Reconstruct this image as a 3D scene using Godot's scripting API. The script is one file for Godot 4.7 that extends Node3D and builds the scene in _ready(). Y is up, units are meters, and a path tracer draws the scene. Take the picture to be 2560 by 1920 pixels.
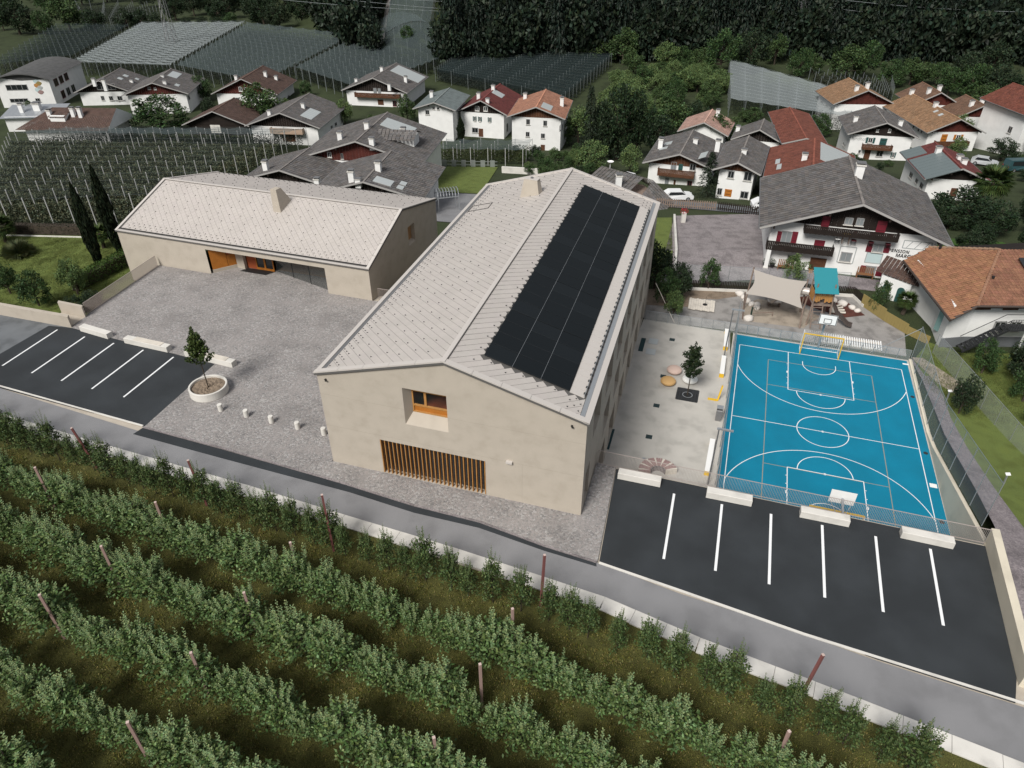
extends Node3D
# A school with two pale concrete houses, a blue sports court, car parks and an apple orchard, in a village on a valley slope.
# y = 0 is the level of the court; the street, the plaza and the car parks lie at S = 3.3.

const S := 3.3
var rng := RandomNumberGenerator.new()
var M := {}
var taken := {}

func _ready():
	rng.seed = 7
	# camera
	var cam := Camera3D.new()
	cam.name = "camera"
	add_child(cam)
	cam.position = Vector3(0, 32.97, 0)
	cam.rotation = Vector3(-0.61035, 0, -0.00217)
	cam.fov = 56.52
	cam.near = 0.3
	cam.far = 1500.0
	cam.current = true
	# sky and exposure
	var sky_mat := ProceduralSkyMaterial.new()
	sky_mat.sky_top_color = Color(0.80, 0.82, 0.86)
	sky_mat.sky_horizon_color = Color(0.70, 0.72, 0.75)
	sky_mat.sky_curve = 0.3
	sky_mat.ground_bottom_color = Color(0.10, 0.11, 0.10)
	sky_mat.ground_horizon_color = Color(0.45, 0.47, 0.48)
	sky_mat.sky_energy_multiplier = 0.52
	var sky := Sky.new()
	sky.sky_material = sky_mat
	var env := Environment.new()
	env.background_mode = Environment.BG_SKY
	env.sky = sky
	env.tonemap_mode = Environment.TONE_MAPPER_LINEAR
	env.tonemap_exposure = 2.5
	env.sdfgi_enabled = true
	env.ssao_enabled = true
	env.ssil_enabled = true
	var we := WorldEnvironment.new()
	we.name = "world_environment"
	we.environment = env
	add_child(we)
	# the sun behind thin cloud, high on the left
	var sun := DirectionalLight3D.new()
	sun.name = "sun"
	add_child(sun)
	sun.look_at_from_position(Vector3(-32, 62, 52), Vector3.ZERO, Vector3.UP)
	sun.light_energy = 0.5
	sun.light_color = Color(1.0, 0.985, 0.96)
	sun.light_angular_distance = 20.0
	sun.shadow_enabled = true

	make_materials()
	build_ground()
	build_school()
	build_hall()
	build_streets()
	build_court()
	build_yard()
	build_playground()
	build_village()
	build_fields()
	build_gardens()
	build_woods()
	build_orchard()

# ---------------------------------------------------------------- helpers
class MB:
	var v := PackedVector3Array()
	var n := PackedVector3Array()
	var c := PackedColorArray()
	var col := Color(1, 1, 1)
	func tri(a: Vector3, b: Vector3, d: Vector3):
		var m := (b - a).cross(d - a).normalized()
		v.append(a); v.append(d); v.append(b)
		n.append(m); n.append(m); n.append(m)
		c.append(col); c.append(col); c.append(col)
	func quad(a: Vector3, b: Vector3, d: Vector3, e: Vector3):
		tri(a, b, d); tri(a, d, e)
	func fan(p: Array):
		for i in range(1, p.size() - 1): tri(p[0], p[i], p[i + 1])
	func box(t: Transform3D, s: Vector3):
		var h := s * 0.5
		var p := []
		for i in 8: p.append(t * Vector3(h.x if i & 1 else -h.x, h.y if i & 2 else -h.y, h.z if i & 4 else -h.z))
		quad(p[4], p[5], p[7], p[6]); quad(p[1], p[0], p[2], p[3]); quad(p[5], p[1], p[3], p[7])
		quad(p[0], p[4], p[6], p[2]); quad(p[6], p[7], p[3], p[2]); quad(p[0], p[1], p[5], p[4])
	func cbox(at: Vector3, s: Vector3, yaw := 0.0):
		box(Transform3D(Basis(Vector3.UP, yaw), at), s)
	func bevel(t: Transform3D, s: Vector3, b: float):
		# a box with chamfered top edges
		var h := s * 0.5
		var lo := []
		var mid := []
		var hi := []
		for q in [Vector2(-1, 1), Vector2(1, 1), Vector2(1, -1), Vector2(-1, -1)]:
			lo.append(t * Vector3(q.x * h.x, -h.y, q.y * h.z))
			mid.append(t * Vector3(q.x * h.x, h.y - b, q.y * h.z))
			hi.append(t * Vector3(q.x * (h.x - b), h.y, q.y * (h.z - b)))
		for i in 4:
			var j := (i + 1) % 4
			quad(lo[i], lo[j], mid[j], mid[i])
			quad(mid[i], mid[j], hi[j], hi[i])
		quad(hi[0], hi[1], hi[2], hi[3])
		quad(lo[3], lo[2], lo[1], lo[0])
	func bar(a: Vector3, b: Vector3, w: float, h: float):
		# a beam of rectangular section from a to b
		var d := b - a
		var z := d.normalized()
		var up := Vector3.UP if absf(z.y) < 0.95 else Vector3.RIGHT
		var x := up.cross(z).normalized()
		var y := z.cross(x)
		box(Transform3D(Basis(x, y, z), (a + b) * 0.5), Vector3(w, h, d.length()))
	func prism(poly: PackedVector2Array, y0: float, y1: float, bottom := false):
		var p := poly
		if not Geometry2D.is_polygon_clockwise(p):
			p = p.duplicate(); p.reverse()
		var idx := Geometry2D.triangulate_polygon(p)
		for i in range(0, idx.size(), 3):
			var a := p[idx[i]]
			var b := p[idx[i + 1]]
			var d := p[idx[i + 2]]
			if (b - a).cross(d - a) > 0:
				var q := b
				b = d
				d = q
			tri(Vector3(a.x, y1, a.y), Vector3(b.x, y1, b.y), Vector3(d.x, y1, d.y))
			if bottom: tri(Vector3(a.x, y0, a.y), Vector3(d.x, y0, d.y), Vector3(b.x, y0, b.y))
		if y1 - y0 > 0.0005:
			for i in p.size():
				var a := p[i]
				var b := p[(i + 1) % p.size()]
				quad(Vector3(b.x, y0, b.y), Vector3(a.x, y0, a.y), Vector3(a.x, y1, a.y), Vector3(b.x, y1, b.y))
	func tube(pts: Array, radii: Array, k := 8, cap := true):
		var rings := []
		for i in pts.size():
			var d: Vector3 = (pts[min(i + 1, pts.size() - 1)] - pts[max(i - 1, 0)]).normalized()
			var up := Vector3.UP if absf(d.y) < 0.9 else Vector3.RIGHT
			var x := up.cross(d).normalized()
			var y := d.cross(x)
			var r := []
			for j in k:
				var t := TAU * j / k
				r.append(pts[i] + (x * cos(t) + y * sin(t)) * float(radii[i]))
			rings.append(r)
		for i in pts.size() - 1:
			for j in k:
				var m := (j + 1) % k
				quad(rings[i][j], rings[i][m], rings[i + 1][m], rings[i + 1][j])
		if cap:
			var r0: Array = rings[0].duplicate()
			r0.reverse()
			fan(r0)
			fan(rings[-1])
	func lathe(at: Vector3, prof: Array, k := 24):
		# prof: Vector2(radius, height) from the bottom up
		for i in prof.size() - 1:
			for j in k:
				var t0 := TAU * j / k
				var t1 := TAU * (j + 1) / k
				var d0 := Vector3(cos(t0), 0, -sin(t0))
				var d1 := Vector3(cos(t1), 0, -sin(t1))
				var a: Vector3 = at + d0 * prof[i].x + Vector3.UP * prof[i].y
				var b: Vector3 = at + d1 * prof[i].x + Vector3.UP * prof[i].y
				var e: Vector3 = at + d1 * prof[i + 1].x + Vector3.UP * prof[i + 1].y
				var g: Vector3 = at + d0 * prof[i + 1].x + Vector3.UP * prof[i + 1].y
				if prof[i].x > 0.0001: tri(a, b, e)
				if prof[i + 1].x > 0.0001: tri(a, e, g)
	func smooth():
		var sum := {}
		for i in v.size():
			var k := v[i].snapped(Vector3.ONE * 0.0005)
			sum[k] = sum.get(k, Vector3.ZERO) + n[i]
		for i in v.size():
			n[i] = sum[v[i].snapped(Vector3.ONE * 0.0005)].normalized()
		return self
	func mesh() -> ArrayMesh:
		var arr := []
		arr.resize(Mesh.ARRAY_MAX)
		arr[Mesh.ARRAY_VERTEX] = v
		arr[Mesh.ARRAY_NORMAL] = n
		arr[Mesh.ARRAY_COLOR] = c
		var m := ArrayMesh.new()
		if v.size(): m.add_surface_from_arrays(Mesh.PRIMITIVE_TRIANGLES, arr)
		return m

func uniq(called: String) -> String:
	if not taken.has(called):
		taken[called] = 0
		return called
	taken[called] += 1
	return "%s_%03d" % [called, taken[called]]

func tag(o, label: String, category := "", group := "", kind := ""):
	if label: o.set_meta("label", label)
	if category: o.set_meta("category", category)
	if group: o.set_meta("group", group)
	if kind: o.set_meta("kind", kind)
	return o

func thing(called: String, label: String, category: String, at := Vector3.ZERO, yaw := 0.0, group := "") -> Node3D:
	var o := Node3D.new()
	o.name = uniq(called)
	add_child(o)
	o.position = at
	o.rotation.y = yaw
	tag(o, label, category, group)
	return o

func part(parent: Node, called: String, m, material: Material) -> MeshInstance3D:
	var o := MeshInstance3D.new()
	o.name = uniq(called) if parent == self else called
	o.mesh = m.mesh() if m is MB else m
	o.material_override = material
	o.cast_shadow = GeometryInstance3D.SHADOW_CASTING_SETTING_ON
	parent.add_child(o, true)
	return o

func solo(called: String, m, material: Material, label: String, category: String, group := "", at := Vector3.ZERO, yaw := 0.0) -> MeshInstance3D:
	var o := part(self, called, m, material)
	o.position = at
	o.rotation.y = yaw
	tag(o, label, category, group)
	return o

func struct(called: String, m, material: Material, parent: Node = self) -> MeshInstance3D:
	var o := part(parent, called, m, material)
	if parent == self: o.set_meta("kind", "structure")
	return o

func stuff(parent: Node, called: String, m, material: Material, label := "", category := "") -> MeshInstance3D:
	var o := part(parent, called, m, material)
	o.set_meta("kind", "stuff")
	if label: o.set_meta("label", label)
	if category and parent == self: o.set_meta("category", category)
	return o

func many(parent: Node, called: String, mesh: Mesh, material: Material, where: Array, cols := [], label := "", category := "") -> MultiMeshInstance3D:
	var mm := MultiMesh.new()
	mm.transform_format = MultiMesh.TRANSFORM_3D
	mm.use_colors = cols.size() > 0
	mm.mesh = mesh
	mm.instance_count = where.size()
	for i in where.size():
		mm.set_instance_transform(i, where[i])
		if cols.size(): mm.set_instance_color(i, cols[i])
	var o := MultiMeshInstance3D.new()
	o.name = uniq(called) if parent == self else called
	o.multimesh = mm
	o.material_override = material
	parent.add_child(o, true)
	o.set_meta("kind", "stuff")
	if label: o.set_meta("label", label)
	if category and parent == self: o.set_meta("category", category)
	return o

func copy_of(o: Node3D, at: Vector3, yaw := 0.0, label := "", group := "") -> Node3D:
	var base := String(o.name)
	var cut := base.length() - 4
	if cut > 0 and base[cut] == "_" and base.substr(cut + 1).is_valid_int(): base = base.substr(0, cut)
	var r: Node3D = o.duplicate()
	r.name = uniq(base)
	add_child(r)
	r.position = at
	r.rotation.y = yaw
	if label: r.set_meta("label", label)
	if group: r.set_meta("group", group)
	return r

func v2(a: Array) -> PackedVector2Array:
	var p := PackedVector2Array()
	for i in range(0, a.size(), 2): p.append(Vector2(a[i], a[i + 1]))
	return p

func rf(a: float, b: float) -> float: return rng.randf_range(a, b)

# the slope of the valley: level at the school, then falling to the valley floor, then the wooded hillside
func hill_from(x: float) -> float:
	return lerpf(390.0, 228.0, smoothstep(-120.0, -25.0, x)) + 10.0 * sin(x * 0.021)
func ground_y(x: float, z: float) -> float:
	if z > -72.0: return 0.0
	var y := -12.0
	if z > -152.0: y = -12.0 * (-72.0 - z) / 80.0
	var d := -z - hill_from(x)
	if d > 0.0: y += d * 0.62 * smoothstep(0.0, 40.0, d)
	return y
func gp(x: float, z: float, up := 0.0) -> Vector3: return Vector3(x, ground_y(x, z) + up, z)
# ---------------------------------------------------------------- materials
func srgb(c: Color) -> Color:
	return c.linear_to_srgb()

func lin(r: float, g: float, b: float) -> Color: return Color(r, g, b).linear_to_srgb()

func flat(key: String, c: Color, rough := 0.85, metal := 0.0, spec := 0.5) -> StandardMaterial3D:
	var m := StandardMaterial3D.new()
	m.resource_name = key
	m.albedo_color = c.linear_to_srgb()
	m.roughness = rough
	m.metallic = metal
	m.metallic_specular = spec
	M[key] = m
	return m

func noise_tex(freq: float, stops: Array, kind := FastNoiseLite.TYPE_SIMPLEX_SMOOTH, oct := 4, size := 512, seed_ := 1, ret := -1, jitter := 1.0) -> NoiseTexture2D:
	var f := FastNoiseLite.new()
	f.noise_type = kind
	f.frequency = freq
	f.seed = seed_
	f.fractal_type = FastNoiseLite.FRACTAL_FBM if oct > 1 else FastNoiseLite.FRACTAL_NONE
	f.fractal_octaves = oct
	if ret >= 0: f.cellular_return_type = ret
	f.cellular_jitter = jitter
	var t := NoiseTexture2D.new()
	t.width = size
	t.height = size
	t.seamless = true
	t.seamless_blend_skirt = 0.2
	t.noise = f
	var g := Gradient.new()
	var offs := PackedFloat32Array()
	var cols := PackedColorArray()
	for s in stops:
		offs.append(s[0])
		var k: Color = s[1]
		cols.append(k.linear_to_srgb())
	g.offsets = offs
	g.colors = cols
	t.color_ramp = g
	return t

func normal_tex(freq: float, strength: float, kind := FastNoiseLite.TYPE_SIMPLEX, oct := 3, ret := -1, size := 512, seed_ := 1) -> NoiseTexture2D:
	var t := noise_tex(freq, [[0.0, Color.BLACK], [1.0, Color.WHITE]], kind, oct, size, seed_, ret)
	t.color_ramp = null
	t.as_normal_map = true
	t.bump_strength = strength
	return t

# fine: the grain; coarse: multiplied patches (both linear colours); metres: how far one repeat reaches
func grain(key: String, fine: Texture2D, metres: float, coarse: Texture2D, coarse_m: float, rough := 0.9, nrm: Texture2D = null, nscale := 1.0, world := true) -> StandardMaterial3D:
	var m := StandardMaterial3D.new()
	m.resource_name = key
	m.albedo_texture = fine
	m.uv1_triplanar = true
	m.uv1_world_triplanar = world
	m.uv1_scale = Vector3.ONE / metres
	m.roughness = rough
	m.metallic_specular = 0.4
	if coarse:
		m.detail_enabled = true
		m.detail_blend_mode = BaseMaterial3D.BLEND_MODE_MUL
		m.detail_albedo = coarse
		m.detail_uv_layer = BaseMaterial3D.DETAIL_UV_2
		m.uv2_triplanar = true
		m.uv2_world_triplanar = world
		m.uv2_scale = Vector3.ONE / coarse_m
	if nrm:
		m.normal_enabled = true
		m.normal_texture = nrm
		m.normal_scale = nscale
	M[key] = m
	return m

func two(a: Color, b: Color) -> Array: return [[0.25, a], [0.75, b]]
func g3(k: float, t := 0.0) -> Color: return Color(k, k * (1.0 - t), k * (1.0 - 2.0 * t))

func make_materials():
	var patch := noise_tex(0.006, [[0.2, g3(0.80)], [0.5, g3(0.95)], [0.8, g3(1.0)]], FastNoiseLite.TYPE_SIMPLEX_SMOOTH, 5, 512, 3)
	var patch2 := noise_tex(0.009, [[0.2, g3(0.66)], [0.5, g3(0.92)], [0.8, g3(1.0)]], FastNoiseLite.TYPE_SIMPLEX_SMOOTH, 5, 512, 9)
	var stain := noise_tex(0.010, [[0.15, Color(0.89, 0.885, 0.875)], [0.45, g3(0.96)], [0.8, g3(1.0)]], FastNoiseLite.TYPE_SIMPLEX, 6, 512, 6)
	var faint := noise_tex(0.006, [[0.2, g3(0.92)], [0.8, g3(1.0)]], FastNoiseLite.TYPE_SIMPLEX_SMOOTH, 5, 512, 4)
	var speck := normal_tex(0.12, 3.0)
	grain("concrete", noise_tex(0.09, [[0.1, Color(0.395, 0.350, 0.292)], [0.5, Color(0.455, 0.405, 0.342)], [0.9, Color(0.515, 0.465, 0.398)]], FastNoiseLite.TYPE_SIMPLEX, 5), 1.6, stain, 7.0, 0.9, speck, 0.25)
	grain("pale_concrete", noise_tex(0.1, [[0.1, Color(0.60, 0.575, 0.53)], [0.9, Color(0.74, 0.72, 0.68)]], FastNoiseLite.TYPE_SIMPLEX, 4), 1.6, patch, 6.0, 0.85, speck, 0.2)
	# cobbles: one tone for each stone, pinkish and grey porphyry; joints from the cell borders
	grain("cobbles", noise_tex(0.062, [[0.0, Color(0.20, 0.192, 0.19)], [0.2, Color(0.25, 0.238, 0.233)], [0.42, Color(0.28, 0.263, 0.255)], [0.6, Color(0.295, 0.267, 0.257)], [0.8, Color(0.315, 0.300, 0.292)], [1.0, Color(0.38, 0.367, 0.358)]], FastNoiseLite.TYPE_CELLULAR, 1, 1024, 5, FastNoiseLite.RETURN_CELL_VALUE, 0.75), 6.5, patch, 13.0, 0.85, normal_tex(0.062, 6.0, FastNoiseLite.TYPE_CELLULAR, 1, FastNoiseLite.RETURN_DISTANCE2_SUB, 1024, 5), 0.6)
	grain("asphalt_new", noise_tex(0.14, [[0.1, Color(0.023, 0.027, 0.031)], [0.9, Color(0.050, 0.056, 0.062)]], FastNoiseLite.TYPE_SIMPLEX, 3), 1.5, noise_tex(0.007, [[0.2, g3(0.72)], [0.5, g3(0.85)], [0.85, g3(1.0)]], FastNoiseLite.TYPE_SIMPLEX_SMOOTH, 5, 512, 21), 14.0, 0.82, speck, 0.4)
	grain("asphalt_old", noise_tex(0.14, [[0.1, Color(0.165, 0.166, 0.174)], [0.9, Color(0.30, 0.298, 0.306)]], FastNoiseLite.TYPE_SIMPLEX, 4), 1.2, patch, 11.0, 0.9, speck, 0.4)
	grain("asphalt_grey", noise_tex(0.14, [[0.1, Color(0.12, 0.13, 0.14)], [0.9, Color(0.19, 0.20, 0.21)]], FastNoiseLite.TYPE_SIMPLEX, 3), 1.5, patch2, 11.0, 0.9, speck, 0.4)
	grain("pavers", noise_tex(0.1, [[0.1, Color(0.20, 0.175, 0.18)], [0.9, Color(0.33, 0.30, 0.30)]], FastNoiseLite.TYPE_CELLULAR, 1, 512, 8, FastNoiseLite.RETURN_CELL_VALUE), 3.0, patch2, 9.0, 0.9, speck, 0.4)
	grain("path_pavers", noise_tex(0.08, [[0.1, Color(0.17, 0.15, 0.16)], [0.9, Color(0.29, 0.255, 0.26)]], FastNoiseLite.TYPE_CELLULAR, 1, 512, 8, FastNoiseLite.RETURN_CELL_VALUE), 3.0, patch2, 9.0, 0.9, speck, 0.4)
	grain("yard_paving", noise_tex(0.12, [[0.1, Color(0.43, 0.41, 0.375)], [0.9, Color(0.54, 0.52, 0.485)]], FastNoiseLite.TYPE_SIMPLEX, 3), 1.8, patch, 7.0, 0.9, speck, 0.3)
	grain("court_blue", noise_tex(0.16, [[0.1, Color(0.0, 0.165, 0.275)], [0.85, Color(0.0, 0.215, 0.345)], [1.0, Color(0.03, 0.30, 0.44)]], FastNoiseLite.TYPE_SIMPLEX, 3), 1.5, noise_tex(0.006, [[0.2, g3(0.88)], [0.8, g3(1.0)]], FastNoiseLite.TYPE_SIMPLEX_SMOOTH, 5, 512, 31), 10.0, 0.72, speck, 0.25)
	grain("soil", noise_tex(0.05, [[0.1, Color(0.16, 0.12, 0.09)], [0.9, Color(0.34, 0.27, 0.20)]], FastNoiseLite.TYPE_SIMPLEX, 5), 2.0, patch2, 5.0, 1.0, speck, 0.8)
	grain("sand", noise_tex(0.05, [[0.1, Color(0.30, 0.25, 0.20)], [0.9, Color(0.44, 0.385, 0.32)]], FastNoiseLite.TYPE_SIMPLEX, 5), 2.5, patch2, 6.0, 1.0, speck, 0.6)
	grain("gravel", noise_tex(0.09, [[0.1, Color(0.22, 0.21, 0.20)], [0.9, Color(0.38, 0.36, 0.345)]], FastNoiseLite.TYPE_SIMPLEX, 4), 2.0, patch2, 7.0, 1.0, speck, 0.6)
	grain("bark_mulch", noise_tex(0.08, [[0.1, Color(0.06, 0.02, 0.015)], [0.9, Color(0.17, 0.06, 0.045)]], FastNoiseLite.TYPE_SIMPLEX, 4), 1.5, patch2, 4.0, 1.0, speck, 0.9)
	grain("lawn", noise_tex(0.06, [[0.1, Color(0.070, 0.098, 0.022)], [0.5, Color(0.125, 0.165, 0.043)], [0.9, Color(0.20, 0.24, 0.075)]], FastNoiseLite.TYPE_SIMPLEX, 5), 2.2, noise_tex(0.01, [[0.2, Color(0.75, 0.72, 0.6)], [0.5, Color(0.95, 0.95, 0.9)], [0.8, Color(1.0, 0.97, 0.85)]], FastNoiseLite.TYPE_SIMPLEX_SMOOTH, 5, 512, 14), 9.0, 1.0, speck, 0.9)
	grain("lawn_bright", noise_tex(0.06, [[0.1, Color(0.03, 0.075, 0.01)], [0.9, Color(0.07, 0.15, 0.025)]], FastNoiseLite.TYPE_SIMPLEX, 5), 2.2, patch2, 9.0, 1.0, speck, 0.9)
	grain("field", noise_tex(0.05, [[0.1, Color(0.018, 0.028, 0.010)], [0.9, Color(0.060, 0.076, 0.030)]], FastNoiseLite.TYPE_SIMPLEX, 5), 5.0, patch2, 30.0, 1.0)
	grain("orchard_floor", noise_tex(0.05, [[0.1, Color(0.03, 0.032, 0.009)], [0.5, Color(0.080, 0.080, 0.020)], [0.9, Color(0.15, 0.145, 0.042)]], FastNoiseLite.TYPE_SIMPLEX, 5), 1.8, patch2, 5.0, 1.0, speck, 1.0)
	grain("render_white", noise_tex(0.05, [[0.1, Color(0.78, 0.78, 0.77)], [0.9, Color(0.84, 0.84, 0.83)]], FastNoiseLite.TYPE_SIMPLEX, 4), 3.0, faint, 6.0, 0.92)
	grain("dark_wood", noise_tex(0.03, [[0.1, Color(0.010, 0.007, 0.006)], [0.9, Color(0.032, 0.021, 0.016)]], FastNoiseLite.TYPE_SIMPLEX, 4), 1.5, patch2, 4.0, 0.75)
	grain("red_wood", noise_tex(0.03, [[0.1, Color(0.06, 0.014, 0.010)], [0.9, Color(0.125, 0.03, 0.022)]], FastNoiseLite.TYPE_SIMPLEX, 4), 1.5, patch2, 4.0, 0.75)
	grain("brown_wood", noise_tex(0.03, [[0.1, Color(0.075, 0.032, 0.016)], [0.9, Color(0.16, 0.07, 0.036)]], FastNoiseLite.TYPE_SIMPLEX, 4), 1.5, patch2, 4.0, 0.75)
	grain("old_wood", noise_tex(0.03, [[0.1, Color(0.17, 0.125, 0.10)], [0.9, Color(0.33, 0.25, 0.21)]], FastNoiseLite.TYPE_SIMPLEX, 4), 1.2, patch2, 3.0, 0.85)
	grain("orange_wood", noise_tex(0.03, [[0.1, Color(0.34, 0.115, 0.016)], [0.9, Color(0.52, 0.20, 0.035)]], FastNoiseLite.TYPE_SIMPLEX, 4), 1.2, patch, 3.0, 0.55)
	grain("slat_wood", noise_tex(0.03, [[0.1, Color(0.36, 0.17, 0.05)], [0.9, Color(0.54, 0.28, 0.09)]], FastNoiseLite.TYPE_SIMPLEX, 4), 1.2, patch, 3.0, 0.6)
	grain("trunk_bark", noise_tex(0.06, [[0.1, Color(0.035, 0.027, 0.020)], [0.9, Color(0.10, 0.08, 0.06)]], FastNoiseLite.TYPE_SIMPLEX, 4), 0.8, patch2, 2.0, 1.0)
	grain("plank_pale", noise_tex(0.03, [[0.1, Color(0.58, 0.53, 0.46)], [0.9, Color(0.70, 0.65, 0.58)]], FastNoiseLite.TYPE_SIMPLEX, 4), 1.2, patch, 3.0, 0.8)
	grain("cream_wall", noise_tex(0.09, [[0.1, Color(0.60, 0.54, 0.43)], [0.9, Color(0.72, 0.66, 0.54)]], FastNoiseLite.TYPE_SIMPLEX, 4), 2.2, patch, 9.0, 0.9, speck, 0.25)
	var tile_grain := noise_tex(0.05, [[0.1, g3(0.72)], [0.9, g3(1.0)]], FastNoiseLite.TYPE_SIMPLEX, 4)
	for k in [["tile_pale", 0.55, 0.55], ["tile_matt", 0.9, 0.4], ["tile_pale_a", 0.55, 0.55], ["tile_pale_b", 0.55, 0.55]]:
		var m := grain(k[0], noise_tex(0.03, [[0.1, g3(0.95)], [0.9, g3(1.0)]], FastNoiseLite.TYPE_SIMPLEX, 3) if k[0] != "tile_matt" else tile_grain, 4.0, noise_tex(0.008, [[0.2, g3(0.93)], [0.8, g3(1.0)]], FastNoiseLite.TYPE_SIMPLEX_SMOOTH, 5, 256, 77) if k[0] != "tile_matt" else patch2, 7.0, k[1])
		m.vertex_color_use_as_albedo = true
		m.metallic_specular = k[2]
	var foliage := flat("leaf", Color(1, 1, 1), 0.6, 0.0, 0.35)
	foliage.vertex_color_use_as_albedo = true
	var tinted := flat("tinted", Color(1, 1, 1), 0.9, 0.0, 0.3)
	tinted.vertex_color_use_as_albedo = true
	flat("roof_trim", Color(0.52, 0.485, 0.455), 0.5, 0.0)
	flat("roof_grey", Color(0.43, 0.425, 0.425), 0.5, 0.0)
	flat("underlay", Color(0.10, 0.095, 0.09), 0.9)
	flat("gutter", Color(0.22, 0.22, 0.225), 0.5, 0.5)
	flat("pv", Color(0.0065, 0.009, 0.011), 0.42, 0.0, 0.3)
	flat("pv_b", Color(0.009, 0.012, 0.0145), 0.46, 0.0, 0.3)
	flat("joint", Color(0.28, 0.25, 0.20), 0.95)
	flat("foyer_wall", Color(0.36, 0.21, 0.10), 0.8)
	flat("slide_dark", Color(0.07, 0.055, 0.05), 0.5)
	flat("slide_silver", Color(0.50, 0.46, 0.43), 0.4, 0.3)
	flat("pump_green", Color(0.012, 0.03, 0.022), 0.5)
	flat("red_dark", Color(0.085, 0.009, 0.015), 0.7)
	flat("frame_grey", Color(0.30, 0.30, 0.30), 0.7)
	flat("verge", Color(0.35, 0.34, 0.33), 0.8)
	flat("slat_brown", Color(0.21, 0.10, 0.045), 0.7)
	flat("teal_door", Color(0.22, 0.36, 0.35), 0.7)
	flat("gutter_brown", Color(0.10, 0.075, 0.065), 0.5, 0.4)
	flat("pv_grey", Color(0.13, 0.16, 0.165), 0.35)
	flat("wire_grey", Color(0.30, 0.33, 0.34), 0.7)
	flat("wire_dark", Color(0.06, 0.075, 0.075), 0.8)
	flat("post_wood", Color(0.33, 0.22, 0.19), 0.9)
	flat("pv_frame", Color(0.02, 0.02, 0.022), 0.5, 0.3)
	flat("zinc", Color(0.42, 0.44, 0.46), 0.4, 0.6)
	flat("steel", Color(0.36, 0.38, 0.39), 0.45, 0.6)
	flat("dark_steel", Color(0.035, 0.037, 0.04), 0.55, 0.3)
	flat("black", Color(0.012, 0.012, 0.013), 0.6)
	flat("white_paint", Color(0.80, 0.80, 0.79), 0.6)
	flat("line_paint", Color(0.78, 0.79, 0.80), 0.75)
	flat("ochre_paint", Color(0.27, 0.25, 0.19), 0.8)
	flat("yellow_paint", Color(0.68, 0.42, 0.02), 0.55)
	flat("railing", Color(0.43, 0.37, 0.34), 0.55, 0.2)
	flat("red_post", Color(0.17, 0.06, 0.055), 0.9)
	flat("post_top", Color(0.52, 0.40, 0.36), 0.9)
	flat("post_concrete", Color(0.48, 0.48, 0.47), 0.9)
	flat("post_far", Color(0.16, 0.18, 0.18), 0.9)
	flat("red_shutter", Color(0.15, 0.010, 0.022), 0.6)
	flat("green_shutter", Color(0.02, 0.075, 0.07), 0.6)
	flat("teal", Color(0.03, 0.30, 0.32), 0.55)
	flat("teal_roof", Color(0.012, 0.20, 0.24), 0.7)
	flat("sail", Color(0.38, 0.345, 0.31), 0.95)
	flat("curtain", Color(0.20, 0.22, 0.23), 0.9)
	flat("room_dark", Color(0.05, 0.042, 0.036), 0.9)
	flat("room_red", Color(0.34, 0.075, 0.022), 0.8)
	flat("mat_green", Color(0.012, 0.04, 0.045), 0.9)
	flat("pink_stone", Color(0.55, 0.41, 0.35), 0.7)
	flat("ochre_stone", Color(0.55, 0.34, 0.14), 0.7)
	flat("white_stone", Color(0.72, 0.72, 0.70), 0.7)
	flat("brick_pink", Color(0.30, 0.20, 0.19), 0.9)
	flat("pale_rock", Color(0.60, 0.56, 0.52), 0.95)
	flat("dark_paint_text", Color(0.03, 0.03, 0.032), 0.8)
	flat("grey_fresco", Color(0.36, 0.38, 0.38), 0.9)
	flat("blue_fresco", Color(0.45, 0.56, 0.57), 0.9)
	flat("beige_awning", Color(0.42, 0.31, 0.23), 0.9)
	flat("ochre_board", Color(0.26, 0.20, 0.07), 0.85)
	flat("solar_white", Color(0.42, 0.45, 0.455), 0.35)
	flat("car_white", Color(0.75, 0.76, 0.77), 0.3)
	flat("car_teal", Color(0.03, 0.075, 0.085), 0.3)
	flat("car_silver", Color(0.45, 0.47, 0.48), 0.3)
	flat("rubber", Color(0.02, 0.02, 0.02), 0.9)
	flat("red_plastic", Color(0.45, 0.02, 0.02), 0.5)
	var w := flat("window_glass", Color(0.015, 0.018, 0.02), 0.12, 0.0, 0.6)
	w.metallic_specular = 0.6
	var pane := flat("pane", Color(0.35, 0.4, 0.4, 1), 0.05)
	pane.transparency = BaseMaterial3D.TRANSPARENCY_ALPHA
	pane.albedo_color = Color(0.25, 0.28, 0.28, 0.25)
	for k in [["net_dark", Color(0.035, 0.050, 0.052), 0.28], ["net_thin", Color(0.05, 0.062, 0.062), 0.13], ["net_pale", Color(0.36, 0.40, 0.41), 0.40], ["net_mid", Color(0.115, 0.145, 0.15), 0.36], ["net_fence", Color(0.55, 0.60, 0.62), 0.20]]:
		var m := flat(k[0], k[1], 0.95, 0.0, 0.1)
		m.transparency = BaseMaterial3D.TRANSPARENCY_ALPHA
		var c: Color = m.albedo_color
		c.a = k[2]
		m.albedo_color = c
# ---------------------------------------------------------------- ground, streets, car parks
func sheet(called: String, poly: Array, y: float, m: Material, thick := 0.04, parent: Node = self) -> MeshInstance3D:
	var b := MB.new()
	b.prism(v2(poly), y - thick, y)
	return struct(called, b, m, parent)

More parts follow.
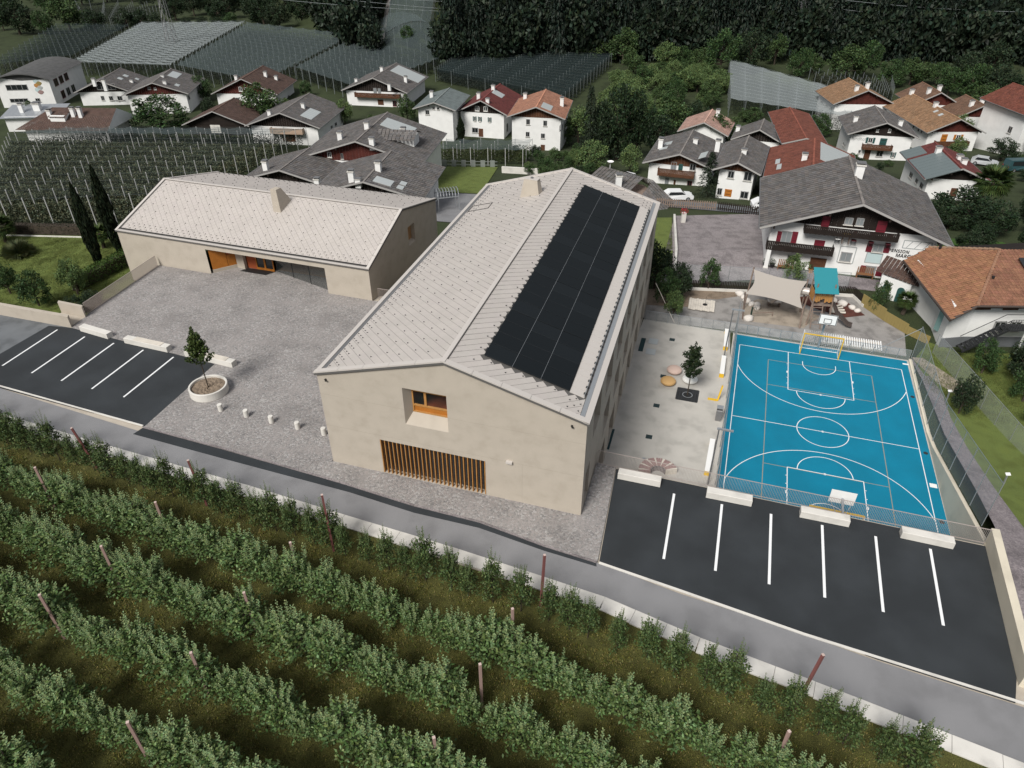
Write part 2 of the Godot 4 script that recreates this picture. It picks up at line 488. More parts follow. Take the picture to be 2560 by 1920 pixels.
func drape(called: String, a: Vector2, b: Vector2, c: Vector2, d: Vector2, m: Material, n := 12):
	var q := MB.new()
	var at := func(u, t):
		var p := a.lerp(b, u).lerp(d.lerp(c, u), t)
		return gp(p.x, p.y, 0.035)
	for i in n:
		for j in n: q.quad(at.call(float(i) / n, float(j) / n), at.call(float(i + 1) / n, float(j) / n), at.call(float(i + 1) / n, float(j + 1) / n), at.call(float(i) / n, float(j + 1) / n))
	struct(called, q, m)

func build_ground():
	# one sheet that follows the slope to the hillside
	var b := MB.new()
	var xs := []
	var zs := []
	for i in 61: xs.append(-420.0 + i * 14.0)
	for z in [60.0, 20.0, -10.0, -30.0, -50.0, -60.0, -72.0]: zs.append(z)
	for i in range(1, 9): zs.append(-72.0 - i * 10.0)
	for i in range(1, 41): zs.append(-152.0 - i * 11.0)
	for i in xs.size() - 1:
		for j in zs.size() - 1:
			var p := []
			for q in [[0, 0], [1, 0], [1, 1], [0, 1]]:
				var x: float = xs[i + q[0]]
				var z: float = zs[j + q[1]]
				p.append(Vector3(x, ground_y(x, z) - 0.06, z))
			b.quad(p[0], p[1], p[2], p[3])
	struct("ground", b.smooth(), M.field)
	# the made-up terrace that carries the street, the plaza and the orchard
	b = MB.new()
	b.prism(v2([-160, -88.6, -36.05, -50.6, -35.9, -52.9, -33.4, -63.2, -12.2, -56.3, -4.6, -54.2, 0.5, -50.0, 4.2, -34.1, 5.3, -33.72, 26.1, -26.92, 23.1, -18.95, 60, -1.5, 60, 30, -160, 30]), -1.0, S - 0.06)
	struct("terrace", b, M.concrete)
	sheet("orchard_ground", [-150, -83, -60, -48.2, -35.1, -38.6, -27.3, -35.6, -15.7, -31.2, -9.5, -28.4, -2.9, -25.7, 4.6, -22.7, 9.4, -20.3, 14.2, -17.9, 22, -13.7, 58, 4, 58, 28, -150, 28], S - 0.02, M.orchard_floor)

func build_streets():
	var road := sheet("road", [-150, -87.5, -60, -52.2, -36.8, -42.0, -24.6, -37.0, -18.5, -34.75, -9.1, -31.35, -1.9, -28.55, 4.5, -25.8, 8.5, -23.75, 13.1, -21.75, 17.1, -19.8, 22.45, -17.55, 58, -1.0, 58, 4.6, 22, -14.3, 15.3, -17.9, 11.8, -19.5, 9.0, -20.9, 4.7, -23.3, -2.9, -26.5, -9.5, -29.0, -15.7, -31.5, -27.3, -35.8, -35.1, -38.9, -60, -48.9, -150, -84], S + 0.0, M.asphalt_old, 0.05)
	road.set_meta("label", "grey worn asphalt road along the orchard")
	# pavement slabs along the orchard side
	var north := [Vector2(-60, -49.0), Vector2(-35.1, -39.0), Vector2(-27.3, -36.0), Vector2(-15.7, -31.7), Vector2(-9.6, -29.3), Vector2(-2.9, -26.7), Vector2(4.7, -23.5), Vector2(9.0, -21.1), Vector2(15.3, -18.0), Vector2(22, -14.6), Vector2(40, -5.5)]
	var pave := Node3D.new()
	pave.name = "pavement"
	add_child(pave)
	tag(pave, "narrow pale pavement between road and orchard", "", "", "structure")
	for i in north.size() - 1:
		var a: Vector2 = north[i]
		var c: Vector2 = north[i + 1]
		var d := (c - a).normalized()
		var nrm := Vector2(-d.y, d.x)
		var len := (c - a).length()
		var k := int(len / 2.1) + 1
		for j in k:
			var p := a + d * (len * j / k + 0.01)
			var q := a + d * (len * (j + 1) / k - 0.01)
			var w := 0.85 + 0.04 * sin(j * 2.1 + i)
			var b := MB.new()
			b.prism(PackedVector2Array([p, q, q + nrm * w, p + nrm * w]), S - 0.05, S + 0.05 + 0.004 * (j % 3))
			part(pave, "paving_slab", b, M.pale_concrete)
	# cobbled plaza, with the strip along the front of the school
	var plaza := sheet("plaza", [-36.0, -50.55, -35.75, -52.8, -33.55, -62.2, -12.0, -55.0, -5.2, -53.5, -11.3, -34.0, 3.95, -29.3, 5.3, -33.8, 6.42, -33.3, 4.55, -25.83, 1.75, -26.99, -1.88, -28.81, -5.72, -30.11, -10.44, -32.1, -18.68, -35.34, -24.55, -37.5, -22.42, -45.1], S + 0.05, M.cobbles, 0.07)
	plaza.set_meta("label", "plaza paved with small grey and pink cobbles")
	# kerb stones of the plaza
	var edge := [Vector2(-24.62, -37.45), Vector2(-18.68, -35.3), Vector2(-10.44, -32.05), Vector2(-5.72, -30.06), Vector2(-1.88, -28.76), Vector2(1.75, -26.94), Vector2(4.5, -25.78)]
	for i in edge.size() - 1:
		var a: Vector2 = edge[i]
		var c: Vector2 = edge[i + 1]
		var k := int((c - a).length() / 1.0) + 1
		for j in k:
			var p := a.lerp(c, (j + 0.01) / k)
			var q := a.lerp(c, (j + 0.99) / k)
			var b := MB.new()
			b.bar(Vector3(p.x, S, p.y), Vector3(q.x, S, q.y), 0.12, 0.14)
			part(plaza, "kerb_stone", b, M.pavers)
	# fresh dark asphalt strip between plaza and road
	sheet("asphalt_strip", [-24.65, -37.4, -18.7, -35.2, -10.4, -31.98, -5.7, -30.0, -1.88, -28.72, 1.75, -26.9, 4.48, -25.72, 4.46, -25.5, 1.74, -26.6, -1.87, -28.3, -5.68, -29.5, -9.7, -31.2, -18.46, -34.35, -25.0, -36.75], S + 0.008, M.asphalt_new, 0.02)
	# left car park
	sheet("old_asphalt_apron", [-90, -66.5, -43.1, -52.75, -36.1, -50.6, -37.0, -50.4, -38.06, -50.87, -39.1, -45.83, -40.6, -43.7, -60, -52.3, -90, -64], S + 0.01, M.asphalt_grey)
	var lot := sheet("car_park", [-40.6, -43.6, -38.06, -50.9, -36.05, -50.55, -22.42, -45.1, -24.57, -37.6, -25.83, -38.0, -36.83, -42.05], S + 0.016, M.asphalt_new)
	lot.set_meta("label", "dark asphalt car park beside the cobbled plaza")
	for l in [[-37.01, -50.25, -38.4, -44.95], [-34.24, -49.14, -35.65, -43.95], [-31.46, -48.16, -32.92, -42.93], [-28.7, -47.13, -30.2, -41.9], [-25.95, -46.1, -27.46, -40.89]]:
		stripe(lot, Vector2(l[0], l[1]), Vector2(l[2], l[3]), 0.13, S + 0.022)
	stripe(lot, Vector2(-46, -45.7), Vector2(-24.7, -37.6), 0.12, S + 0.05, "edge_kerb", M.pale_concrete, 0.06)
	# right car park
	var lot2 := sheet("car_park", [6.44, -33.22, 25.85, -26.85, 22.95, -18.95, 22.2, -17.75, 17.0, -19.95, 13.1, -21.9, 8.5, -23.95, 4.62, -25.75], S + 0.016, M.asphalt_new)
	lot2.set_meta("label", "dark asphalt car park above the blue court")
	for l in STALLS: stripe(lot2, Vector2(l[0], l[1]), Vector2(l[2], l[3]), 0.14, S + 0.022)
	stripe(lot2, Vector2(4.62, -25.75), Vector2(8.55, -23.92), 0.13, S + 0.05, "edge_kerb", M.pale_concrete, 0.06)
	stripe(lot2, Vector2(8.55, -23.92), Vector2(14.05, -21.3), 0.13, S + 0.05, "edge_kerb", M.pale_concrete, 0.06)
	stripe(lot2, Vector2(14.05, -21.3), Vector2(22.6, -17.7), 0.13, S + 0.05, "edge_kerb", M.pale_concrete, 0.06)
	# concrete benches
	var spots := [[-34.99, -49.98, -32.17, -48.71, "pale concrete bench beside the low garden wall", 0], [-30.58, -48.12, -26.63, -46.7, "long pale concrete bench with wooden seat, middle of the plaza edge", 1], [-25.08, -46.15, -20.91, -44.54, "long pale concrete bench half hidden by the young plaza tree", 1], [6.39, -32.29, 8.85, -31.52, "white concrete bench by the corner of the school", 0], [11.4, -30.64, 13.87, -29.88, "white concrete bench in front of the court, second from the school", 0], [16.39, -29.03, 18.89, -28.25, "white concrete bench in front of the basketball hoop", 0], [21.43, -27.44, 23.92, -26.61, "white concrete bench nearest the cream boundary wall", 0]]
	for s in spots:
		var a := Vector3(s[0], S, s[1])
		var c := Vector3(s[2], S, s[3])
		var len := (c - a).length()
		var yaw := -atan2(c.z - a.z, c.x - a.x)
		var back := Vector3(sin(yaw), 0, cos(yaw)) * -0.26
		var o := thing("concrete_bench", s[4], "bench", (a + c) * 0.5 + back + Vector3.UP * 0.02, yaw, "concrete benches along the car parks")
		var b := MB.new()
		b.bevel(Transform3D(Basis(), Vector3(0, 0.25, 0)), Vector3(len, 0.46, 0.52), 0.02)
		part(o, "block", b, M.pale_concrete)
		b = MB.new()
		b.cbox(Vector3(0, 0.02, 0), Vector3(len - 0.1, 0.04, 0.44))
		part(o, "plinth", b, M.dark_steel)
		if s[5]:
			for k in 5:
				b = MB.new()
				b.cbox(Vector3(-len * 0.5 + 0.95 + (len - 1.55) * 0.5, 0.50, -0.2 + k * 0.1), Vector3(len - 1.55, 0.035, 0.09))
				part(o, "seat_board", b, M.plank_pale)
	# bollards
	var names := ["first from the round planter", "second from the round planter", "middle of the row", "second from the school wall", "partly hidden behind the school corner"]
	var i := 0
	for p in [[-20.01, -39.22], [-18.05, -38.56], [-16.16, -37.89], [-14.24, -37.23], [-12.36, -36.6]]:
		var o := thing("bollard", "short round concrete bollard on the cobbles, " + names[i], "bollard", Vector3(p[0], S + 0.05, p[1]), 0, "bollards on the plaza")
		var b := MB.new()
		b.lathe(Vector3.ZERO, [Vector2(0.165, 0), Vector2(0.165, 0.53), Vector2(0.155, 0.55), Vector2(0, 0.55)], 20)
		part(o, "body", b, M.pale_concrete)
		b = MB.new()
		b.lathe(Vector3.ZERO, [Vector2(0.20, 0), Vector2(0.20, 0.012), Vector2(0.16, 0.012)], 20)
		part(o, "base_ring", b, M.pavers)
		i += 1
	# round planter with its tree
	var pl := thing("round_planter", "large round concrete planter with bare soil on the plaza", "planter", Vector3(-21.55, S + 0.05, -41.45))
	var b := MB.new()
	b.lathe(Vector3.ZERO, [Vector2(1.30, 0), Vector2(1.32, 0.04), Vector2(1.32, 0.60), Vector2(1.30, 0.62), Vector2(1.20, 0.62), Vector2(1.18, 0.60), Vector2(1.18, 0.40)], 48)
	part(pl, "rim", b, M.pale_concrete)
	b = MB.new()
	for r in 6:
		for k in 30:
			var f := func(rr, kk): return Vector3(cos(TAU * kk / 30.0) * rr * 0.2, 0.44 + 0.05 * sin(rr * 2.3 + kk * 1.7) * (1.0 if rr < 6 else 0.3), -sin(TAU * kk / 30.0) * rr * 0.2)
			b.quad(f.call(r, k), f.call(r + 1, k), f.call(r + 1, k + 1), f.call(r, k + 1))
	part(pl, "soil", b, M.soil)
	# low concrete walls by the garden
	var w := thing("garden_wall", "low cream concrete wall along the grey asphalt apron", "wall", Vector3.ZERO)
	b = MB.new()
	b.prism(v2([-130, -79.35, -36.0, -50.55, -36.1, -50.95, -130, -79.75]), S - 1.0, S + 1.02)
	part(w, "wall_body", b, M.concrete)
	w = thing("garden_wall", "short cream concrete wall with ledge at the plaza corner", "wall", Vector3.ZERO)
	b = MB.new()
	b.prism(v2([-35.66, -52.2, -35.75, -52.55, -38.2, -53.4, -38.1, -53.05]), S - 2.0, S + 1.02)
	part(w, "wall_body", b, M.concrete)
	b = MB.new()
	b.prism(v2([-36.1, -50.97, -35.72, -52.18, -38.1, -53.03, -38.6, -51.74]), S - 2.0, S + 0.06)
	part(w, "ledge", b, M.concrete)
	# cream wall on the right of the car park
	w = thing("boundary_wall", "tall cream concrete wall along the right edge of the car park", "wall", Vector3.ZERO)
	b = MB.new()
	b.prism(v2([25.95, -27.2, 22.85, -18.6, 23.2, -18.45, 26.35, -27.1]), -0.5, S + 1.05)
	part(w, "wall_body", b, M.cream_wall)
	# railings
	railing("steel_railing", "pinkish vertical bar railing above the court, along the car park", Vector3(5.33, S, -33.76), Vector3(25.95, S, -27.03), 1.06, 0.085)
	railing("steel_railing", "grey vertical bar railing between the plaza and the garden", Vector3(-35.8, S + 0.05, -52.75), Vector3(-33.6, S + 0.05, -62.05), 1.05, 0.085)
	railing("steel_railing", "short bar railing in the gap between the two concrete buildings", Vector3(-11.6, S + 0.05, -55.3), Vector3(-5.5, S + 0.05, -53.4), 1.05, 0.085)

const STALLS := [[9.61, -31.0, 8.11, -26.0], [12.23, -30.11, 10.69, -25.19], [14.86, -29.32, 13.26, -24.3], [17.48, -28.44, 15.83, -23.45], [20.14, -27.59, 18.42, -22.57], [22.73, -26.67, 21.01, -21.77]]

func stripe(parent: Node, a: Vector2, c: Vector2, w: float, y: float, called := "parking_line", m: Material = null, thick := 0.006):
	var d := (c - a).normalized() * 0.5
	var nrm := Vector2(-d.y, d.x) * w
	var b := MB.new()
	b.prism(PackedVector2Array([a + nrm, c + nrm, c - nrm, a - nrm]), y - thick, y)
	part(parent, called, b, m if m else M.line_paint)

func railing(called: String, label: String, a: Vector3, c: Vector3, h: float, step: float):
	var o := thing(called, label, "railing", a, -atan2(c.z - a.z, c.x - a.x))
	var len := Vector2(c.x - a.x, c.z - a.z).length()
	var b := MB.new()
	var x := 0.0
	while x < len:
		b.cbox(Vector3(x, h * 0.5 - 0.04, 0), Vector3(0.013, h + 0.08, 0.04))
		x += step
	stuff(o, "bars", b, M.railing)
	b = MB.new()
	b.cbox(Vector3(len * 0.5, h, 0), Vector3(len, 0.014, 0.05))
	part(o, "top_rail", b, M.railing)
	b = MB.new()
	b.cbox(Vector3(len * 0.5, 0.05, 0), Vector3(len, 0.012, 0.045))
	part(o, "bottom_rail", b, M.railing)
# ---------------------------------------------------------------- the two concrete buildings
# A wall in its own plane: o + u * du + up * y, with recessed openings [u0, u1, y0, y1, depth, splay]
func wall_with_holes(b: MB, o: Vector3, du: Vector3, outline: PackedVector2Array, holes: Array, nrm: Vector3):
	var polys := [outline]
	for h in holes:
		# cut the wall into strips round the hole so that every piece stays simple
		var nxt := []
		for p in polys:
			for band in [[-1000.0, h[0], -1000.0, 1000.0], [h[1], 1000.0, -1000.0, 1000.0], [h[0], h[1], -1000.0, h[2]], [h[0], h[1], h[3], 1000.0]]:
				var rect := PackedVector2Array([Vector2(band[0], band[2]), Vector2(band[1], band[2]), Vector2(band[1], band[3]), Vector2(band[0], band[3])])
				for q in Geometry2D.intersect_polygons(p, rect):
					if q.size() > 2: nxt.append(q)
		polys = nxt
	for p in polys:
		var idx := Geometry2D.triangulate_polygon(p)
		for i in range(0, idx.size(), 3):
			var q := []
			for k in 3:
				var w: Vector2 = p[idx[i + k]]
				q.append(o + du * w.x + Vector3.UP * w.y)
			if (q[1] - q[0]).cross(q[2] - q[0]).dot(nrm) < 0: q = [q[0], q[2], q[1]]
			b.tri(q[0], q[1], q[2])
	for h in holes:
		var s: Array = h[5]   # how far the inner opening is inset: left, right, bottom, top
		var inw: Vector3 = -nrm * h[4]
		var a := [o + du * h[0] + Vector3.UP * h[2], o + du * h[1] + Vector3.UP * h[2], o + du * h[1] + Vector3.UP * h[3], o + du * h[0] + Vector3.UP * h[3]]
		var c := [o + du * (h[0] + s[0]) + Vector3.UP * (h[2] + s[2]) + inw, o + du * (h[1] - s[1]) + Vector3.UP * (h[2] + s[2]) + inw, o + du * (h[1] - s[1]) + Vector3.UP * (h[3] - s[3]) + inw, o + du * (h[0] + s[0]) + Vector3.UP * (h[3] - s[3]) + inw]
		for k in 4:
			var j := (k + 1) % 4
			b.quad(a[k], a[j], c[j], c[k])

# rhombic metal tiles on a sloping plane: e runs along the eave, s up the slope, region in (e, s) metres
func tile_roof(roof: Node, o: Vector3, e: Vector3, s: Vector3, region: PackedVector2Array, skip: Rect2, tone: Color, single: int, keep: float, guards: MB):
	var nrm := e.cross(s).normalized()
	if nrm.y < 0: nrm = -nrm
	var d := 0.311   # half a diagonal of a 44 cm tile
	var box := Rect2(region[0], Vector2.ZERO)
	for p in region: box = box.expand(p)
	var whole := []
	var rest := MB.new()
	var rows := int(box.size.y / d) + 3
	var cols := int(box.size.x / (2 * d)) + 3
	var r2 := RandomNumberGenerator.new()
	r2.seed = 11
	for r in rows:
		for k in cols:
			var c := box.position + Vector2((k + (0.5 if r % 2 else 0.0)) * 2 * d, r * d)
			if skip.has_area() and skip.has_point(c): continue
			var j := 0.007
			var rh := PackedVector2Array([c + Vector2(0, -d), c + Vector2(d - 0.010, -0.010), c + Vector2(-0.010, d - 0.010), c + Vector2(-d, 0)])
			var inside := true
			for p in rh:
				if not Geometry2D.is_point_in_polygon(p, region): inside = false
			var shade := r2.randf_range(0.985, 1.015)
			if inside:
				whole.append([c, shade])
			else:
				for q in Geometry2D.intersect_polygons(rh, region):
					if q.size() < 3: continue
					rest.col = Color(tone.r * shade, tone.g * shade, tone.b * shade)
					var pts := []
					for p in q: pts.append(o + e * p.x + s * p.y + nrm * (0.012 - 0.012 * (p.y - c.y) / d))
					if (pts[1] - pts[0]).cross(pts[2] - pts[0]).dot(nrm) < 0: pts.reverse()
					rest.fan(pts)
			if guards and inside and (r % 3 == 0 and k % 2 == (r / 3) % 2 or r < 4 and r > 0):
				var g := o + e * c.x + s * (c.y - d + 0.12) + nrm * 0.02
				guards.tri(g - e * 0.045, g + e * 0.045, g + nrm * 0.07 + s * 0.02)
				guards.tri(g - e * 0.045, g + nrm * 0.07 + s * 0.02, g + s * 0.11)
				guards.tri(g + e * 0.045, g + s * 0.11, g + nrm * 0.07 + s * 0.02)
	var eye := Vector3(0, 32.97, 0)
	whole.sort_custom(func(a, b): return (o + e * a[0].x + s * a[0].y).distance_to(eye) < (o + e * b[0].x + s * b[0].y).distance_to(eye))
	var variants := []
	for t in 3:
		var b := MB.new()
		var f: float = [0.988, 1.0, 1.012][t]
		b.col = Color(tone.r * f, tone.g * f, tone.b * f)
		one_tile(b, Vector3.ZERO, Vector3.RIGHT, Vector3.UP, Vector3.BACK, d)
		variants.append(b.mesh())
	for i in whole.size():
		var c: Vector2 = whole[i][0]
		var at := o + e * c.x + s * c.y
		if i < single:
			var q := MeshInstance3D.new()
			q.name = "roof_tile"
			q.mesh = variants[i * 7 % 3]
			q.material_override = M.tile_pale
			roof.add_child(q, true)
			q.transform = Transform3D(Basis(e, s, nrm), at)
		else:
			rest.col = Color(tone.r * whole[i][1], tone.g * whole[i][1], tone.b * whole[i][1])
			one_tile(rest, at, e, s, nrm, d)
	stuff(roof, "roof_tiles", rest, M.tile_pale)

func one_tile(b: MB, at: Vector3, e: Vector3, s: Vector3, nrm: Vector3, d: float):
	var lo := at - s * (d - 0.001) + nrm * 0.018
	var r := at + e * (d - 0.011) - s * 0.010 + nrm * 0.010
	var t := at - e * 0.010 + s * (d - 0.011) + nrm * 0.004
	var l := at - e * (d - 0.001) + nrm * 0.012
	b.quad(lo, r, t, l)
	b.quad(lo - nrm * 0.012, r - nrm * 0.012, r, lo)
	b.quad(l - nrm * 0.012, lo - nrm * 0.012, lo, l)

var SO := Vector3(-11.21, 0, -33.95)
var S1 := Vector3(0.9541, 0, 0.2994)
var S2 := Vector3(0.2773, 0, -0.9608)
func sp(u: float, v: float, y: float) -> Vector3: return SO + S1 * u + S2 * v + Vector3.UP * y

func build_school():
	var o := thing("school_building", "large pale concrete school with pitched metal roof and solar panels", "building")
	var W := 15.85
	var L := 32.3
	var he := 10.0
	var hr := 12.25
	var nf := Vector3(-S1.z, 0, S1.x)
	var nr := Vector3(-S2.z, 0, S2.x)
	var b := MB.new()
	# front gable, with the splayed window and the louvred opening
	wall_with_holes(b, sp(0, 0, 0), S1, v2([0, 3.0, W, 3.0, W, he, 7.95, hr, 0, he]), [[5.34, 7.98, 7.55, 10.1, 0.55, [0.28, 0.04, 0.58, 0.42]], [3.5, 10.14, 3.36, 5.96, 0.4, [0, 0, 0, 0]]], nf)
	# right side towards the court: three rows of deep openings
	var holes := []
	for k in 7: holes.append([2.35 + 4.2 * k, 4.75 + 4.2 * k, 7.1, 9.2, 0.45, [0.0, 0.0, 0.0, 0.0]])
	for k in 7:
		if k == 0: holes.append([0.75, 2.05, 3.36, 5.85, 0.45, [0.0, 0.0, 0.0, 0.0]])
		else: holes.append([2.55 + 4.2 * k, 4.95 + 4.2 * k, 3.75, 5.85, 0.45, [0.0, 0.0, 0.0, 0.0]])
	for k in 6: holes.append([6.0 + 4.2 * k, 8.4 + 4.2 * k, 0.12, 2.6, 0.45, [0.0, 0.0, 0.0, 0.0]])
	wall_with_holes(b, sp(W, 0, 0), S2, v2([0, -0.4, L, -0.4, L, he, 0, he]), holes, nr)
	# back and left
	b.quad(sp(W, L, -0.4), sp(0, L, -0.4), sp(0, L, he), sp(W, L, he))
	b.tri(sp(W, L, he), sp(0, L, he), sp(7.95, L, hr))
	b.quad(sp(0, L, -0.4), sp(0, 0, -0.4), sp(0, 0, he), sp(0, L, he))
	part(o, "walls", b, M.concrete)
	# construction joints of the concrete
	for j in [[0.0, 15.85, 6.28], [0.0, 5.3, 8.6], [8.0, 15.85, 8.6]]:
		b = MB.new()
		b.bar(sp(j[0], 0, j[2]) + nf * 0.0005, sp(j[1], 0, j[2]) + nf * 0.0005, 0.006, 0.006)
		part(o, "joint_line", b, M.joint)
	for j in [[12.35, 3.35, 6.28]]:
		b = MB.new()
		b.bar(sp(j[0], 0, j[1]) + nf * 0.0005, sp(j[0], 0, j[2]) + nf * 0.0005, 0.006, 0.006)
		part(o, "joint_line", b, M.joint)
	# front window: timber frame, a red-brown room behind the panes
	var win := Node3D.new()
	win.name = "front_window"
	o.add_child(win)
	tag(win, "orange timber window in a deep splayed opening")
	var wi := func(u, y, dpt): return sp(u, 0, y) - nf * dpt
	for r in [[5.6, 7.96, 8.12, 8.22], [5.6, 7.96, 8.58, 8.68], [5.6, 7.96, 9.6, 9.7], [5.6, 5.7, 8.12, 9.7], [6.36, 6.5, 8.6, 9.7], [7.87, 7.96, 8.12, 9.7]]:
		b = MB.new()
		b.box(Transform3D(Basis(S1, Vector3.UP, nf), wi.call((r[0] + r[1]) * 0.5, (r[2] + r[3]) * 0.5, 0.60)), Vector3(r[1] - r[0], r[3] - r[2], 0.09))
		part(win, "frame", b, M.slat_wood)
	for r in [[5.7, 6.36, 8.68, 9.6], [6.5, 7.87, 8.68, 9.6], [5.7, 7.87, 8.22, 8.58]]:
		b = MB.new()
		b.quad(wi.call(r[0], r[2], 0.62), wi.call(r[1], r[2], 0.62), wi.call(r[1], r[3], 0.62), wi.call(r[0], r[3], 0.62))
		part(win, "pane", b, M.pane if r[2] > 8.5 else M.orange_wood)
	b = MB.new()
	var rm := [wi.call(5.5, 8.0, 0.66), wi.call(8.1, 8.0, 0.66), wi.call(8.1, 9.9, 0.66), wi.call(5.5, 9.9, 0.66)]
	var rk := [wi.call(5.0, 7.6, 4.2), wi.call(9.0, 7.6, 4.2), wi.call(9.0, 10.0, 4.2), wi.call(5.0, 10.0, 4.2)]
	for k in 4: b.quad(rm[k], rm[(k + 1) % 4], rk[(k + 1) % 4], rk[k])
	b.quad(rk[0], rk[1], rk[2], rk[3])
	part(win, "room", b, M.room_red)
	# the louvred opening: 26 upright timber slats
	var lv := Node3D.new()
	lv.name = "louvre"
	o.add_child(lv)
	tag(lv, "row of upright timber slats before a dark opening")
	for k in 26:
		b = MB.new()
		b.box(Transform3D(Basis(S1, Vector3.UP, nf), wi.call(3.53 + k * 0.2625, 4.66, 0.10)), Vector3(0.05, 2.56, 0.19))
		part(lv, "slat", b, M.slat_wood)
	b = MB.new()
	b.quad(wi.call(3.5, 3.36, 0.4), wi.call(10.14, 3.36, 0.4), wi.call(10.14, 5.96, 0.4), wi.call(3.5, 5.96, 0.4))
	part(lv, "glazing", b, M.window_glass)  # near-black sheet; the shade of the void behind the slats put into its colour
	# side windows
	for h in holes:
		var sw := Node3D.new()
		sw.name = "side_window"
		o.add_child(sw, true)
		var f := func(v, y, dpt): return sp(W, v, y) - nr * dpt
		b = MB.new()
		b.quad(f.call(h[0], h[2], 0.45), f.call(h[1], h[2], 0.45), f.call(h[1], h[3], 0.45), f.call(h[0], h[3], 0.45))
		part(sw, "pane", b, M.window_glass)
		b = MB.new()
		for q in [[h[0], h[1], h[2], h[2] + 0.07], [h[0], h[1], h[3] - 0.07, h[3]], [h[0], h[0] + 0.07, h[2], h[3]], [h[1] - 0.07, h[1], h[2], h[3]]]:
			b.box(Transform3D(Basis(S2, Vector3.UP, nr), f.call((q[0] + q[1]) * 0.5, (q[2] + q[3]) * 0.5, 0.42)), Vector3(q[1] - q[0], q[3] - q[2], 0.06))
		part(sw, "frame", b, M.slat_wood)
	# a plain box lamp on the front
	b = MB.new()
	b.box(Transform3D(Basis(S1, Vector3.UP, nf), sp(11.6, 0, 6.33) + nf * 0.09), Vector3(0.36, 0.12, 0.18))
	part(o, "wall_lamp", b, M.roof_trim)
	for u in [0.55, 15.05]:
		b = MB.new()
		b.box(Transform3D(Basis(S1, Vector3.UP, nf), sp(u, 0, 9.72) + nf * 0.05), Vector3(0.10, 0.06, 0.10))
		b.box(Transform3D(Basis(S1, Vector3.UP, nf), sp(u + 0.05, 0, 9.66) + nf * 0.11), Vector3(0.12, 0.05, 0.06))
		part(o, "bracket", b, M.black)
	# roof
	var roof := Node3D.new()
	roof.name = "roof"
	o.add_child(roof)
	tag(roof, "low pitched roof of pale rhombic metal tiles")
	var ov := 0.12
	var pl := sp(-ov, -ov, he + 0.06)
	var prd := sp(7.95, -ov, hr + 0.10)
	var pr_ := sp(W + ov, -ov, he + 0.06)
	var Lr := L + 2 * ov
	b = MB.new()
	b.quad(pl, prd, prd + S2 * Lr, pl + S2 * Lr)
	b.quad(prd, pr_, pr_ + S2 * Lr, prd + S2 * Lr)
	b.quad(pl + Vector3.DOWN * 0.14, prd + Vector3.DOWN * 0.14, prd, pl)
	b.quad(prd + Vector3.DOWN * 0.14, pr_ + Vector3.DOWN * 0.14, pr_, prd)
	b.quad(pl + S2 * Lr, pl + S2 * Lr + Vector3.DOWN * 0.14, pl + Vector3.DOWN * 0.14, pl)
	b.quad(pr_ + Vector3.DOWN * 0.14, pr_ + S2 * Lr + Vector3.DOWN * 0.14, pr_ + S2 * Lr, pr_)
	part(roof, "roof_deck", b, M.underlay)
	var sl := (prd - pl)
	var sll := sl.length()
	sl = sl.normalized()
	var sr := (prd - pr_)
	var srl := sr.length()
	sr = sr.normalized()
	var gl := MB.new()
	tile_roof(roof, pl, S2, sl, v2([0.36, 0.62, Lr - 0.3, 0.62, Lr - 0.3, sll - 0.16, 0.36, sll - 0.16]), Rect2(), Color(0.50, 0.462, 0.432), 300, 0, gl)
	# right slope: a band of tiles round the solar field
	tile_roof(roof, pr_, S2, sr, v2([0.36, 0.62, Lr - 0.3, 0.62, Lr - 0.3, srl - 0.16, 0.36, srl - 0.16]), Rect2(1.75, 0.0, 28.35, 6.75), Color(0.50, 0.462, 0.432), 0, 0, gl)
	stuff(roof, "snow_guards", gl, M.black)
	# edge flashings and ridge cap
	for q in [[pl, pl + S2 * Lr, sl, "roof_trim", 0.34], [pr_, pr_ + S2 * Lr, sr, "roof_trim", 0.34]]:
		var nn: Vector3 = S2.cross(q[2]).normalized()
		if nn.y < 0: nn = -nn
		b = MB.new()
		b.box(Transform3D(Basis(S2, q[2], nn), (q[0] + q[1]) * 0.5 + q[2] * 0.17 + nn * 0.02), Vector3(Lr, 0.34, 0.08))
		part(roof, "eave_flashing", b, M[q[3]])
		b = MB.new()
		b.box(Transform3D(Basis(S2, q[2], nn), (q[0] + q[1]) * 0.5 + q[2] * 0.47 + nn * -0.02), Vector3(Lr - 0.5, 0.24, 0.05))
		part(roof, "gutter", b, M.gutter if q[0] == pl else M.zinc)
	for q in [[pl, sl, sll, "roof_trim"], [pr_, sr, srl, "roof_trim"]]:
		var nn: Vector3 = S2.cross(q[1]).normalized()
		if nn.y < 0: nn = -nn
		for end in [0.0, 1.0]:
			var n_ := 5
			for k in n_:
				b = MB.new()
				var mid: float = q[2] * (k + 0.5) / n_
				b.box(Transform3D(Basis(S2, q[1], nn), q[0] + S2 * (0.17 + end * (Lr - 0.34)) + q[1] * mid + nn * 0.045), Vector3(0.34, q[2] / n_ - 0.018, 0.09))
				part(roof, "verge_flashing", b, M[q[3]])
	b = MB.new()
	b.bar(prd + Vector3.UP * 0.05, prd + S2 * Lr + Vector3.UP * 0.05, 0.26, 0.09)
	part(roof, "ridge_cap", b, M.roof_trim)
	# solar panels, three wide
	var pv := Node3D.new()
	pv.name = "solar_array"
	o.add_child(pv)
	tag(pv, "field of black solar panels on the right roof slope")
	var nn: Vector3 = S2.cross(sr).normalized()
	if nn.y < 0: nn = -nn
	var pvm := []
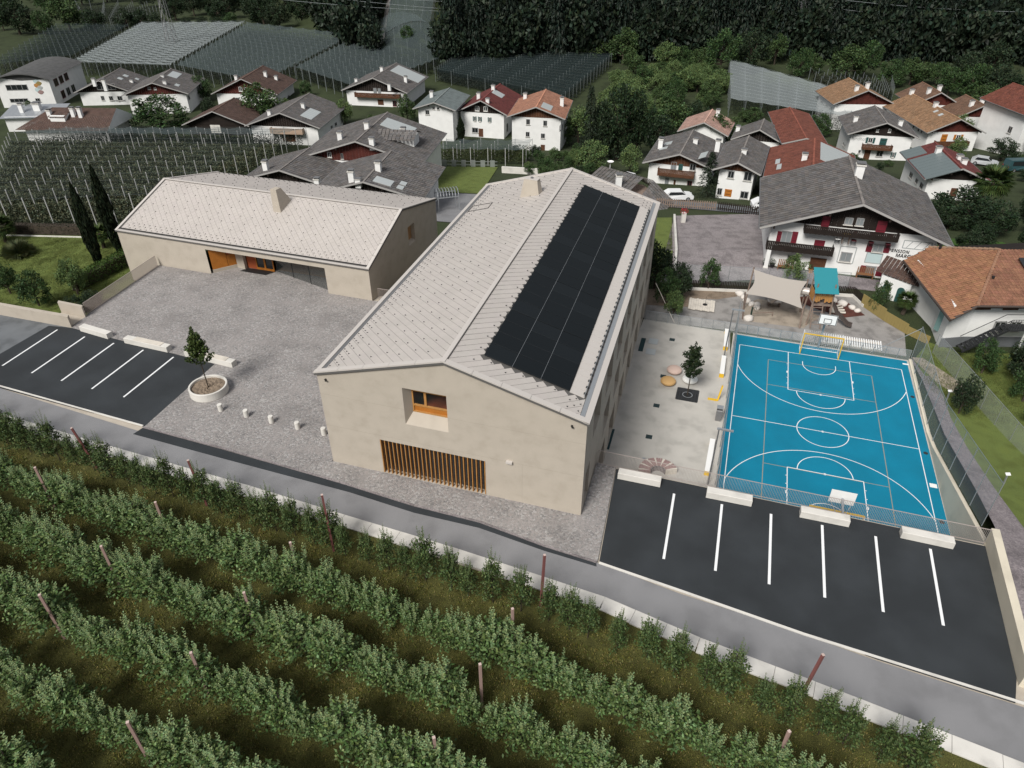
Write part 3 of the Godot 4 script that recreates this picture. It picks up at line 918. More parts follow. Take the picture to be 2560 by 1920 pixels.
	for t in 3:
		b = MB.new()
		b.bevel(Transform3D(Basis(Vector3.RIGHT, Vector3.BACK, Vector3.DOWN), Vector3.ZERO), Vector3(1.285, 0.035, 1.655), 0.006)
		pvm.append(b.mesh())
	for c in 3:
		for r in 21:
			var q := MeshInstance3D.new()
			q.name = "solar_panel"
			q.mesh = pvm[0]
			q.material_override = M.pv if (c * 7 + r * 3) % 4 else M.pv_b
			pv.add_child(q, true)
			var gap := 0.05 * (r / 4)
			var tilt := 0.0
			q.transform = Transform3D(Basis(S2, sr, nn), pr_ + S2 * (1.92 + 0.65 + r * 1.318 + gap) + sr * (6.62 - 0.83 - c * 1.685) + nn * (0.10 + (0.008 if r % 2 else 0.0)))
	b = MB.new()
	for r in 21: b.box(Transform3D(Basis(S2, sr, nn), pr_ + S2 * (1.92 + 0.65 + r * 1.318) + sr * 6.64 + nn * 0.06), Vector3(0.3, 0.1, 0.06))
	part(pv, "clamps", b, M.dark_steel)
	for c in [1, 2]:
		b = MB.new()
		b.box(Transform3D(Basis(S2, sr, nn), pr_ + S2 * 16.0 + sr * (6.62 + 0.012 - c * 1.685) + nn * 0.115), Vector3(28.2, 0.014, 0.02))
		part(pv, "joint_rail", b, M.zinc)
	# plain strip of grey sheets and the snow fence below the panels
	for k in 45:
		b = MB.new()
		b.box(Transform3D(Basis(S2, sr, nn), pr_ + S2 * (1.92 + 0.31 + k * 0.627) + sr * 1.13 + nn * 0.02), Vector3(0.60, 0.86, 0.03))
		part(roof, "sheet_panel", b, M.roof_trim)
	b = MB.new()
	for k in 45: b.box(Transform3D(Basis(S2, sr, nn), pr_ + S2 * (2.22 + k * 0.627) + sr * 0.74 + nn * 0.09), Vector3(0.03, 0.16, 0.16))
	stuff(roof, "snow_fence_brackets", b, M.dark_steel)
	b = MB.new()
	b.box(Transform3D(Basis(S2, sr, nn), pr_ + S2 * 16.0 + sr * 0.74 + nn * 0.15), Vector3(28.2, 0.035, 0.035))
	part(roof, "snow_rail", b, M.steel)
	# tapered concrete chimney
	chimney_block(o, Vector3(0.63, 0, -58.02), Vector3(2.35, 0, -57.22), 0.95, 11.1, 13.05, 0.18)
	# roof hatch outline on the left slope
	var nl: Vector3 = S2.cross(sl).normalized()
	if nl.y < 0: nl = -nl
	b = MB.new()
	for q in [[25.2, 26.55, 0.55, 0.60], [25.2, 26.55, 2.42, 2.47], [25.2, 25.25, 0.55, 2.47], [26.5, 26.55, 0.55, 2.47]]:
		b.box(Transform3D(Basis(S2, sl, nl), pl + S2 * (q[0] + q[1]) * 0.5 + sl * (q[2] + q[3] + 0.3) * 0.5 + nl * 0.03), Vector3(q[1] - q[0], q[3] - q[2], 0.03))
	part(roof, "hatch_frame", b, M.black)

func chimney_block(parent: Node, a: Vector3, c: Vector3, depth: float, y0: float, y1: float, lean: float):
	var e := (c - a).normalized()
	var back := Vector3(e.z, 0, -e.x)
	var lo := [a, c, c + back * depth, a + back * depth]
	var m: Vector3 = (lo[0] + lo[1] + lo[2] + lo[3]) * 0.25
	var b := MB.new()
	var hi := []
	for i in 4:
		var q: Vector3 = m + (lo[i] - m) * Vector3(0.62, 1, 0.62)
		hi.append(Vector3(q.x, y1, q.z))
		lo[i].y = y0
	for i in 4: b.quad(lo[i], lo[(i + 1) % 4], hi[(i + 1) % 4], hi[i])
	b.quad(hi[0], hi[1], hi[2], hi[3])
	var ch := part(parent, "chimney", b, M.concrete)
	b = MB.new()
	var up := Vector3.UP * 0.04
	b.quad(hi[0] + up + (hi[0] - m) * Vector3(0.04, 0, 0.04), hi[1] + up + (hi[1] - m) * Vector3(0.04, 0, 0.04), hi[2] + up + (hi[2] - m) * Vector3(0.04, 0, 0.04), hi[3] + up + (hi[3] - m) * Vector3(0.04, 0, 0.04))
	for i in 4: b.quad(hi[i] + (hi[i] - m) * Vector3(0.04, 0, 0.04), hi[(i + 1) % 4] + (hi[(i + 1) % 4] - m) * Vector3(0.04, 0, 0.04), hi[(i + 1) % 4] + up + (hi[(i + 1) % 4] - m) * Vector3(0.04, 0, 0.04), hi[i] + up + (hi[i] - m) * Vector3(0.04, 0, 0.04))
	part(ch, "cap", b, M.roof_trim)
	b = MB.new()
	b.lathe(Vector3(m.x, y1, m.z), [Vector2(0.12, 0), Vector2(0.12, 0.14), Vector2(0.0, 0.16)], 12)
	part(ch, "vent", b, M.gutter)

# the lower hall on the plaza: front eave 6.37, ridge 9.0, back eave 7.4
func build_hall():
	var o := thing("hall_building", "low pale concrete hall with pale tiled roof behind the plaza", "building")
	var A0 := Vector3(-37.23, 0, -63.51)
	var e := Vector3(0.9477, 0, 0.3191)
	var bk := Vector3(0.3191, 0, -0.9477)
	var W := 26.49
	var hp := func(u, v, y): return A0 + e * u + bk * v + Vector3.UP * y
	var nf := -bk
	var he := 6.3
	var hr := 8.93
	var hb := 7.35
	var b := MB.new()
	wall_with_holes(b, hp.call(0, 0, 0), e, v2([0, 0.2, W, 0.2, W, he, 0, he]), [[9.8, 22.17, 3.2, 5.78, 0.0, [0, 0, 0, 0]]], nf)
	var g := v2([0, 0.2, 14.3, 0.2, 14.3, hb, 6.95, hr, 0, he])
	wall_with_holes(b, hp.call(W, 0, 0), bk, g, [[7.8, 9.22, 5.15, 6.95, 0.4, [0.0, 0.0, 0.2, 0.1]]], e)
	wall_with_holes(b, hp.call(0, 0, 0), bk, g, [], -e)
	b.quad(hp.call(W, 14.3, -1), hp.call(0, 14.3, -1), hp.call(0, 14.3, hb), hp.call(W, 14.3, hb))
	part(o, "walls", b, M.concrete)
	# recessed entrance: floor plan of the niche
	var pl := [[9.8, 0.0], [9.85, 0.3], [11.3, 2.05], [12.2, 2.3], [15.25, 2.3], [22.0, 0.5], [22.17, 0.0]]
	var en := Node3D.new()
	en.name = "entrance"
	o.add_child(en)
	tag(en, "recessed entrance with orange timber doors and tall panes")
	b = MB.new()
	b.fan([hp.call(9.8, 0, 5.78), hp.call(22.17, 0, 5.78), hp.call(22.17, 3, 5.78), hp.call(9.8, 3, 5.78)])
	part(en, "soffit", b, M.concrete)
	b = MB.new()
	b.prism(PackedVector2Array([_xz(hp.call(9.8, -0.02, 0)), _xz(hp.call(22.17, -0.02, 0)), _xz(hp.call(22.17, 2.6, 0)), _xz(hp.call(9.8, 2.6, 0))]), S, S + 0.046)
	part(en, "niche_floor", b, M.cobbles)
	var rz := func(a, c, y0, y1, m, called, thick):
		var q := MB.new()
		var p0: Vector3 = hp.call(a[0], a[1], (y0 + y1) * 0.5)
		var p1: Vector3 = hp.call(c[0], c[1], (y0 + y1) * 0.5)
		q.bar(p0, p1, thick, y1 - y0)
		return part(en, called, q, m)
	rz.call([9.85, 0.25], [11.3, 2.05], S, S + 0.35, M.concrete, "plinth", 0.2)
	rz.call([9.87, 0.25], [10.75, 1.36], S + 0.36, 5.75, M.orange_wood, "timber_panel", 0.08)
	rz.call([10.77, 1.38], [11.3, 2.05], S + 0.36, 4.75, M.orange_wood, "timber_panel", 0.08)
	rz.call([10.77, 1.42], [11.3, 2.09], 4.75, 5.75, M.room_red, "upper_pane", 0.05)
	rz.call([11.35, 2.05], [12.3, 1.9], S, 5.75, M.concrete, "pier", 0.3)
	rz.call([12.3, 2.2], [13.3, 2.2], S, 5.75, M.room_red, "side_panel", 0.08)
	for d in [[13.3, 14.25], [14.25, 15.2]]:
		rz.call([d[0] + 0.06, 2.24], [d[1] - 0.06, 2.24], S + 0.1, 5.7, M.window_glass, "door_pane", 0.03)
		for q in [[d[0], d[0] + 0.09], [d[1] - 0.09, d[1]]]: rz.call([q[0], 2.2], [q[1], 2.2], S, 5.75, M.orange_wood, "door_frame", 0.08)
		rz.call([d[0] + 0.09, 2.2], [d[1] - 0.09, 2.2], S, S + 0.25, M.orange_wood, "door_frame", 0.08)
	b = MB.new()
	b.prism(PackedVector2Array([_xz(hp.call(12.0, 1.3, 0)), _xz(hp.call(14.8, 1.3, 0)), _xz(hp.call(15.3, 2.2, 0)), _xz(hp.call(12.3, 2.1, 0))]), S + 0.046, S + 0.056)
	part(en, "door_mat", b, M.black)
	for k in 3:
		var t0 := k / 3.0
		var t1 := (k + 1) / 3.0
		var a := [lerpf(15.4, 22.0, t0), lerpf(2.25, 0.45, t0)]
		var c := [lerpf(15.4, 22.0, t1), lerpf(2.25, 0.45, t1)]
		rz.call(a, c, S + 0.1, 5.7, M.pane, "glass_panel", 0.02)
		rz.call([lerpf(a[0], c[0], 0.99), lerpf(a[1], c[1], 0.99)], c, S, 5.75, M.black, "mullion", 0.06)
	rz.call([21.98, 0.5], [22.14, 0.42], S, 5.75, M.orange_wood, "end_post", 0.1)
	# foyer wall and floor behind the panes; orange reflection put into the colour
	b = MB.new()
	b.quad(hp.call(15.2, 4.5, S), hp.call(23.2, 2.9, S), hp.call(23.2, 2.9, 5.78), hp.call(15.2, 4.5, 5.78))
	b.quad(hp.call(15.2, 2.3, S + 0.01), hp.call(22.1, 0.5, S + 0.01), hp.call(23.2, 2.9, S + 0.01), hp.call(15.2, 4.5, S + 0.01))
	part(en, "foyer", b, M.foyer_wall)
	# gable window
	b = MB.new()
	b.quad(hp.call(W, 7.8, 5.35) - e * 0.4, hp.call(W, 9.22, 5.35) - e * 0.4, hp.call(W, 9.22, 6.85) - e * 0.4, hp.call(W, 7.8, 6.85) - e * 0.4)
	part(o, "gable_window", b, M.foyer_wall)
	# roof
	var roof := Node3D.new()
	roof.name = "roof"
	o.add_child(roof)
	tag(roof, "pale rhombic tiled roof with snow guards")
	var ov := 0.1
	var fl: Vector3 = hp.call(-ov, -ov, he + 0.05)
	var fr: Vector3 = hp.call(W + ov, -ov, he + 0.05)
	var rl: Vector3 = hp.call(0.42, 6.95, hr + 0.1)
	var rr: Vector3 = hp.call(W + ov, 6.95, hr + 0.1)
	var bl: Vector3 = hp.call(0.7, 14.4, hb + 0.05)
	var br: Vector3 = hp.call(W + ov, 14.4, hb + 0.05)
	b = MB.new()
	b.quad(fl, fr, rr, rl)
	b.quad(rl, rr, br, bl)
	b.quad(fl + Vector3.DOWN * 0.12, fr + Vector3.DOWN * 0.12, fr, fl)
	b.quad(fr + Vector3.DOWN * 0.12, rr + Vector3.DOWN * 0.12, rr, fr)
	b.quad(rr + Vector3.DOWN * 0.12, br + Vector3.DOWN * 0.12, br, rr)
	part(roof, "roof_deck", b, M.underlay)
	var gl := MB.new()
	var s := (rr - fr)
	var slen := s.length()
	s = s.normalized()
	tile_roof(roof, fl, e, s, v2([0.45, 0.42, W - 0.15, 0.42, W - 0.15, slen - 0.12, 0.88, slen - 0.12]), Rect2(), Color(0.49, 0.45, 0.42), 300, 0, gl)
	var s2 := (rr - br)
	var slen2 := s2.length()
	s2 = s2.normalized()
	tile_roof(roof, bl, e, s2, v2([0.2, 0.2, W - 0.9, 0.2, W - 0.9, slen2 - 0.12, 0.1, slen2 - 0.12]), Rect2(), Color(0.49, 0.45, 0.42), 0, 0, gl)
	stuff(roof, "snow_guards", gl, M.black)
	var ed := func(a: Vector3, c: Vector3, w: float, m: Material, called: String):
		var q := MB.new()
		q.bar(a, c, w, 0.07)
		part(roof, called, q, m)
	ed.call(fl + bk * 0.14 + Vector3.UP * 0.05, fr + bk * 0.14 + Vector3.UP * 0.05, 0.28, M.roof_trim, "eave_flashing")
	ed.call(fl + e * 0.14 + Vector3.UP * 0.05, rl + e * 0.14 + Vector3.UP * 0.05, 0.26, M.roof_trim, "verge_flashing")
	ed.call(rl + e * 0.14 + Vector3.UP * 0.05, bl + e * 0.14 + Vector3.UP * 0.05, 0.26, M.roof_trim, "verge_flashing")
	for k in 5: ed.call(fr.lerp(rr, k / 5.0 + 0.004) - e * 0.15 + Vector3.UP * 0.05, fr.lerp(rr, (k + 1) / 5.0 - 0.002) - e * 0.15 + Vector3.UP * 0.05, 0.28, M.roof_trim, "verge_flashing")
	ed.call(rr - e * 0.15 + Vector3.UP * 0.05, br - e * 0.15 + Vector3.UP * 0.05, 0.28, M.roof_trim, "verge_flashing")
	ed.call(rl + Vector3.UP * 0.06, rr + Vector3.UP * 0.06, 0.22, M.roof_trim, "ridge_cap")
	ed.call(fl + e * 0.3 + s * 0.36 + Vector3.UP * 0.03, fr - e * 0.3 + s * 0.36 + Vector3.UP * 0.03, 0.07, M.black, "gutter_slot")
	# leaning chimney block, upright on its left side
	var lo := [hp.call(14.45, 4.68, 7.9), hp.call(15.27, 4.68, 7.9), hp.call(15.45, 6.5, 8.6), hp.call(14.6, 6.5, 8.6)]
	var hi := [hp.call(14.5, 4.75, 10.3), hp.call(15.12, 4.75, 10.3), hp.call(15.2, 5.4, 10.3), hp.call(14.58, 5.4, 10.3)]
	b = MB.new()
	for i in 4: b.quad(lo[i], lo[(i + 1) % 4], hi[(i + 1) % 4], hi[i])
	b.quad(hi[0], hi[1], hi[2], hi[3])
	part(o, "chimney", b, M.concrete)

func _xz(p: Vector3) -> Vector2: return Vector2(p.x, p.z)
# ---------------------------------------------------------------- sports court, yard, playground
var CO := Vector3(26.07, 0, -51.08)
var C1 := Vector3(0.9516, 0, 0.3074)
var C2 := Vector3(-0.3074, 0, 0.9516)
func cp(u: float, v: float, y := 0.0) -> Vector3: return CO + C1 * u + C2 * v + Vector3.UP * y

func ribbon(parent: Node, called: String, pts: Array, w: float, y: float, m: Material):
	# a painted line along court points (u, v)
	var b := MB.new()
	for i in pts.size() - 1:
		var ta: Vector2 = (pts[min(i + 1, pts.size() - 1)] - pts[max(i - 1, 0)]).normalized()
		var tb: Vector2 = (pts[min(i + 2, pts.size() - 1)] - pts[i]).normalized()
		var na := Vector2(-ta.y, ta.x) * w * 0.5
		var nb := Vector2(-tb.y, tb.x) * w * 0.5
		var p: Vector2 = pts[i]
		var q: Vector2 = pts[i + 1]
		b.quad(cp(p.x - na.x, p.y - na.y, y), cp(p.x + na.x, p.y + na.y, y), cp(q.x + nb.x, q.y + nb.y, y), cp(q.x - nb.x, q.y - nb.y, y))
	part(parent, called, b, m)

func arc(c: Vector2, r: float, a0: float, a1: float, n := 40) -> Array:
	var p := []
	for i in n + 1:
		var t := lerpf(a0, a1, float(i) / n)
		p.append(c + Vector2(cos(t), sin(t)) * r)
	return p

func build_court():
	var W := 12.96
	var L := 21.3
	var q := func(a): 
		var out := []
		for p in a:
			var w := cp(p[0], p[1])
			out.append(w.x); out.append(w.z)
		return out
	var slab := sheet("court_slab", q.call([[-7.15, -1.95], [7.35, -1.75], [7.45, 23.0], [-7.15, 23.2]]), -0.012, M.yard_paving, 0.2)
	var court := sheet("sports_court", q.call([[-6.95, -1.7], [7.05, -1.55], [7.2, 22.9], [-6.95, 22.9]]), 0.0, M.court_blue, 0.01)
	court.set_meta("label", "bright blue sports court with white lines")
	var y := 0.005
	var lw := 0.055
	var rect := func(u0, v0, u1, v1, m, yy): ribbon(court, "court_line", [Vector2(u0, v0), Vector2(u1, v0)], lw, yy, m); ribbon(court, "court_line", [Vector2(u1, v0), Vector2(u1, v1)], lw, yy, m); ribbon(court, "court_line", [Vector2(u1, v1), Vector2(u0, v1)], lw, yy, m); ribbon(court, "court_line", [Vector2(u0, v1), Vector2(u0, v0)], lw, yy, m)
	rect.call(-4.05, 1.75, 4.05, L - 1.75, M.ochre_paint, 0.0035)
	for v in [5.55, L - 5.75]: ribbon(court, "court_line", [Vector2(-4.05, v), Vector2(4.05, v)], lw, 0.0035, M.ochre_paint)
	rect.call(-W / 2, 0.0, W / 2, L, M.line_paint, y)
	ribbon(court, "court_line", [Vector2(-W / 2, L / 2), Vector2(W / 2, L / 2)], lw, y, M.line_paint)
	ribbon(court, "centre_circle", arc(Vector2(0, L / 2), 1.8, 0, TAU, 64), lw, y, M.line_paint)
	ribbon(court, "centre_spot", arc(Vector2(0, L / 2), 0.05, 0, TAU, 12), 0.1, y, M.line_paint)
	for e in [0, 1]:
		var f := func(v): return v if e == 0 else L - v
		var sg := 1.0 if e == 0 else -1.0
		for u in [-2.45, 2.45]:
			ribbon(court, "key_line", [Vector2(u, f.call(0.0)), Vector2(u, f.call(5.8))], lw, y, M.line_paint)
			for v in [1.95, 3.2, 4.05, 4.9]:
				var ww := 0.05 if v != 3.2 else 0.3
				ribbon(court, "key_mark", [Vector2(u, f.call(v)), Vector2(u + sign(u) * (0.12), f.call(v))], ww, y, M.line_paint)
		ribbon(court, "key_line", [Vector2(-2.45, f.call(5.8)), Vector2(2.45, f.call(5.8))], lw, y, M.line_paint)
		ribbon(court, "free_throw_arc", arc(Vector2(0, f.call(5.8)), 1.8, 0, PI * sg, 36), lw, y, M.line_paint)
		ribbon(court, "free_throw_spot", arc(Vector2(0, f.call(5.8)), 0.05, 0, TAU, 12), 0.1, y, M.line_paint)
		ribbon(court, "hoop_arc", [Vector2(-1.3, f.call(1.15))] + arc(Vector2(0, f.call(1.5)), 1.3, PI * (1.0 if e == 0 else -1.0), 0, 30) + [Vector2(1.3, f.call(1.15))], lw, y, M.line_paint)
		# three point line: where it meets the side lines
		var r := 6.75
		var s := asin(W / 2 / r)
		var a0 := PI / 2 - s
		var pts := []
		for i in 49:
			var t := lerpf(-s, s, i / 48.0)
			pts.append(Vector2(sin(t) * r, f.call(1.35 + cos(t) * r)))
		ribbon(court, "three_point_arc", pts, lw, y, M.line_paint)
	# lids and worn marks set in the court
	for p in [[6.9, -1.0, 0.45, 0.2], [6.85, 14.5, 0.45, 0.4]]:
		var b := MB.new()
		b.box(Transform3D(Basis(C1, Vector3.UP, C2), cp(p[0], p[1], 0.003)), Vector3(p[2], 0.012, p[3]))
		part(court, "cover_plate", b, M.white_paint)
	for p in [[6.85, 3.9], [6.85, 11.0], [6.85, 18.0]]:
		var b := MB.new()
		b.lathe(cp(p[0], p[1], 0.0), [Vector2(0.16, 0), Vector2(0.16, 0.006), Vector2(0, 0.006)], 12)
		part(court, "floor_socket", b, M.dark_steel)
	# goals and hoops
	goal(cp(0, 0, 0), atan2(C2.x, C2.z), "handball goal with yellow and white posts at the far end of the blue court")
	goal(cp(0, L, 0), atan2(-C2.x, -C2.z), "handball goal at the near end of the blue court, mostly hidden below the railing")
	hoop(cp(0, -1.6, 0), atan2(C2.x, C2.z), "basketball hoop with white backboard behind the far goal")
	hoop(cp(0, L + 1.35, 0), atan2(-C2.x, -C2.z), "basketball hoop seen from behind, beside the car park railing")
	# low wall with ramp on the right side of the court
	var w := thing("side_wall", "white low wall rising along the right side of the blue court", "wall")
	var b := MB.new()
	for i in 12:
		var t0 := i / 12.0
		var t1 := (i + 1) / 12.0
		var h := func(t): return 0.12 + maxf(0.0, t - 0.45) / 0.55 * 3.3
		var v0 := lerpf(-1.8, 23.2, t0)
		var v1 := lerpf(-1.8, 23.2, t1)
		var a := [cp(7.2, v0), cp(7.2, v1), cp(7.45, v1), cp(7.45, v0)]
		var up0: Vector3 = Vector3.UP * h.call(t0)
		var up1: Vector3 = Vector3.UP * h.call(t1)
		b.quad(a[0] - Vector3.UP, a[1] - Vector3.UP, a[1] + up1, a[0] + up0)
		b.quad(a[2] - Vector3.UP, a[3] - Vector3.UP, a[3] + up0, a[2] + up1)
		b.quad(a[0] + up0, a[1] + up1, a[2] + up1, a[3] + up0)
	part(w, "wall_body", b, M.cream_wall)
	# net fences
	net_fence("ball_fence", "tall net fence with steel posts on the right side of the blue court", cp(7.33, -1.7), cp(7.33, 21.5), 3.2, 10, 0.12, 3.3)
	net_fence("ball_fence", "net fence between the blue court and the pale yard", cp(-7.05, -1.8), cp(-7.05, 23.0), 3.2, 12)
	net_fence("low_fence", "low wire fence behind the far goal", cp(-7.0, -1.85), cp(7.2, -1.7), 1.0, 15)
	net_fence("low_fence", "low wire fence at the far end of the pale yard", Vector3(12.3, 0, -57.4), cp(-7.0, -1.85), 1.0, 8)
	# stay of the corner
	b = MB.new()
	b.tube([cp(7.3, -1.6, 3.2), cp(4.2, -1.9, 0.1)], [0.03, 0.03], 6)
	solo("brace_pole", b, M.steel, "slanting steel brace at the far right corner of the court", "pole")
	b = MB.new()
	b.tube([Vector3(13.2, 3.0, -59.0), Vector3(14.9, 0.0, -56.9)], [0.03, 0.03], 6)
	solo("brace_pole", b, M.plank_pale, "slanting pale brace at the far corner of the school", "pole")

func net_fence(called: String, label: String, a: Vector3, c: Vector3, h: float, n: int, base0 := 0.0, base1 := 0.0):
	var o := thing(called, label, "fence", a)
	var b := MB.new()
	var d := c - a
	var lift := func(t): return base0 + maxf(0.0, t - 0.45) / 0.55 * (base1 - base0) if base1 > 0 else 0.0
	for i in n:
		var p := d * (float(i) / n)
		var q := d * (float(i + 1) / n)
		var u0: Vector3 = Vector3.UP * lift.call(float(i) / n)
		var u1: Vector3 = Vector3.UP * lift.call(float(i + 1) / n)
		b.quad(p + u0, q + u1, q + u1 + Vector3.UP * h, p + u0 + Vector3.UP * h)
	part(o, "net", b, M.net_fence)
	for i in n + 1:
		b = MB.new()
		var p: Vector3 = d * (float(i) / n) + Vector3.UP * lift.call(float(i) / n)
		b.tube([p, p + Vector3.UP * h], [0.025, 0.025], 6)
		part(o, "post", b, M.steel)
	b = MB.new()
	for i in n:
		var p: Vector3 = d * (float(i) / n) + Vector3.UP * (h + lift.call(float(i) / n))
		var q: Vector3 = d * (float(i + 1) / n) + Vector3.UP * (h + lift.call(float(i + 1) / n))
		b.tube([p, q], [0.018, 0.018], 5, false)
	part(o, "top_rail", b, M.zinc)

func goal(at: Vector3, yaw: float, label: String):
	# local: z towards the playing field
	var o := thing("handball_goal", label, "goal", at, yaw)
	for s in [-1.0, 1.0]:
		var b := MB.new()
		b.cbox(Vector3(s * 1.54, 1.04, 0), Vector3(0.08, 2.08, 0.08))
		part(o, "post", b, M.yellow_paint)
		b = MB.new()
		b.tube([Vector3(s * 1.54, 2.0, -0.04), Vector3(s * 1.54, 2.0, -0.75), Vector3(s * 1.54, 1.2, -0.95), Vector3(s * 1.54, 0.05, -1.05), Vector3(s * 1.54, 0.03, -0.05)], [0.02, 0.02, 0.02, 0.02, 0.02], 6)
		part(o, "side_stay", b, M.white_paint)
	var b := MB.new()
	b.cbox(Vector3(0, 2.04, 0), Vector3(3.0, 0.08, 0.08))
	part(o, "crossbar", b, M.yellow_paint)
	b = MB.new()
	b.tube([Vector3(-1.54, 0.05, -1.05), Vector3(1.54, 0.05, -1.05)], [0.025, 0.025], 6)
	part(o, "ground_bar", b, M.white_paint)
	b = MB.new()
	var nt := 0.006
	for i in 21:
		var x := -1.5 + 3.0 * i / 20
		b.bar(Vector3(x, 2.0, -0.75), Vector3(x, 0.05, -1.05), nt, nt)
		b.bar(Vector3(x, 2.02, 0), Vector3(x, 2.0, -0.75), nt, nt)
	for i in 14:
		var t := i / 13.0
		b.bar(Vector3(-1.5, 2.0 - 1.95 * t, -0.75 - 0.3 * t), Vector3(1.5, 2.0 - 1.95 * t, -0.75 - 0.3 * t), nt, nt)
		for s in [-1.5, 1.5]: b.bar(Vector3(s, 2.0 - 1.95 * t, 0), Vector3(s, 2.0 - 1.95 * t, -0.75 - 0.3 * t), nt, nt)
	stuff(o, "net", b, M.white_paint)

func hoop(at: Vector3, yaw: float, label: String):
	var o := thing("basketball_hoop", label, "hoop", at, yaw)
	var b := MB.new()
	b.cbox(Vector3(0, 1.6, 0), Vector3(0.15, 3.2, 0.15))
	part(o, "pole", b, M.steel)
	b = MB.new()
	b.bar(Vector3(0, 3.1, 0), Vector3(0, 3.3, 1.1), 0.12, 0.12)
	b.bar(Vector3(0, 2.4, 0), Vector3(-0.6, 3.0, 1.1), 0.03, 0.03)
	b.bar(Vector3(0, 2.4, 0), Vector3(0.6, 3.0, 1.1), 0.03, 0.03)
	part(o, "arm", b, M.zinc)
	b = MB.new()
	b.cbox(Vector3(0, 3.35, 1.14), Vector3(1.4, 0.95, 0.03))
	part(o, "backboard", b, M.white_paint)
	b = MB.new()
	for q in [[0, 3.80, 1.36, 0.05], [0, 2.90, 1.36, 0.05]]: b.cbox(Vector3(q[0], q[1], 1.157), Vector3(q[2], q[3], 0.006))
	for s in [-1.0, 1.0]: b.cbox(Vector3(s * 0.66, 3.35, 1.157), Vector3(0.05, 0.9, 0.006))
	for q in [[0, 3.42, 0.6, 0.05], [0, 3.02, 0.6, 0.05]]: b.cbox(Vector3(q[0], q[1], 1.157), Vector3(q[2], q[3], 0.006))
	for s in [-1.0, 1.0]: b.cbox(Vector3(s * 0.28, 3.22, 1.157), Vector3(0.05, 0.45, 0.006))
	part(o, "board_marking", b, M.black)
	b = MB.new()
	var r := []
	var rr := []
	for i in 21:
		r.append(Vector3(cos(TAU * i / 20) * 0.225, 3.05, 1.42 + sin(TAU * i / 20) * 0.225))
		rr.append(0.012)
	b.tube(r, rr, 5, false)
	part(o, "rim", b, M.steel)

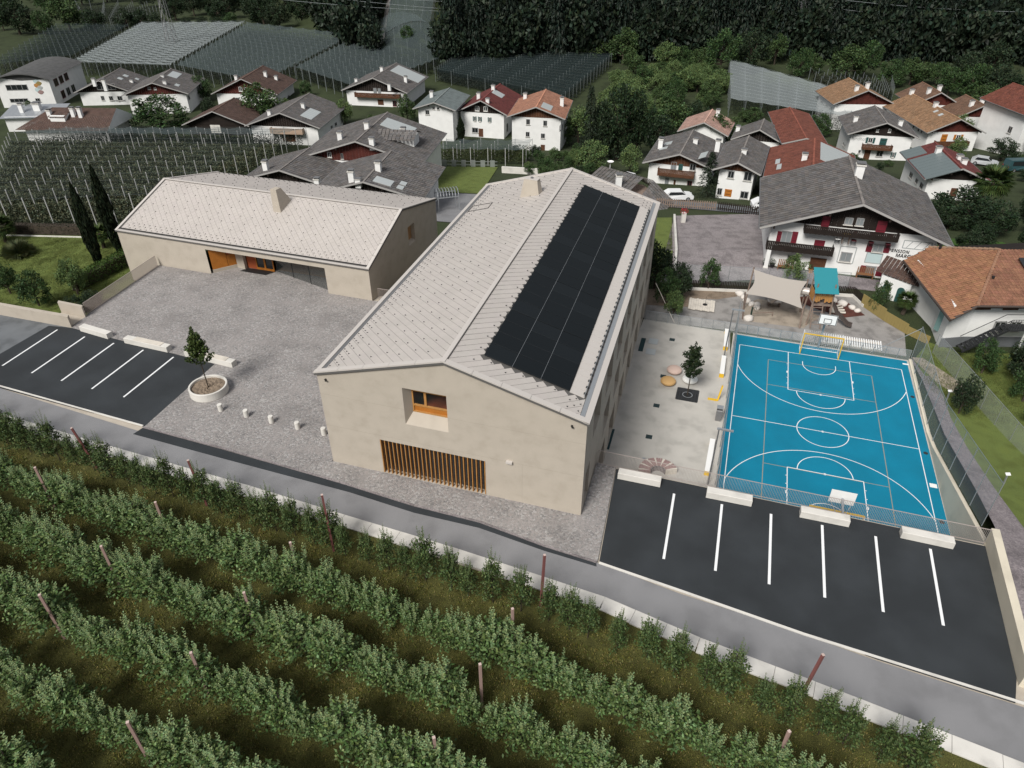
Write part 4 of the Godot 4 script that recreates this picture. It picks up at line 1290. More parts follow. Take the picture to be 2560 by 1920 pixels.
func build_yard():
	sheet("school_yard", [5.5, -33.9, 13.5, -31.4, 19.6, -55.2, 12.2, -57.6, 4.9, -36.0], -0.004, M.yard_paving, 0.1)
	# tree grate and tree
	var o := thing("tree_grate", "square dark metal tree grate in the pale yard", "grate", Vector3(13.81, 0, -45.59), -0.31)
	var b := MB.new()
	for i in 9:
		var t := -0.8 + i * 0.2
		for k in 2:
			var q := MB.new()
			if absf(t) > 0.35:
				q.cbox(Vector3(0, 0.008, t) if k == 0 else Vector3(t, 0.008, 0), Vector3(1.6, 0.015, 0.12) if k == 0 else Vector3(0.12, 0.013, 1.6))
				part(o, "bar", q, M.dark_steel)
	b.cbox(Vector3(0, 0.002, 0), Vector3(1.66, 0.008, 1.66))
	part(o, "frame", b, M.black)
	b = MB.new()
	b.lathe(Vector3.ZERO, [Vector2(0.40, 0.012), Vector2(0.40, 0.022), Vector2(0.34, 0.022), Vector2(0.34, 0.012)], 20)
	part(o, "ring", b, M.steel)
	# pebble seats
	for s in [[13.35, -48.75, "pink_stone", "large smooth pink stone seat in the yard"], [12.55, -47.15, "ochre_stone", "large smooth ochre stone seat in the yard"], [14.35, -47.4, "white_stone", "large smooth white stone seat behind the yard tree"]]:
		b = MB.new()
		var pr := []
		for i in 13:
			var t := -PI / 2 + PI * i / 12
			pr.append(Vector2(0.62 * cos(t) ** 0.85 if cos(t) > 0.001 else 0.0, 0.27 + 0.27 * sin(t)))
		b.lathe(Vector3.ZERO, pr, 28)
		solo("stone_seat", b.smooth(), M[s[2]], s[3], "seat", "pebble seats in the yard", Vector3(s[0], -0.01, s[1]))
	# drain covers and glazed lights in the floor
	var dn := 0
	for p in [[14.15, -53.92, "farthest from the car park"], [12.36, -48.19, "beside the stone seats"], [11.14, -44.19, "between the tree and the school"], [9.96, -40.39, "nearest the car park"]]:
		var dr := thing("drain_cover", "small dark drain cover in the yard, " + p[2], "drain", Vector3(p[0], 0, p[1]), -0.3, "drain covers in the yard")
		b = MB.new()
		b.cbox(Vector3(0, 0.004, 0), Vector3(0.46, 0.012, 0.46))
		part(dr, "cover", b, M.mat_green)
		b = MB.new()
		for k in 5: b.cbox(Vector3(0, 0.011, -0.16 + k * 0.08), Vector3(0.38, 0.004, 0.03))
		part(dr, "grille", b, M.dark_steel)
	for p in [[12.45, -53.65, "beside the far drain cover"], [11.95, -51.95, "nearer the car park"]]:
		var gl := thing("floor_light", "square glazed light in the yard floor by the school wall, " + p[2], "floor light", Vector3(p[0], 0, p[1]), -0.3, "glazed lights in the yard floor")
		b = MB.new()
		b.cbox(Vector3(0, 0.004, 0), Vector3(0.82, 0.01, 0.95))
		part(gl, "frame", b, M.zinc)
		b = MB.new()
		b.cbox(Vector3(0, 0.012, 0), Vector3(0.72, 0.008, 0.85))
		part(gl, "glass", b, M.solar_white)
	for p in [[11.37, -53.1, 0.4, 2.25, "at the far side door of the school"], [6.95, -40.2, 0.6, 2.4, "at the near side door of the school"]]:
		b = MB.new()
		b.cbox(Vector3(0, 0.006, 0), Vector3(p[2], 0.014, p[3]))
		solo("door_mat", b, M.mat_green, "dark green mat on the yard floor " + p[4], "mat", "", Vector3(p[0], 0, p[1]), -0.29)
	# timber benches with yellow ends along the fence
	for p in [[19.2, -55.0, 18.36, -52.1, "farthest from the car park"], [17.85, -50.6, 17.02, -47.95, "in the middle of the fence"], [14.35, -39.6, 13.2, -36.2, "nearest the car park"]]:
		var a := Vector3(p[0], 0, p[1])
		var c := Vector3(p[2], 0, p[3])
		var len := (c - a).length()
		var be := thing("yard_bench", "white bench with yellow ends by the court fence, " + p[4], "bench", (a + c) * 0.5, atan2(c.x - a.x, c.z - a.z), "white benches along the court fence")
		b = MB.new()
		b.cbox(Vector3(0, 0.43, 0), Vector3(0.36, 0.06, len))
		part(be, "seat", b, M.white_paint)
		for s in [-1.0, 1.0]:
			b = MB.new()
			b.cbox(Vector3(0, 0.20, s * (len * 0.5 - 0.06)), Vector3(0.36, 0.40, 0.07))
			part(be, "leg", b, M.yellow_paint)
	var yl := thing("yellow_seat", "bent yellow metal seat standing in the yard", "seat", Vector3(15.75, 0, -44.95), -0.3)
	b = MB.new()
	b.cbox(Vector3(-0.1, 0.04, 0.05), Vector3(0.75, 0.06, 0.22))
	part(yl, "foot", b, M.yellow_paint)
	b = MB.new()
	b.bar(Vector3(0.27, 0.0, 0.0), Vector3(0.45, 1.25, -0.25), 0.14, 0.12)
	part(yl, "upright", b, M.yellow_paint)
	var bn := thing("litter_bin", "grey metal litter bin standing by the court fence", "bin", Vector3(15.45, 0, -42.4), -0.3)
	b = MB.new()
	b.bevel(Transform3D(Basis(), Vector3(0, 0.47, 0)), Vector3(0.42, 0.94, 0.36), 0.02)
	part(bn, "body", b, M.gutter)
	b = MB.new()
	b.cbox(Vector3(0, 1.18, 0), Vector3(0.46, 0.06, 0.40))
	part(bn, "hood", b, M.zinc)
	for s in [-1.0, 1.0]:
		b = MB.new()
		b.cbox(Vector3(s * 0.2, 1.04, 0), Vector3(0.03, 0.26, 0.34))
		part(bn, "bracket", b, M.gutter)
	# street lamps of the court
	for p in [[17.94, -50.84, "behind the middle of the court fence"], [13.09, -35.36, "at the near end of the court fence"]]:
		var la := thing("lamp_post", "slim grey lamp post with flat arm " + p[2], "lamp post", Vector3(p[0], 0, p[1]), -0.3, "lamp posts of the court")
		b = MB.new()
		b.tube([Vector3.ZERO, Vector3(0, 4.7, 0)], [0.06, 0.045], 10)
		part(la, "pole", b, M.gutter)
		b = MB.new()
		b.cbox(Vector3(0.38, 4.75, 0), Vector3(1.0, 0.08, 0.16))
		part(la, "lamp_arm", b, M.zinc)
	# round brick seat below the railing
	var rs := thing("brick_bench_ring", "fan-shaped seat ring of radiating bricks below the railing", "seat ring", Vector3(9.9, 0, -36.25))
	for i in 26:
		var t := PI * 0.93 * i / 25 + 0.18
		var d := Vector3(cos(t), 0, -sin(t))
		b = MB.new()
		b.box(Transform3D(Basis(Vector3(-d.z, 0, d.x), Vector3.UP, d), d * 0.93 + Vector3.UP * 0.22), Vector3(0.105 + 0.015 * (i % 3), 0.44 + 0.02 * (i % 2), 0.78))
		part(rs, "brick", b, M.brick_pink if i % 4 else M.plank_pale)
	b = MB.new()
	var pts := []
	for i in 19:
		var t := PI * 0.93 * i / 18 + 0.18
		pts.append(Vector3(cos(t) * 0.5, 0.2, -sin(t) * 0.5))
	for i in 18: b.bar(pts[i], pts[i + 1], 0.04, 0.44)
	part(rs, "inner_ring", b, M.pavers)
	b = MB.new()
	b.cbox(Vector3(-0.8, 0.42, -1.28), Vector3(0.2, 0.05, 0.12))
	part(rs, "edge_plate", b, M.zinc)

func build_playground():
	sheet("play_gravel", [12.3, -57.5, 19.9, -55.5, 33.6, -51.2, 36.0, -57.0, 33.6, -60.4, 33.2, -62.4, 17.0, -64.2, 11.5, -62.0], -0.02, M.gravel, 0.05)
	sheet("play_sand", [21.3, -57.3, 22.0, -60.0, 23.8, -61.4, 27.4, -60.6, 28.6, -57.9, 26.4, -55.9], 0.0, M.sand, 0.05)
	sheet("bark_bed", [26.9, -61.6, 29.0, -62.0, 32.2, -60.9, 32.9, -58.2, 30.9, -57.8, 28.9, -59.4], 0.02, M.bark_mulch, 0.06)
	sheet("planting_bed", [12.2, -60.4, 16.8, -59.9, 17.2, -61.6, 19.9, -61.4, 22.0, -62.0, 22.2, -63.0, 17.0, -64.1, 11.8, -63.2], 0.0, M.soil, 0.05)
	# wooden platform
	var o := thing("play_platform", "weathered plank platform with a round hole in the playground", "platform", Vector3(18.1, 0, -60.1), -0.28)
	for i in 11:
		var b := MB.new()
		b.cbox(Vector3(-1.1 + i * 0.22, 0.12, 0.05 * ((i * 7) % 3)), Vector3(0.21, 0.06, 2.2))
		part(o, "plank", b, M.plank_pale)
	var b := MB.new()
	b.lathe(Vector3(0.3, 0.16, 0), [Vector2(0.22, 0), Vector2(0.22, 0.03), Vector2(0.0, 0.03)], 16)
	part(o, "hole_lid", b, M.black)
	b = MB.new()
	b.tube([Vector3(0.3, 0.18, 0), Vector3(0.32, 1.0, 0)], [0.012, 0.012], 5)
	part(o, "rope", b, M.dark_steel)
	# shade sail on posts
	var sail := thing("shade_sail", "taupe shade sail stretched over the sand pit", "sail")
	var c0 := Vector3(22.15, 4.05, -59.6)
	var c1 := Vector3(20.9, 2.9, -57.0)
	var c2 := Vector3(26.05, 1.75, -56.3)
	var c3 := Vector3(26.9, 3.3, -58.6)
	b = MB.new()
	var f := func(s, t):
		var p: Vector3 = c0.lerp(c3, s).lerp(c1.lerp(c2, s), t)
		var m := (c0 + c1 + c2 + c3) * 0.25
		var pull := 0.30 * (1.0 - pow(absf(2 * s - 1), 2)) * pow(absf(2 * t - 1), 2) + 0.30 * (1.0 - pow(absf(2 * t - 1), 2)) * pow(absf(2 * s - 1), 2)
		return p.lerp(m, pull * 0.55)
	for i in 14:
		for j in 14: b.quad(f.call(i / 14.0, j / 14.0), f.call(i / 14.0, (j + 1) / 14.0), f.call((i + 1) / 14.0, (j + 1) / 14.0), f.call((i + 1) / 14.0, j / 14.0))
	part(sail, "cloth", b.smooth(), M.sail)
	for p in [[Vector3(21.9, 0, -59.4), Vector3(22.2, 4.2, -59.7)], [Vector3(21.35, 0, -57.6), Vector3(20.85, 3.1, -56.95)], [Vector3(26.03, 0, -55.86), Vector3(26.1, 1.95, -56.3)], [Vector3(27.1, 0, -58.9), Vector3(26.95, 3.5, -58.65)]]:
		b = MB.new()
		b.tube([p[0], p[1]], [0.08, 0.07], 8)
		part(sail, "post", b, M.old_wood)
	# play tower
	var tw := thing("play_tower", "wooden climbing tower with turquoise plank roof and slides", "play tower", Vector3(27.95, 0, -57.4), -0.12)
	for p in [[-0.75, -0.75, -0.25, -0.15], [0.75, -0.75, 0.2, -0.1], [-0.75, 0.75, -0.25, 0.3], [0.75, 0.75, 0.15, 0.3]]:
		b = MB.new()
		b.tube([Vector3(p[0] + p[2], 0, p[1] + p[3]), Vector3(p[0], 4.0, p[1])], [0.08, 0.065], 8)
		part(tw, "post", b, M.old_wood)
	b = MB.new()
	b.cbox(Vector3(0, 1.9, 0), Vector3(1.6, 0.1, 1.6))
	part(tw, "deck", b, M.old_wood)
	for i in 9:
		b = MB.new()
		b.cbox(Vector3(-0.72 + i * 0.18, 2.85 - 0.08 * (i % 2), 0.78), Vector3(0.16, 1.1 if i < 3 or i > 4 else 0.55, 0.04))
		part(tw, "wall_plank", b, M.slat_wood)
	for i in 9:
		b = MB.new()
		b.cbox(Vector3(-0.78, 2.6, -0.72 + i * 0.18), Vector3(0.04, 1.0, 0.16))
		part(tw, "wall_plank", b, M.slat_wood)
	# roof planks, one sloping plane
	for i in 8:
		b = MB.new()
		var t := i / 7.0
		b.box(Transform3D(Basis(Vector3.RIGHT, 0.62), Vector3(0.0, 4.72 - 1.30 * t, -0.75 + 1.9 * t)), Vector3(2.0 + 0.05 * (i % 2), 0.04, 0.34))
		part(tw, "roof_plank", b, M.teal_roof)
	for s in [-1.0, 1.0]:
		b = MB.new()
		b.bar(Vector3(s * 0.85, 4.7, -0.85), Vector3(s * 0.85, 3.32, 1.2), 0.06, 0.1)
		part(tw, "rafter", b, M.old_wood)
	# ladder, net frame and slides
	for i in 5:
		b = MB.new()
		b.tube([Vector3(-0.75, 0.35 + i * 0.35, 1.5 - i * 0.14), Vector3(0.05, 0.35 + i * 0.35, 1.5 - i * 0.14)], [0.03, 0.03], 6)
		part(tw, "rung", b, M.old_wood)
	for x in [-0.78, 0.08]:
		b = MB.new()
		b.tube([Vector3(x, 0, 1.65), Vector3(x, 2.1, 0.8)], [0.045, 0.045], 6)
		part(tw, "ladder_rail", b, M.old_wood)
	b = MB.new()
	var sl := [Vector3(0.75, 1.95, 0.2), Vector3(1.2, 1.75, 0.35), Vector3(1.55, 1.1, 0.6), Vector3(2.0, 0.75, 0.85), Vector3(2.5, 0.3, 1.1), Vector3(2.9, 0.22, 1.2)]
	for i in sl.size() - 1:
		b.bar(sl[i], sl[i + 1], 0.5, 0.04)
		for s in [-1.0, 1.0]:
			var off := Vector3(-0.1, 0.09, 0.25) * Vector3(s, 1, s)
			b.bar(sl[i] + off, sl[i + 1] + off, 0.03, 0.2)
	part(tw, "slide", b, M.slide_dark)
	b = MB.new()
	var st := []
	var sr := []
	for i in 13:
		var t := i / 12.0
		st.append(Vector3(-0.8 - 3.1 * t, 2.35 - 1.5 * t * t, -0.9 - 0.8 * sin(t * 1.6)))
		sr.append(0.36)
	b.tube(st, sr, 14, false)
	part(tw, "tube_slide", b.smooth(), M.slide_silver)
	# stones, logs, small timber things
	for p in [[22.3, -62.3, 0.5], [22.5, -61.7, 0.35], [22.6, -60.9, 0.45], [22.9, -60.2, 0.4], [23.4, -60.1, 0.4], [23.2, -59.5, 0.4], [21.8, -57.4, 0.55], [30.9, -60.9, 0.5], [31.6, -60.3, 0.5], [32.2, -59.5, 0.4], [32.5, -58.9, 0.35]]:
		var r := MB.new()
		boulder(r, Vector3.ZERO, p[2])
		solo("boulder", r.smooth(), M.pale_rock, "pale rounded boulder at the edge of the playground", "boulder", "boulders round the playground", Vector3(p[0], p[2] * 0.25, p[1]), rf(0, 6))
	for i in 4:
		b = MB.new()
		b.tube([Vector3(-0.7, 0.12 + 0.03 * i, 0), Vector3(0.7, 0.14, 0.25)], [0.11, 0.10], 8)
		solo("log", b, M.plank_pale, "pale log lying in the bark bed beside the slide", "log", "logs in the bark bed", Vector3(30.4, 0.05 + 0.04 * i, -58.6 - i * 0.25), 0.25 * i)
	# picnic table under the sail
	var ta := thing("sand_table", "small pale timber table under the shade sail", "table", Vector3(25.0, 0, -60.2), -0.2)
	b = MB.new()
	b.cbox(Vector3(0, 0.45, 0), Vector3(1.2, 0.06, 0.7))
	part(ta, "table_top", b, M.plank_pale)
	for s in [-1.0, 1.0]:
		b = MB.new()
		b.cbox(Vector3(s * 0.5, 0.22, 0), Vector3(0.1, 0.44, 0.6))
		part(ta, "leg", b, M.old_wood)
	var pump := thing("water_pump", "dark green hand pump at the sand pit", "pump", Vector3(22.05, 0, -57.6), 0.3)
	b = MB.new()
	b.tube([Vector3.ZERO, Vector3(0, 1.2, 0)], [0.09, 0.07], 8)
	part(pump, "column", b, M.pump_green)
	b = MB.new()
	b.tube([Vector3(0, 1.1, 0), Vector3(0.25, 1.25, 0.1), Vector3(0.4, 0.95, 0.15)], [0.03, 0.03, 0.025], 6)
	part(pump, "handle", b, M.pump_green)
	b = MB.new()
	b.tube([Vector3(0.2, 0.55, 0), Vector3(2.2, 0.4, 0.2)], [0.04, 0.04], 6)
	b.tube([Vector3(2.2, 0.4, 0.2), Vector3(2.2, 0.0, 0.2)], [0.04, 0.04], 6)
	part(pump, "trough_rail", b, M.old_wood)
	# slatted white deck behind the goal
	var dk := thing("slatted_deck", "white slatted timber deck behind the far goal", "deck")
	for i in 26:
		var t := i / 25.0
		b = MB.new()
		var p := Vector3(27.0, 0.25, -53.1).lerp(Vector3(31.6, 0.25, -51.65), t)
		b.bar(p, p + Vector3(0.55, 0.0, -1.5), 0.10, 0.05)
		part(dk, "slat", b, M.white_paint)
	for s in [0.15, 0.85]:
		b = MB.new()
		b.bar(Vector3(27.0, 0.12, -53.1) + Vector3(0.55, 0, -1.5) * s, Vector3(31.6, 0.12, -51.65) + Vector3(0.55, 0, -1.5) * s, 0.1, 0.22)
		part(dk, "bearer", b, M.plank_pale)
	# dark palisade between the playground and the guest house
	var pf := thing("palisade_fence", "dark brown palisade fence behind the playground", "fence")
	var line := [Vector3(16.2, 0, -63.6), Vector3(23.3, 0, -62.9), Vector3(28.0, 0, -62.6), Vector3(33.2, 0, -61.95), Vector3(33.4, 0, -59.9)]
	for i in line.size() - 1:
		var len: float = (line[i + 1] - line[i]).length()
		var n := int(len / 0.16)
		for k in n:
			b = MB.new()
			var p: Vector3 = line[i].lerp(line[i + 1], (k + 0.5) / n)
			b.box(Transform3D(Basis(Vector3.UP, -atan2(line[i + 1].z - line[i].z, line[i + 1].x - line[i].x)), p + Vector3.UP * (0.5 + 0.02 * (k % 3))), Vector3(0.115, 1.0, 0.025))
			part(pf, "board", b, M.dark_wood)
	b = MB.new()
	for i in line.size() - 1: b.bar(line[i] + Vector3(0, 0.12, 0.1), line[i + 1] + Vector3(0, 0.12, 0.1), 0.14, 0.28)
	part(pf, "kerb", b, M.pale_concrete)
	net_fence("wire_fence", "tall dark wire fence along the guest house drive", Vector3(14.0, 0, -65.3), Vector3(33.0, 0, -63.0), 2.0, 5)

func boulder(b: MB, at: Vector3, r: float):
	var k := 9
	for i in 6:
		for j in k:
			var q := []
			for d in [[0, 0], [0, 1], [1, 1], [1, 0]]:
				var a: float = -PI / 2 + PI * (i + d[0]) / 6.0
				var t: float = TAU * ((j + d[1]) % k) / k
				var w := 1.0 + 0.16 * sin(t * 2 + a * 3 + r * 9) + 0.1 * cos(t * 3 - a * 2)
				q.append(at + Vector3(cos(a) * cos(t) * r * w, sin(a) * r * 0.62, -cos(a) * sin(t) * r * w * 0.8))
			b.quad(q[0], q[1], q[2], q[3])
const HOUSES := [
	["t2", Vector3(41.0, -4.0, -96.5), -20.0, 10.4, 12.5, 3.6, 5.6, 1.0, 0.9, "red_rust", "none", "house with rusty red roof and white solar sheets right behind the guest house", [], [[-1.2, 3.4, 5.2, 1.0]], [["R", 0.9, 5.2, 4.0, 12.5], ["L", -4.6, -4.0, 1.2, 3.4], ["L", -4.9, -4.3, 4.0, 6.0]], []],
	["n", Vector3(4.92, -10.83, -145.41), -9.8, 9.75, 13.18, 6.26, 8.30, 1.0, 0.9, "orange_tile", "brown_wood", "tall white house with orange tiled roof beside the dark conifers",
		[["f", -1.65, 5.25, 0.77, 1.05, "b"], ["f", 1.77, 5.12, 0.76, 1.04, "b"], ["f", -1.71, 2.84, 0.77, 0.95, "b"], ["f", 1.37, 2.66, 0.81, 0.95, "b"], ["f", 1.40, 0.31, 0.86, 1.21, "d"], ["r", -1.66, 4.78, 2.27, 1.05, "b"], ["r", 3.29, 3.78, 2.42, 0.96, "b"]],
		[[-4.02, 11.41, 6.88, 1.21], [4.22, 6.98, 6.81, 1.80]], [["R", 0.78, 2.78, 0.46, 4.09]], []],
	["m", Vector3(-6.24, -12.01, -157.74), -14.3, 9.57, 14.18, 5.17, 7.79, 1.0, 0.9, "red_tile", "dark_wood", "white house with dark red tiled roof and porch",
		[["f", -1.05, 5.98, 0.94, 1.03, "w"], ["f", 0.82, 6.00, 0.85, 0.95, "w"], ["f", -1.68, 3.82, 0.81, 0.97, "g"], ["f", -0.51, 3.81, 0.81, 0.96, "g"], ["f", 1.64, 3.80, 0.81, 1.00, "g"], ["f", -1.67, 1.41, 1.37, 1.07, "b"], ["f", -0.37, 0.97, 1.00, 1.71, "d"], ["r", 2.74, 1.64, 3.83, 1.70, "b"]],
		[[-1.95, 4.30, 6.89, 1.33], [1.21, 0.28, 8.34, 0.93], [0.01, 9.06, 7.78, 1.09]], [["R", 0.24, 2.53, 6.91, 9.69]], []],
	["l", Vector3(-15.96, -12.00, -155.62), -10.2, 7.45, 11.62, 6.50, 7.92, 1.0, 0.9, "green_metal", "none", "white house with grey green metal roof and black chimney",
		[["f", -0.33, 6.62, 0.52, 0.49, "b"], ["f", 0.63, 6.58, 0.52, 0.49, "b"], ["f", -1.75, 5.71, 0.88, 0.90, "b"]],
		[[-2.50, 6.60, 7.15, 1.37]], [], []],
	["la", Vector3(-15.43, -12.00, -163.19), -19.5, 6.26, 3.54, 2.30, 4.59, 1.0, 0.9, "dark_metal", "none", "small white annex with dark metal roof beside a slim cypress",
		[["f", -0.86, 2.10, 1.18, 0.83, "b"], ["f", -0.94, -0.60, 1.09, 1.34, "b"], ["f", -4.52, -0.30, 0.85, 0.54, "b"]],
		[], [], []],
	["j", Vector3(-33.32, -12.00, -184.59), -10.7, 15.11, 16.60, 3.55, 6.69, 1.0, 0.9, "grey_slate", "dark_wood", "white house with grey roof, white solar sheet and long brown balcony",
		[["f", -0.05, 3.63, 0.83, 1.27, "c"], ["f", 1.04, 3.63, 0.73, 1.17, "c"], ["f", 1.10, 0.97, 1.47, 1.24, "d"], ["f", 4.70, 0.79, 1.09, 1.34, "r"], ["r", 1.64, 0.69, 1.55, 1.57, "d"], ["r", 4.47, 0.02, 0.96, 0.68, "b"]],
		[[5.93, 6.20, 4.48, 1.51], [-1.10, 8.95, 6.28, 1.09], [4.52, -2.24, 8.37, 0.89], [-7.36, 6.79, 3.95, 0.86]], [["R", 0.98, 8.12, 9.31, 16.08]], [[-5.12, 6.37, 2.19, 1.04]]],
	["i", Vector3(-47.50, -12.01, -153.00), -7.2, 14.45, 15.51, 3.77, 6.57, 1.0, 0.9, "grey_slate", "dark_wood", "white house with grey slate roof and beige balcony awning",
		[["f", -2.28, 1.98, 0.80, 0.75, "b"], ["f", 0.70, 1.42, 2.71, 1.66, "d"], ["r", 8.15, 1.58, 1.03, 0.55, "b"], ["r", 10.88, 1.47, 1.33, 0.67, "b"], ["r", 15.05, 1.17, 0.93, 0.86, "b"]],
		[[-3.43, 1.80, 5.39, 1.04], [2.16, 6.64, 5.82, 1.06]], [["R", 3.22, 5.51, 1.78, 7.84]], [[-2.70, 4.29, 2.39, 1.54]]],
	["g", Vector3(-65.66, -12.01, -185.76), -3.3, 14.80, 14.12, 2.75, 6.28, 1.0, 0.9, "brown_tile", "red_wood", "white house with brown tiled roof and red gable by the orchard",
		[["f", -0.99, 3.81, 0.87, 1.05, "w"], ["f", 0.37, 3.78, 0.84, 0.95, "w"], ["f", -2.31, 1.50, 0.88, 0.55, "b"], ["f", 1.75, 1.07, 0.92, 0.62, "b"], ["r", 5.93, 0.13, 1.85, 0.78, "b"], ["r", 9.13, -0.17, 1.59, 0.95, "b"]],
		[[-5.06, 8.26, 4.13, 1.20], [2.85, 7.94, 5.07, 1.29], [5.04, 9.03, 4.14, 1.00]], [], []],
	["h", Vector3(-64.10, -12.01, -159.98), -4.1, 13.17, 10.32, 2.21, 5.16, 1.0, 0.9, "brown_tile", "dark_wood", "old dark timber barn with brown tiled roof",
		[["f", -0.54, 1.29, 2.22, 1.71, "p"]],
		[], [], []],
	["c", Vector3(-84.03, -12.01, -178.03), 6.2, 13.34, 14.41, 4.49, 7.09, 1.0, 0.9, "grey_slate", "red_wood", "white house with grey roof and reddish gable, right of a twin pair",
		[["f", -2.09, 3.28, 1.08, 0.99, "b"], ["f", 1.92, 3.13, 0.93, 1.07, "b"], ["f", -4.64, 2.03, 0.82, 0.59, "b"], ["f", -1.25, 5.82, 0.66, 0.58, "w"], ["f", 0.07, 5.67, 0.55, 0.51, "w"], ["r", 1.63, 3.13, 1.85, 0.91, "b"]],
		[[2.14, 1.32, 6.36, 0.82], [0.38, 6.20, 6.96, 0.51]], [["R", 0.88, 2.92, 8.25, 13.25], ["R", 3.86, 4.74, 2.26, 3.95]], []],
	["b", Vector3(-100.89, -12.00, -186.36), 5.1, 11.57, 13.30, 3.18, 5.84, 1.0, 0.9, "grey_slate", "dark_wood", "white house with grey roof and glazed gable, left of a twin pair",
		[["f", 0.99, 4.27, 4.45, 1.40, "G"], ["f", -0.66, 1.62, 0.78, 1.04, "b"], ["f", 1.32, 1.53, 0.94, 1.04, "b"], ["f", 3.43, 1.50, 1.17, 1.08, "b"], ["f", 6.07, -0.12, 0.71, 0.78, "b"]],
		[[4.94, 6.23, 3.87, 0.66], [2.47, -3.94, 6.83, 2.03], [-0.08, -3.25, 5.81, 1.15]], [["R", 2.02, 3.01, 5.17, 6.63], ["R", 2.17, 3.17, 8.66, 10.16], ["R", 4.65, 5.46, 9.40, 10.50]], []],
	["r", Vector3(25.95, -5.75, -110.02), -20.1, 9.24, 12.21, 3.10, 4.95, 1.0, 0.9, "grey_slate", "brown_wood", "white house with balcony and grey slate roof behind the small spruce",
		[["f", -0.81, 2.78, 0.86, 1.42, "c"], ["f", 0.27, 2.69, 0.67, 1.18, "t"], ["f", 2.11, 3.00, 0.93, 1.06, "b"], ["f", -1.57, 0.32, 0.61, 1.10, "c"], ["f", -0.35, 0.25, 0.30, 0.83, "d"], ["f", 1.97, 0.19, 0.73, 1.22, "r"]],
		[[-4.06, 5.85, 3.59, 1.71], [1.25, 7.14, 4.53, 0.88]], [["L", -3.75, -2.52, 6.84, 8.44], ["L", -4.05, -2.79, 4.53, 5.66]], [[-3.04, 2.52, 1.44, 1.14]]],
	["s", Vector3(31.69, -3.82, -99.37), -21.3, 4.74, 12.16, 3.81, 5.13, 1.0, 0.9, "grey_slate", "brown_wood", "white house with orange front door and grey slate roof",
		[["f", -0.73, 3.14, 0.89, 1.02, "b"], ["f", 1.58, 3.18, 1.08, 1.30, "b"], ["f", -1.89, 0.53, 0.66, 1.00, "b"], ["f", -0.69, 0.49, 0.99, 1.04, "o"], ["f", 1.56, 0.47, 1.12, 1.06, "b"]],
		[[-4.26, 11.63, 3.41, 1.13], [0.24, 4.16, 5.03, 0.68]], [["L", -6.42, -5.35, 7.22, 10.06]], []],
	["w", Vector3(67.81, -9.22, -132.99), -13.3, 10.45, 10.98, 4.50, 6.87, 1.0, 0.9, "grey_slate", "dark_wood", "white house with green shutters, dark gable and carved balcony",
		[["f", -1.78, 3.47, 1.57, 1.00, "g"], ["f", 0.45, 3.25, 1.18, 1.42, "t"], ["f", -3.11, 1.33, 0.41, 0.55, "b"], ["f", -1.68, 0.81, 1.04, 1.83, "d"], ["f", 0.44, 1.18, 1.14, 1.10, "b"], ["f", 2.80, 1.12, 0.86, 0.95, "g"], ["f", -1.05, 5.28, 0.40, 0.50, "w"], ["f", 0.98, 5.39, 0.45, 0.64, "w"], ["l", -4.70, 1.24, 0.85, 0.39, "b"], ["l", -3.24, 1.33, 0.69, 0.35, "b"]],
		[[-4.11, 5.45, 5.28, 1.09], [3.17, 2.93, 5.64, 1.08]], [], [[-2.99, 1.99, 2.02, 0.97]]],
	["x", Vector3(86.92, -10.76, -143.24), -0.3, 9.64, 19.17, 3.77, 6.33, 1.0, 0.9, "orange_old", "red_wood", "white row house with weathered orange tiled roof and carved balcony",
		[["f", -1.57, 2.55, 1.16, 1.46, "o"], ["f", 1.18, 2.72, 1.82, 0.99, "O"], ["l", -6.26, 3.20, 0.48, 0.67, "b"], ["l", -4.07, 3.09, 0.47, 0.63, "b"], ["l", -2.75, 3.18, 0.46, 0.71, "b"], ["l", -8.73, 3.53, 0.37, 0.62, "b"]],
		[[46.48, 80.96, -14.52, 1.60], [-0.19, 9.04, 6.25, 1.00], [-0.17, 19.88, 6.26, 1.06], [-32.23, -52.16, 20.80, 0.42]], [["L", -1.57, -0.81, 4.05, 4.84], ["L", -1.43, -0.67, 6.49, 7.15]], [[-3.28, 3.07, 1.27, 0.90]]],
	["y", Vector3(62.43, -4.01, -98.52), -9.8, 7.15, 10.80, 2.99, 4.70, 1.0, 0.9, "red_tile", "dark_wood", "white house with large grey solar panels on a dark red roof",
		[["f", 0.24, 1.10, 0.93, 1.21, "D"], ["f", 1.24, 1.42, 0.49, 0.68, "b"], ["f", 2.25, 1.47, 0.49, 0.66, "b"], ["f", -0.56, 1.22, 0.27, 0.27, "b"], ["l", -6.93, 1.04, 1.36, 0.74, "b"], ["l", -4.07, 1.12, 1.00, 0.60, "b"], ["l", -1.79, 1.20, 1.25, 0.76, "b"]],
		[[-0.83, 7.23, 4.38, 1.02], [1.64, 5.46, 4.07, 0.78], [1.65, 3.63, 4.07, 0.80]], [["L", -4.52, -1.90, 8.22, 11.76], ["L", -4.40, -0.34, -1.19, 7.43]], []],
	["o", Vector3(-22.72, -5.79, -106.79), -8.5, 17.75, 14.69, 5.00, 7.99, 1.0, 0.9, "grey_slate", "red_wood", "large house with grey slate roof and long dormer behind the hall",
		[["f", -4.58, 5.64, 0.62, 0.83, "w"], ["f", -2.63, 5.49, 0.37, 0.83, "b"]],
		[[-4.11, 3.95, 6.73, 1.24], [-0.48, 6.25, 8.13, 1.12], [2.21, 0.08, 7.31, 1.13], [4.62, 8.29, 6.58, 1.20]], [["R", 0.76, 5.54, 8.80, 12.92]], []],
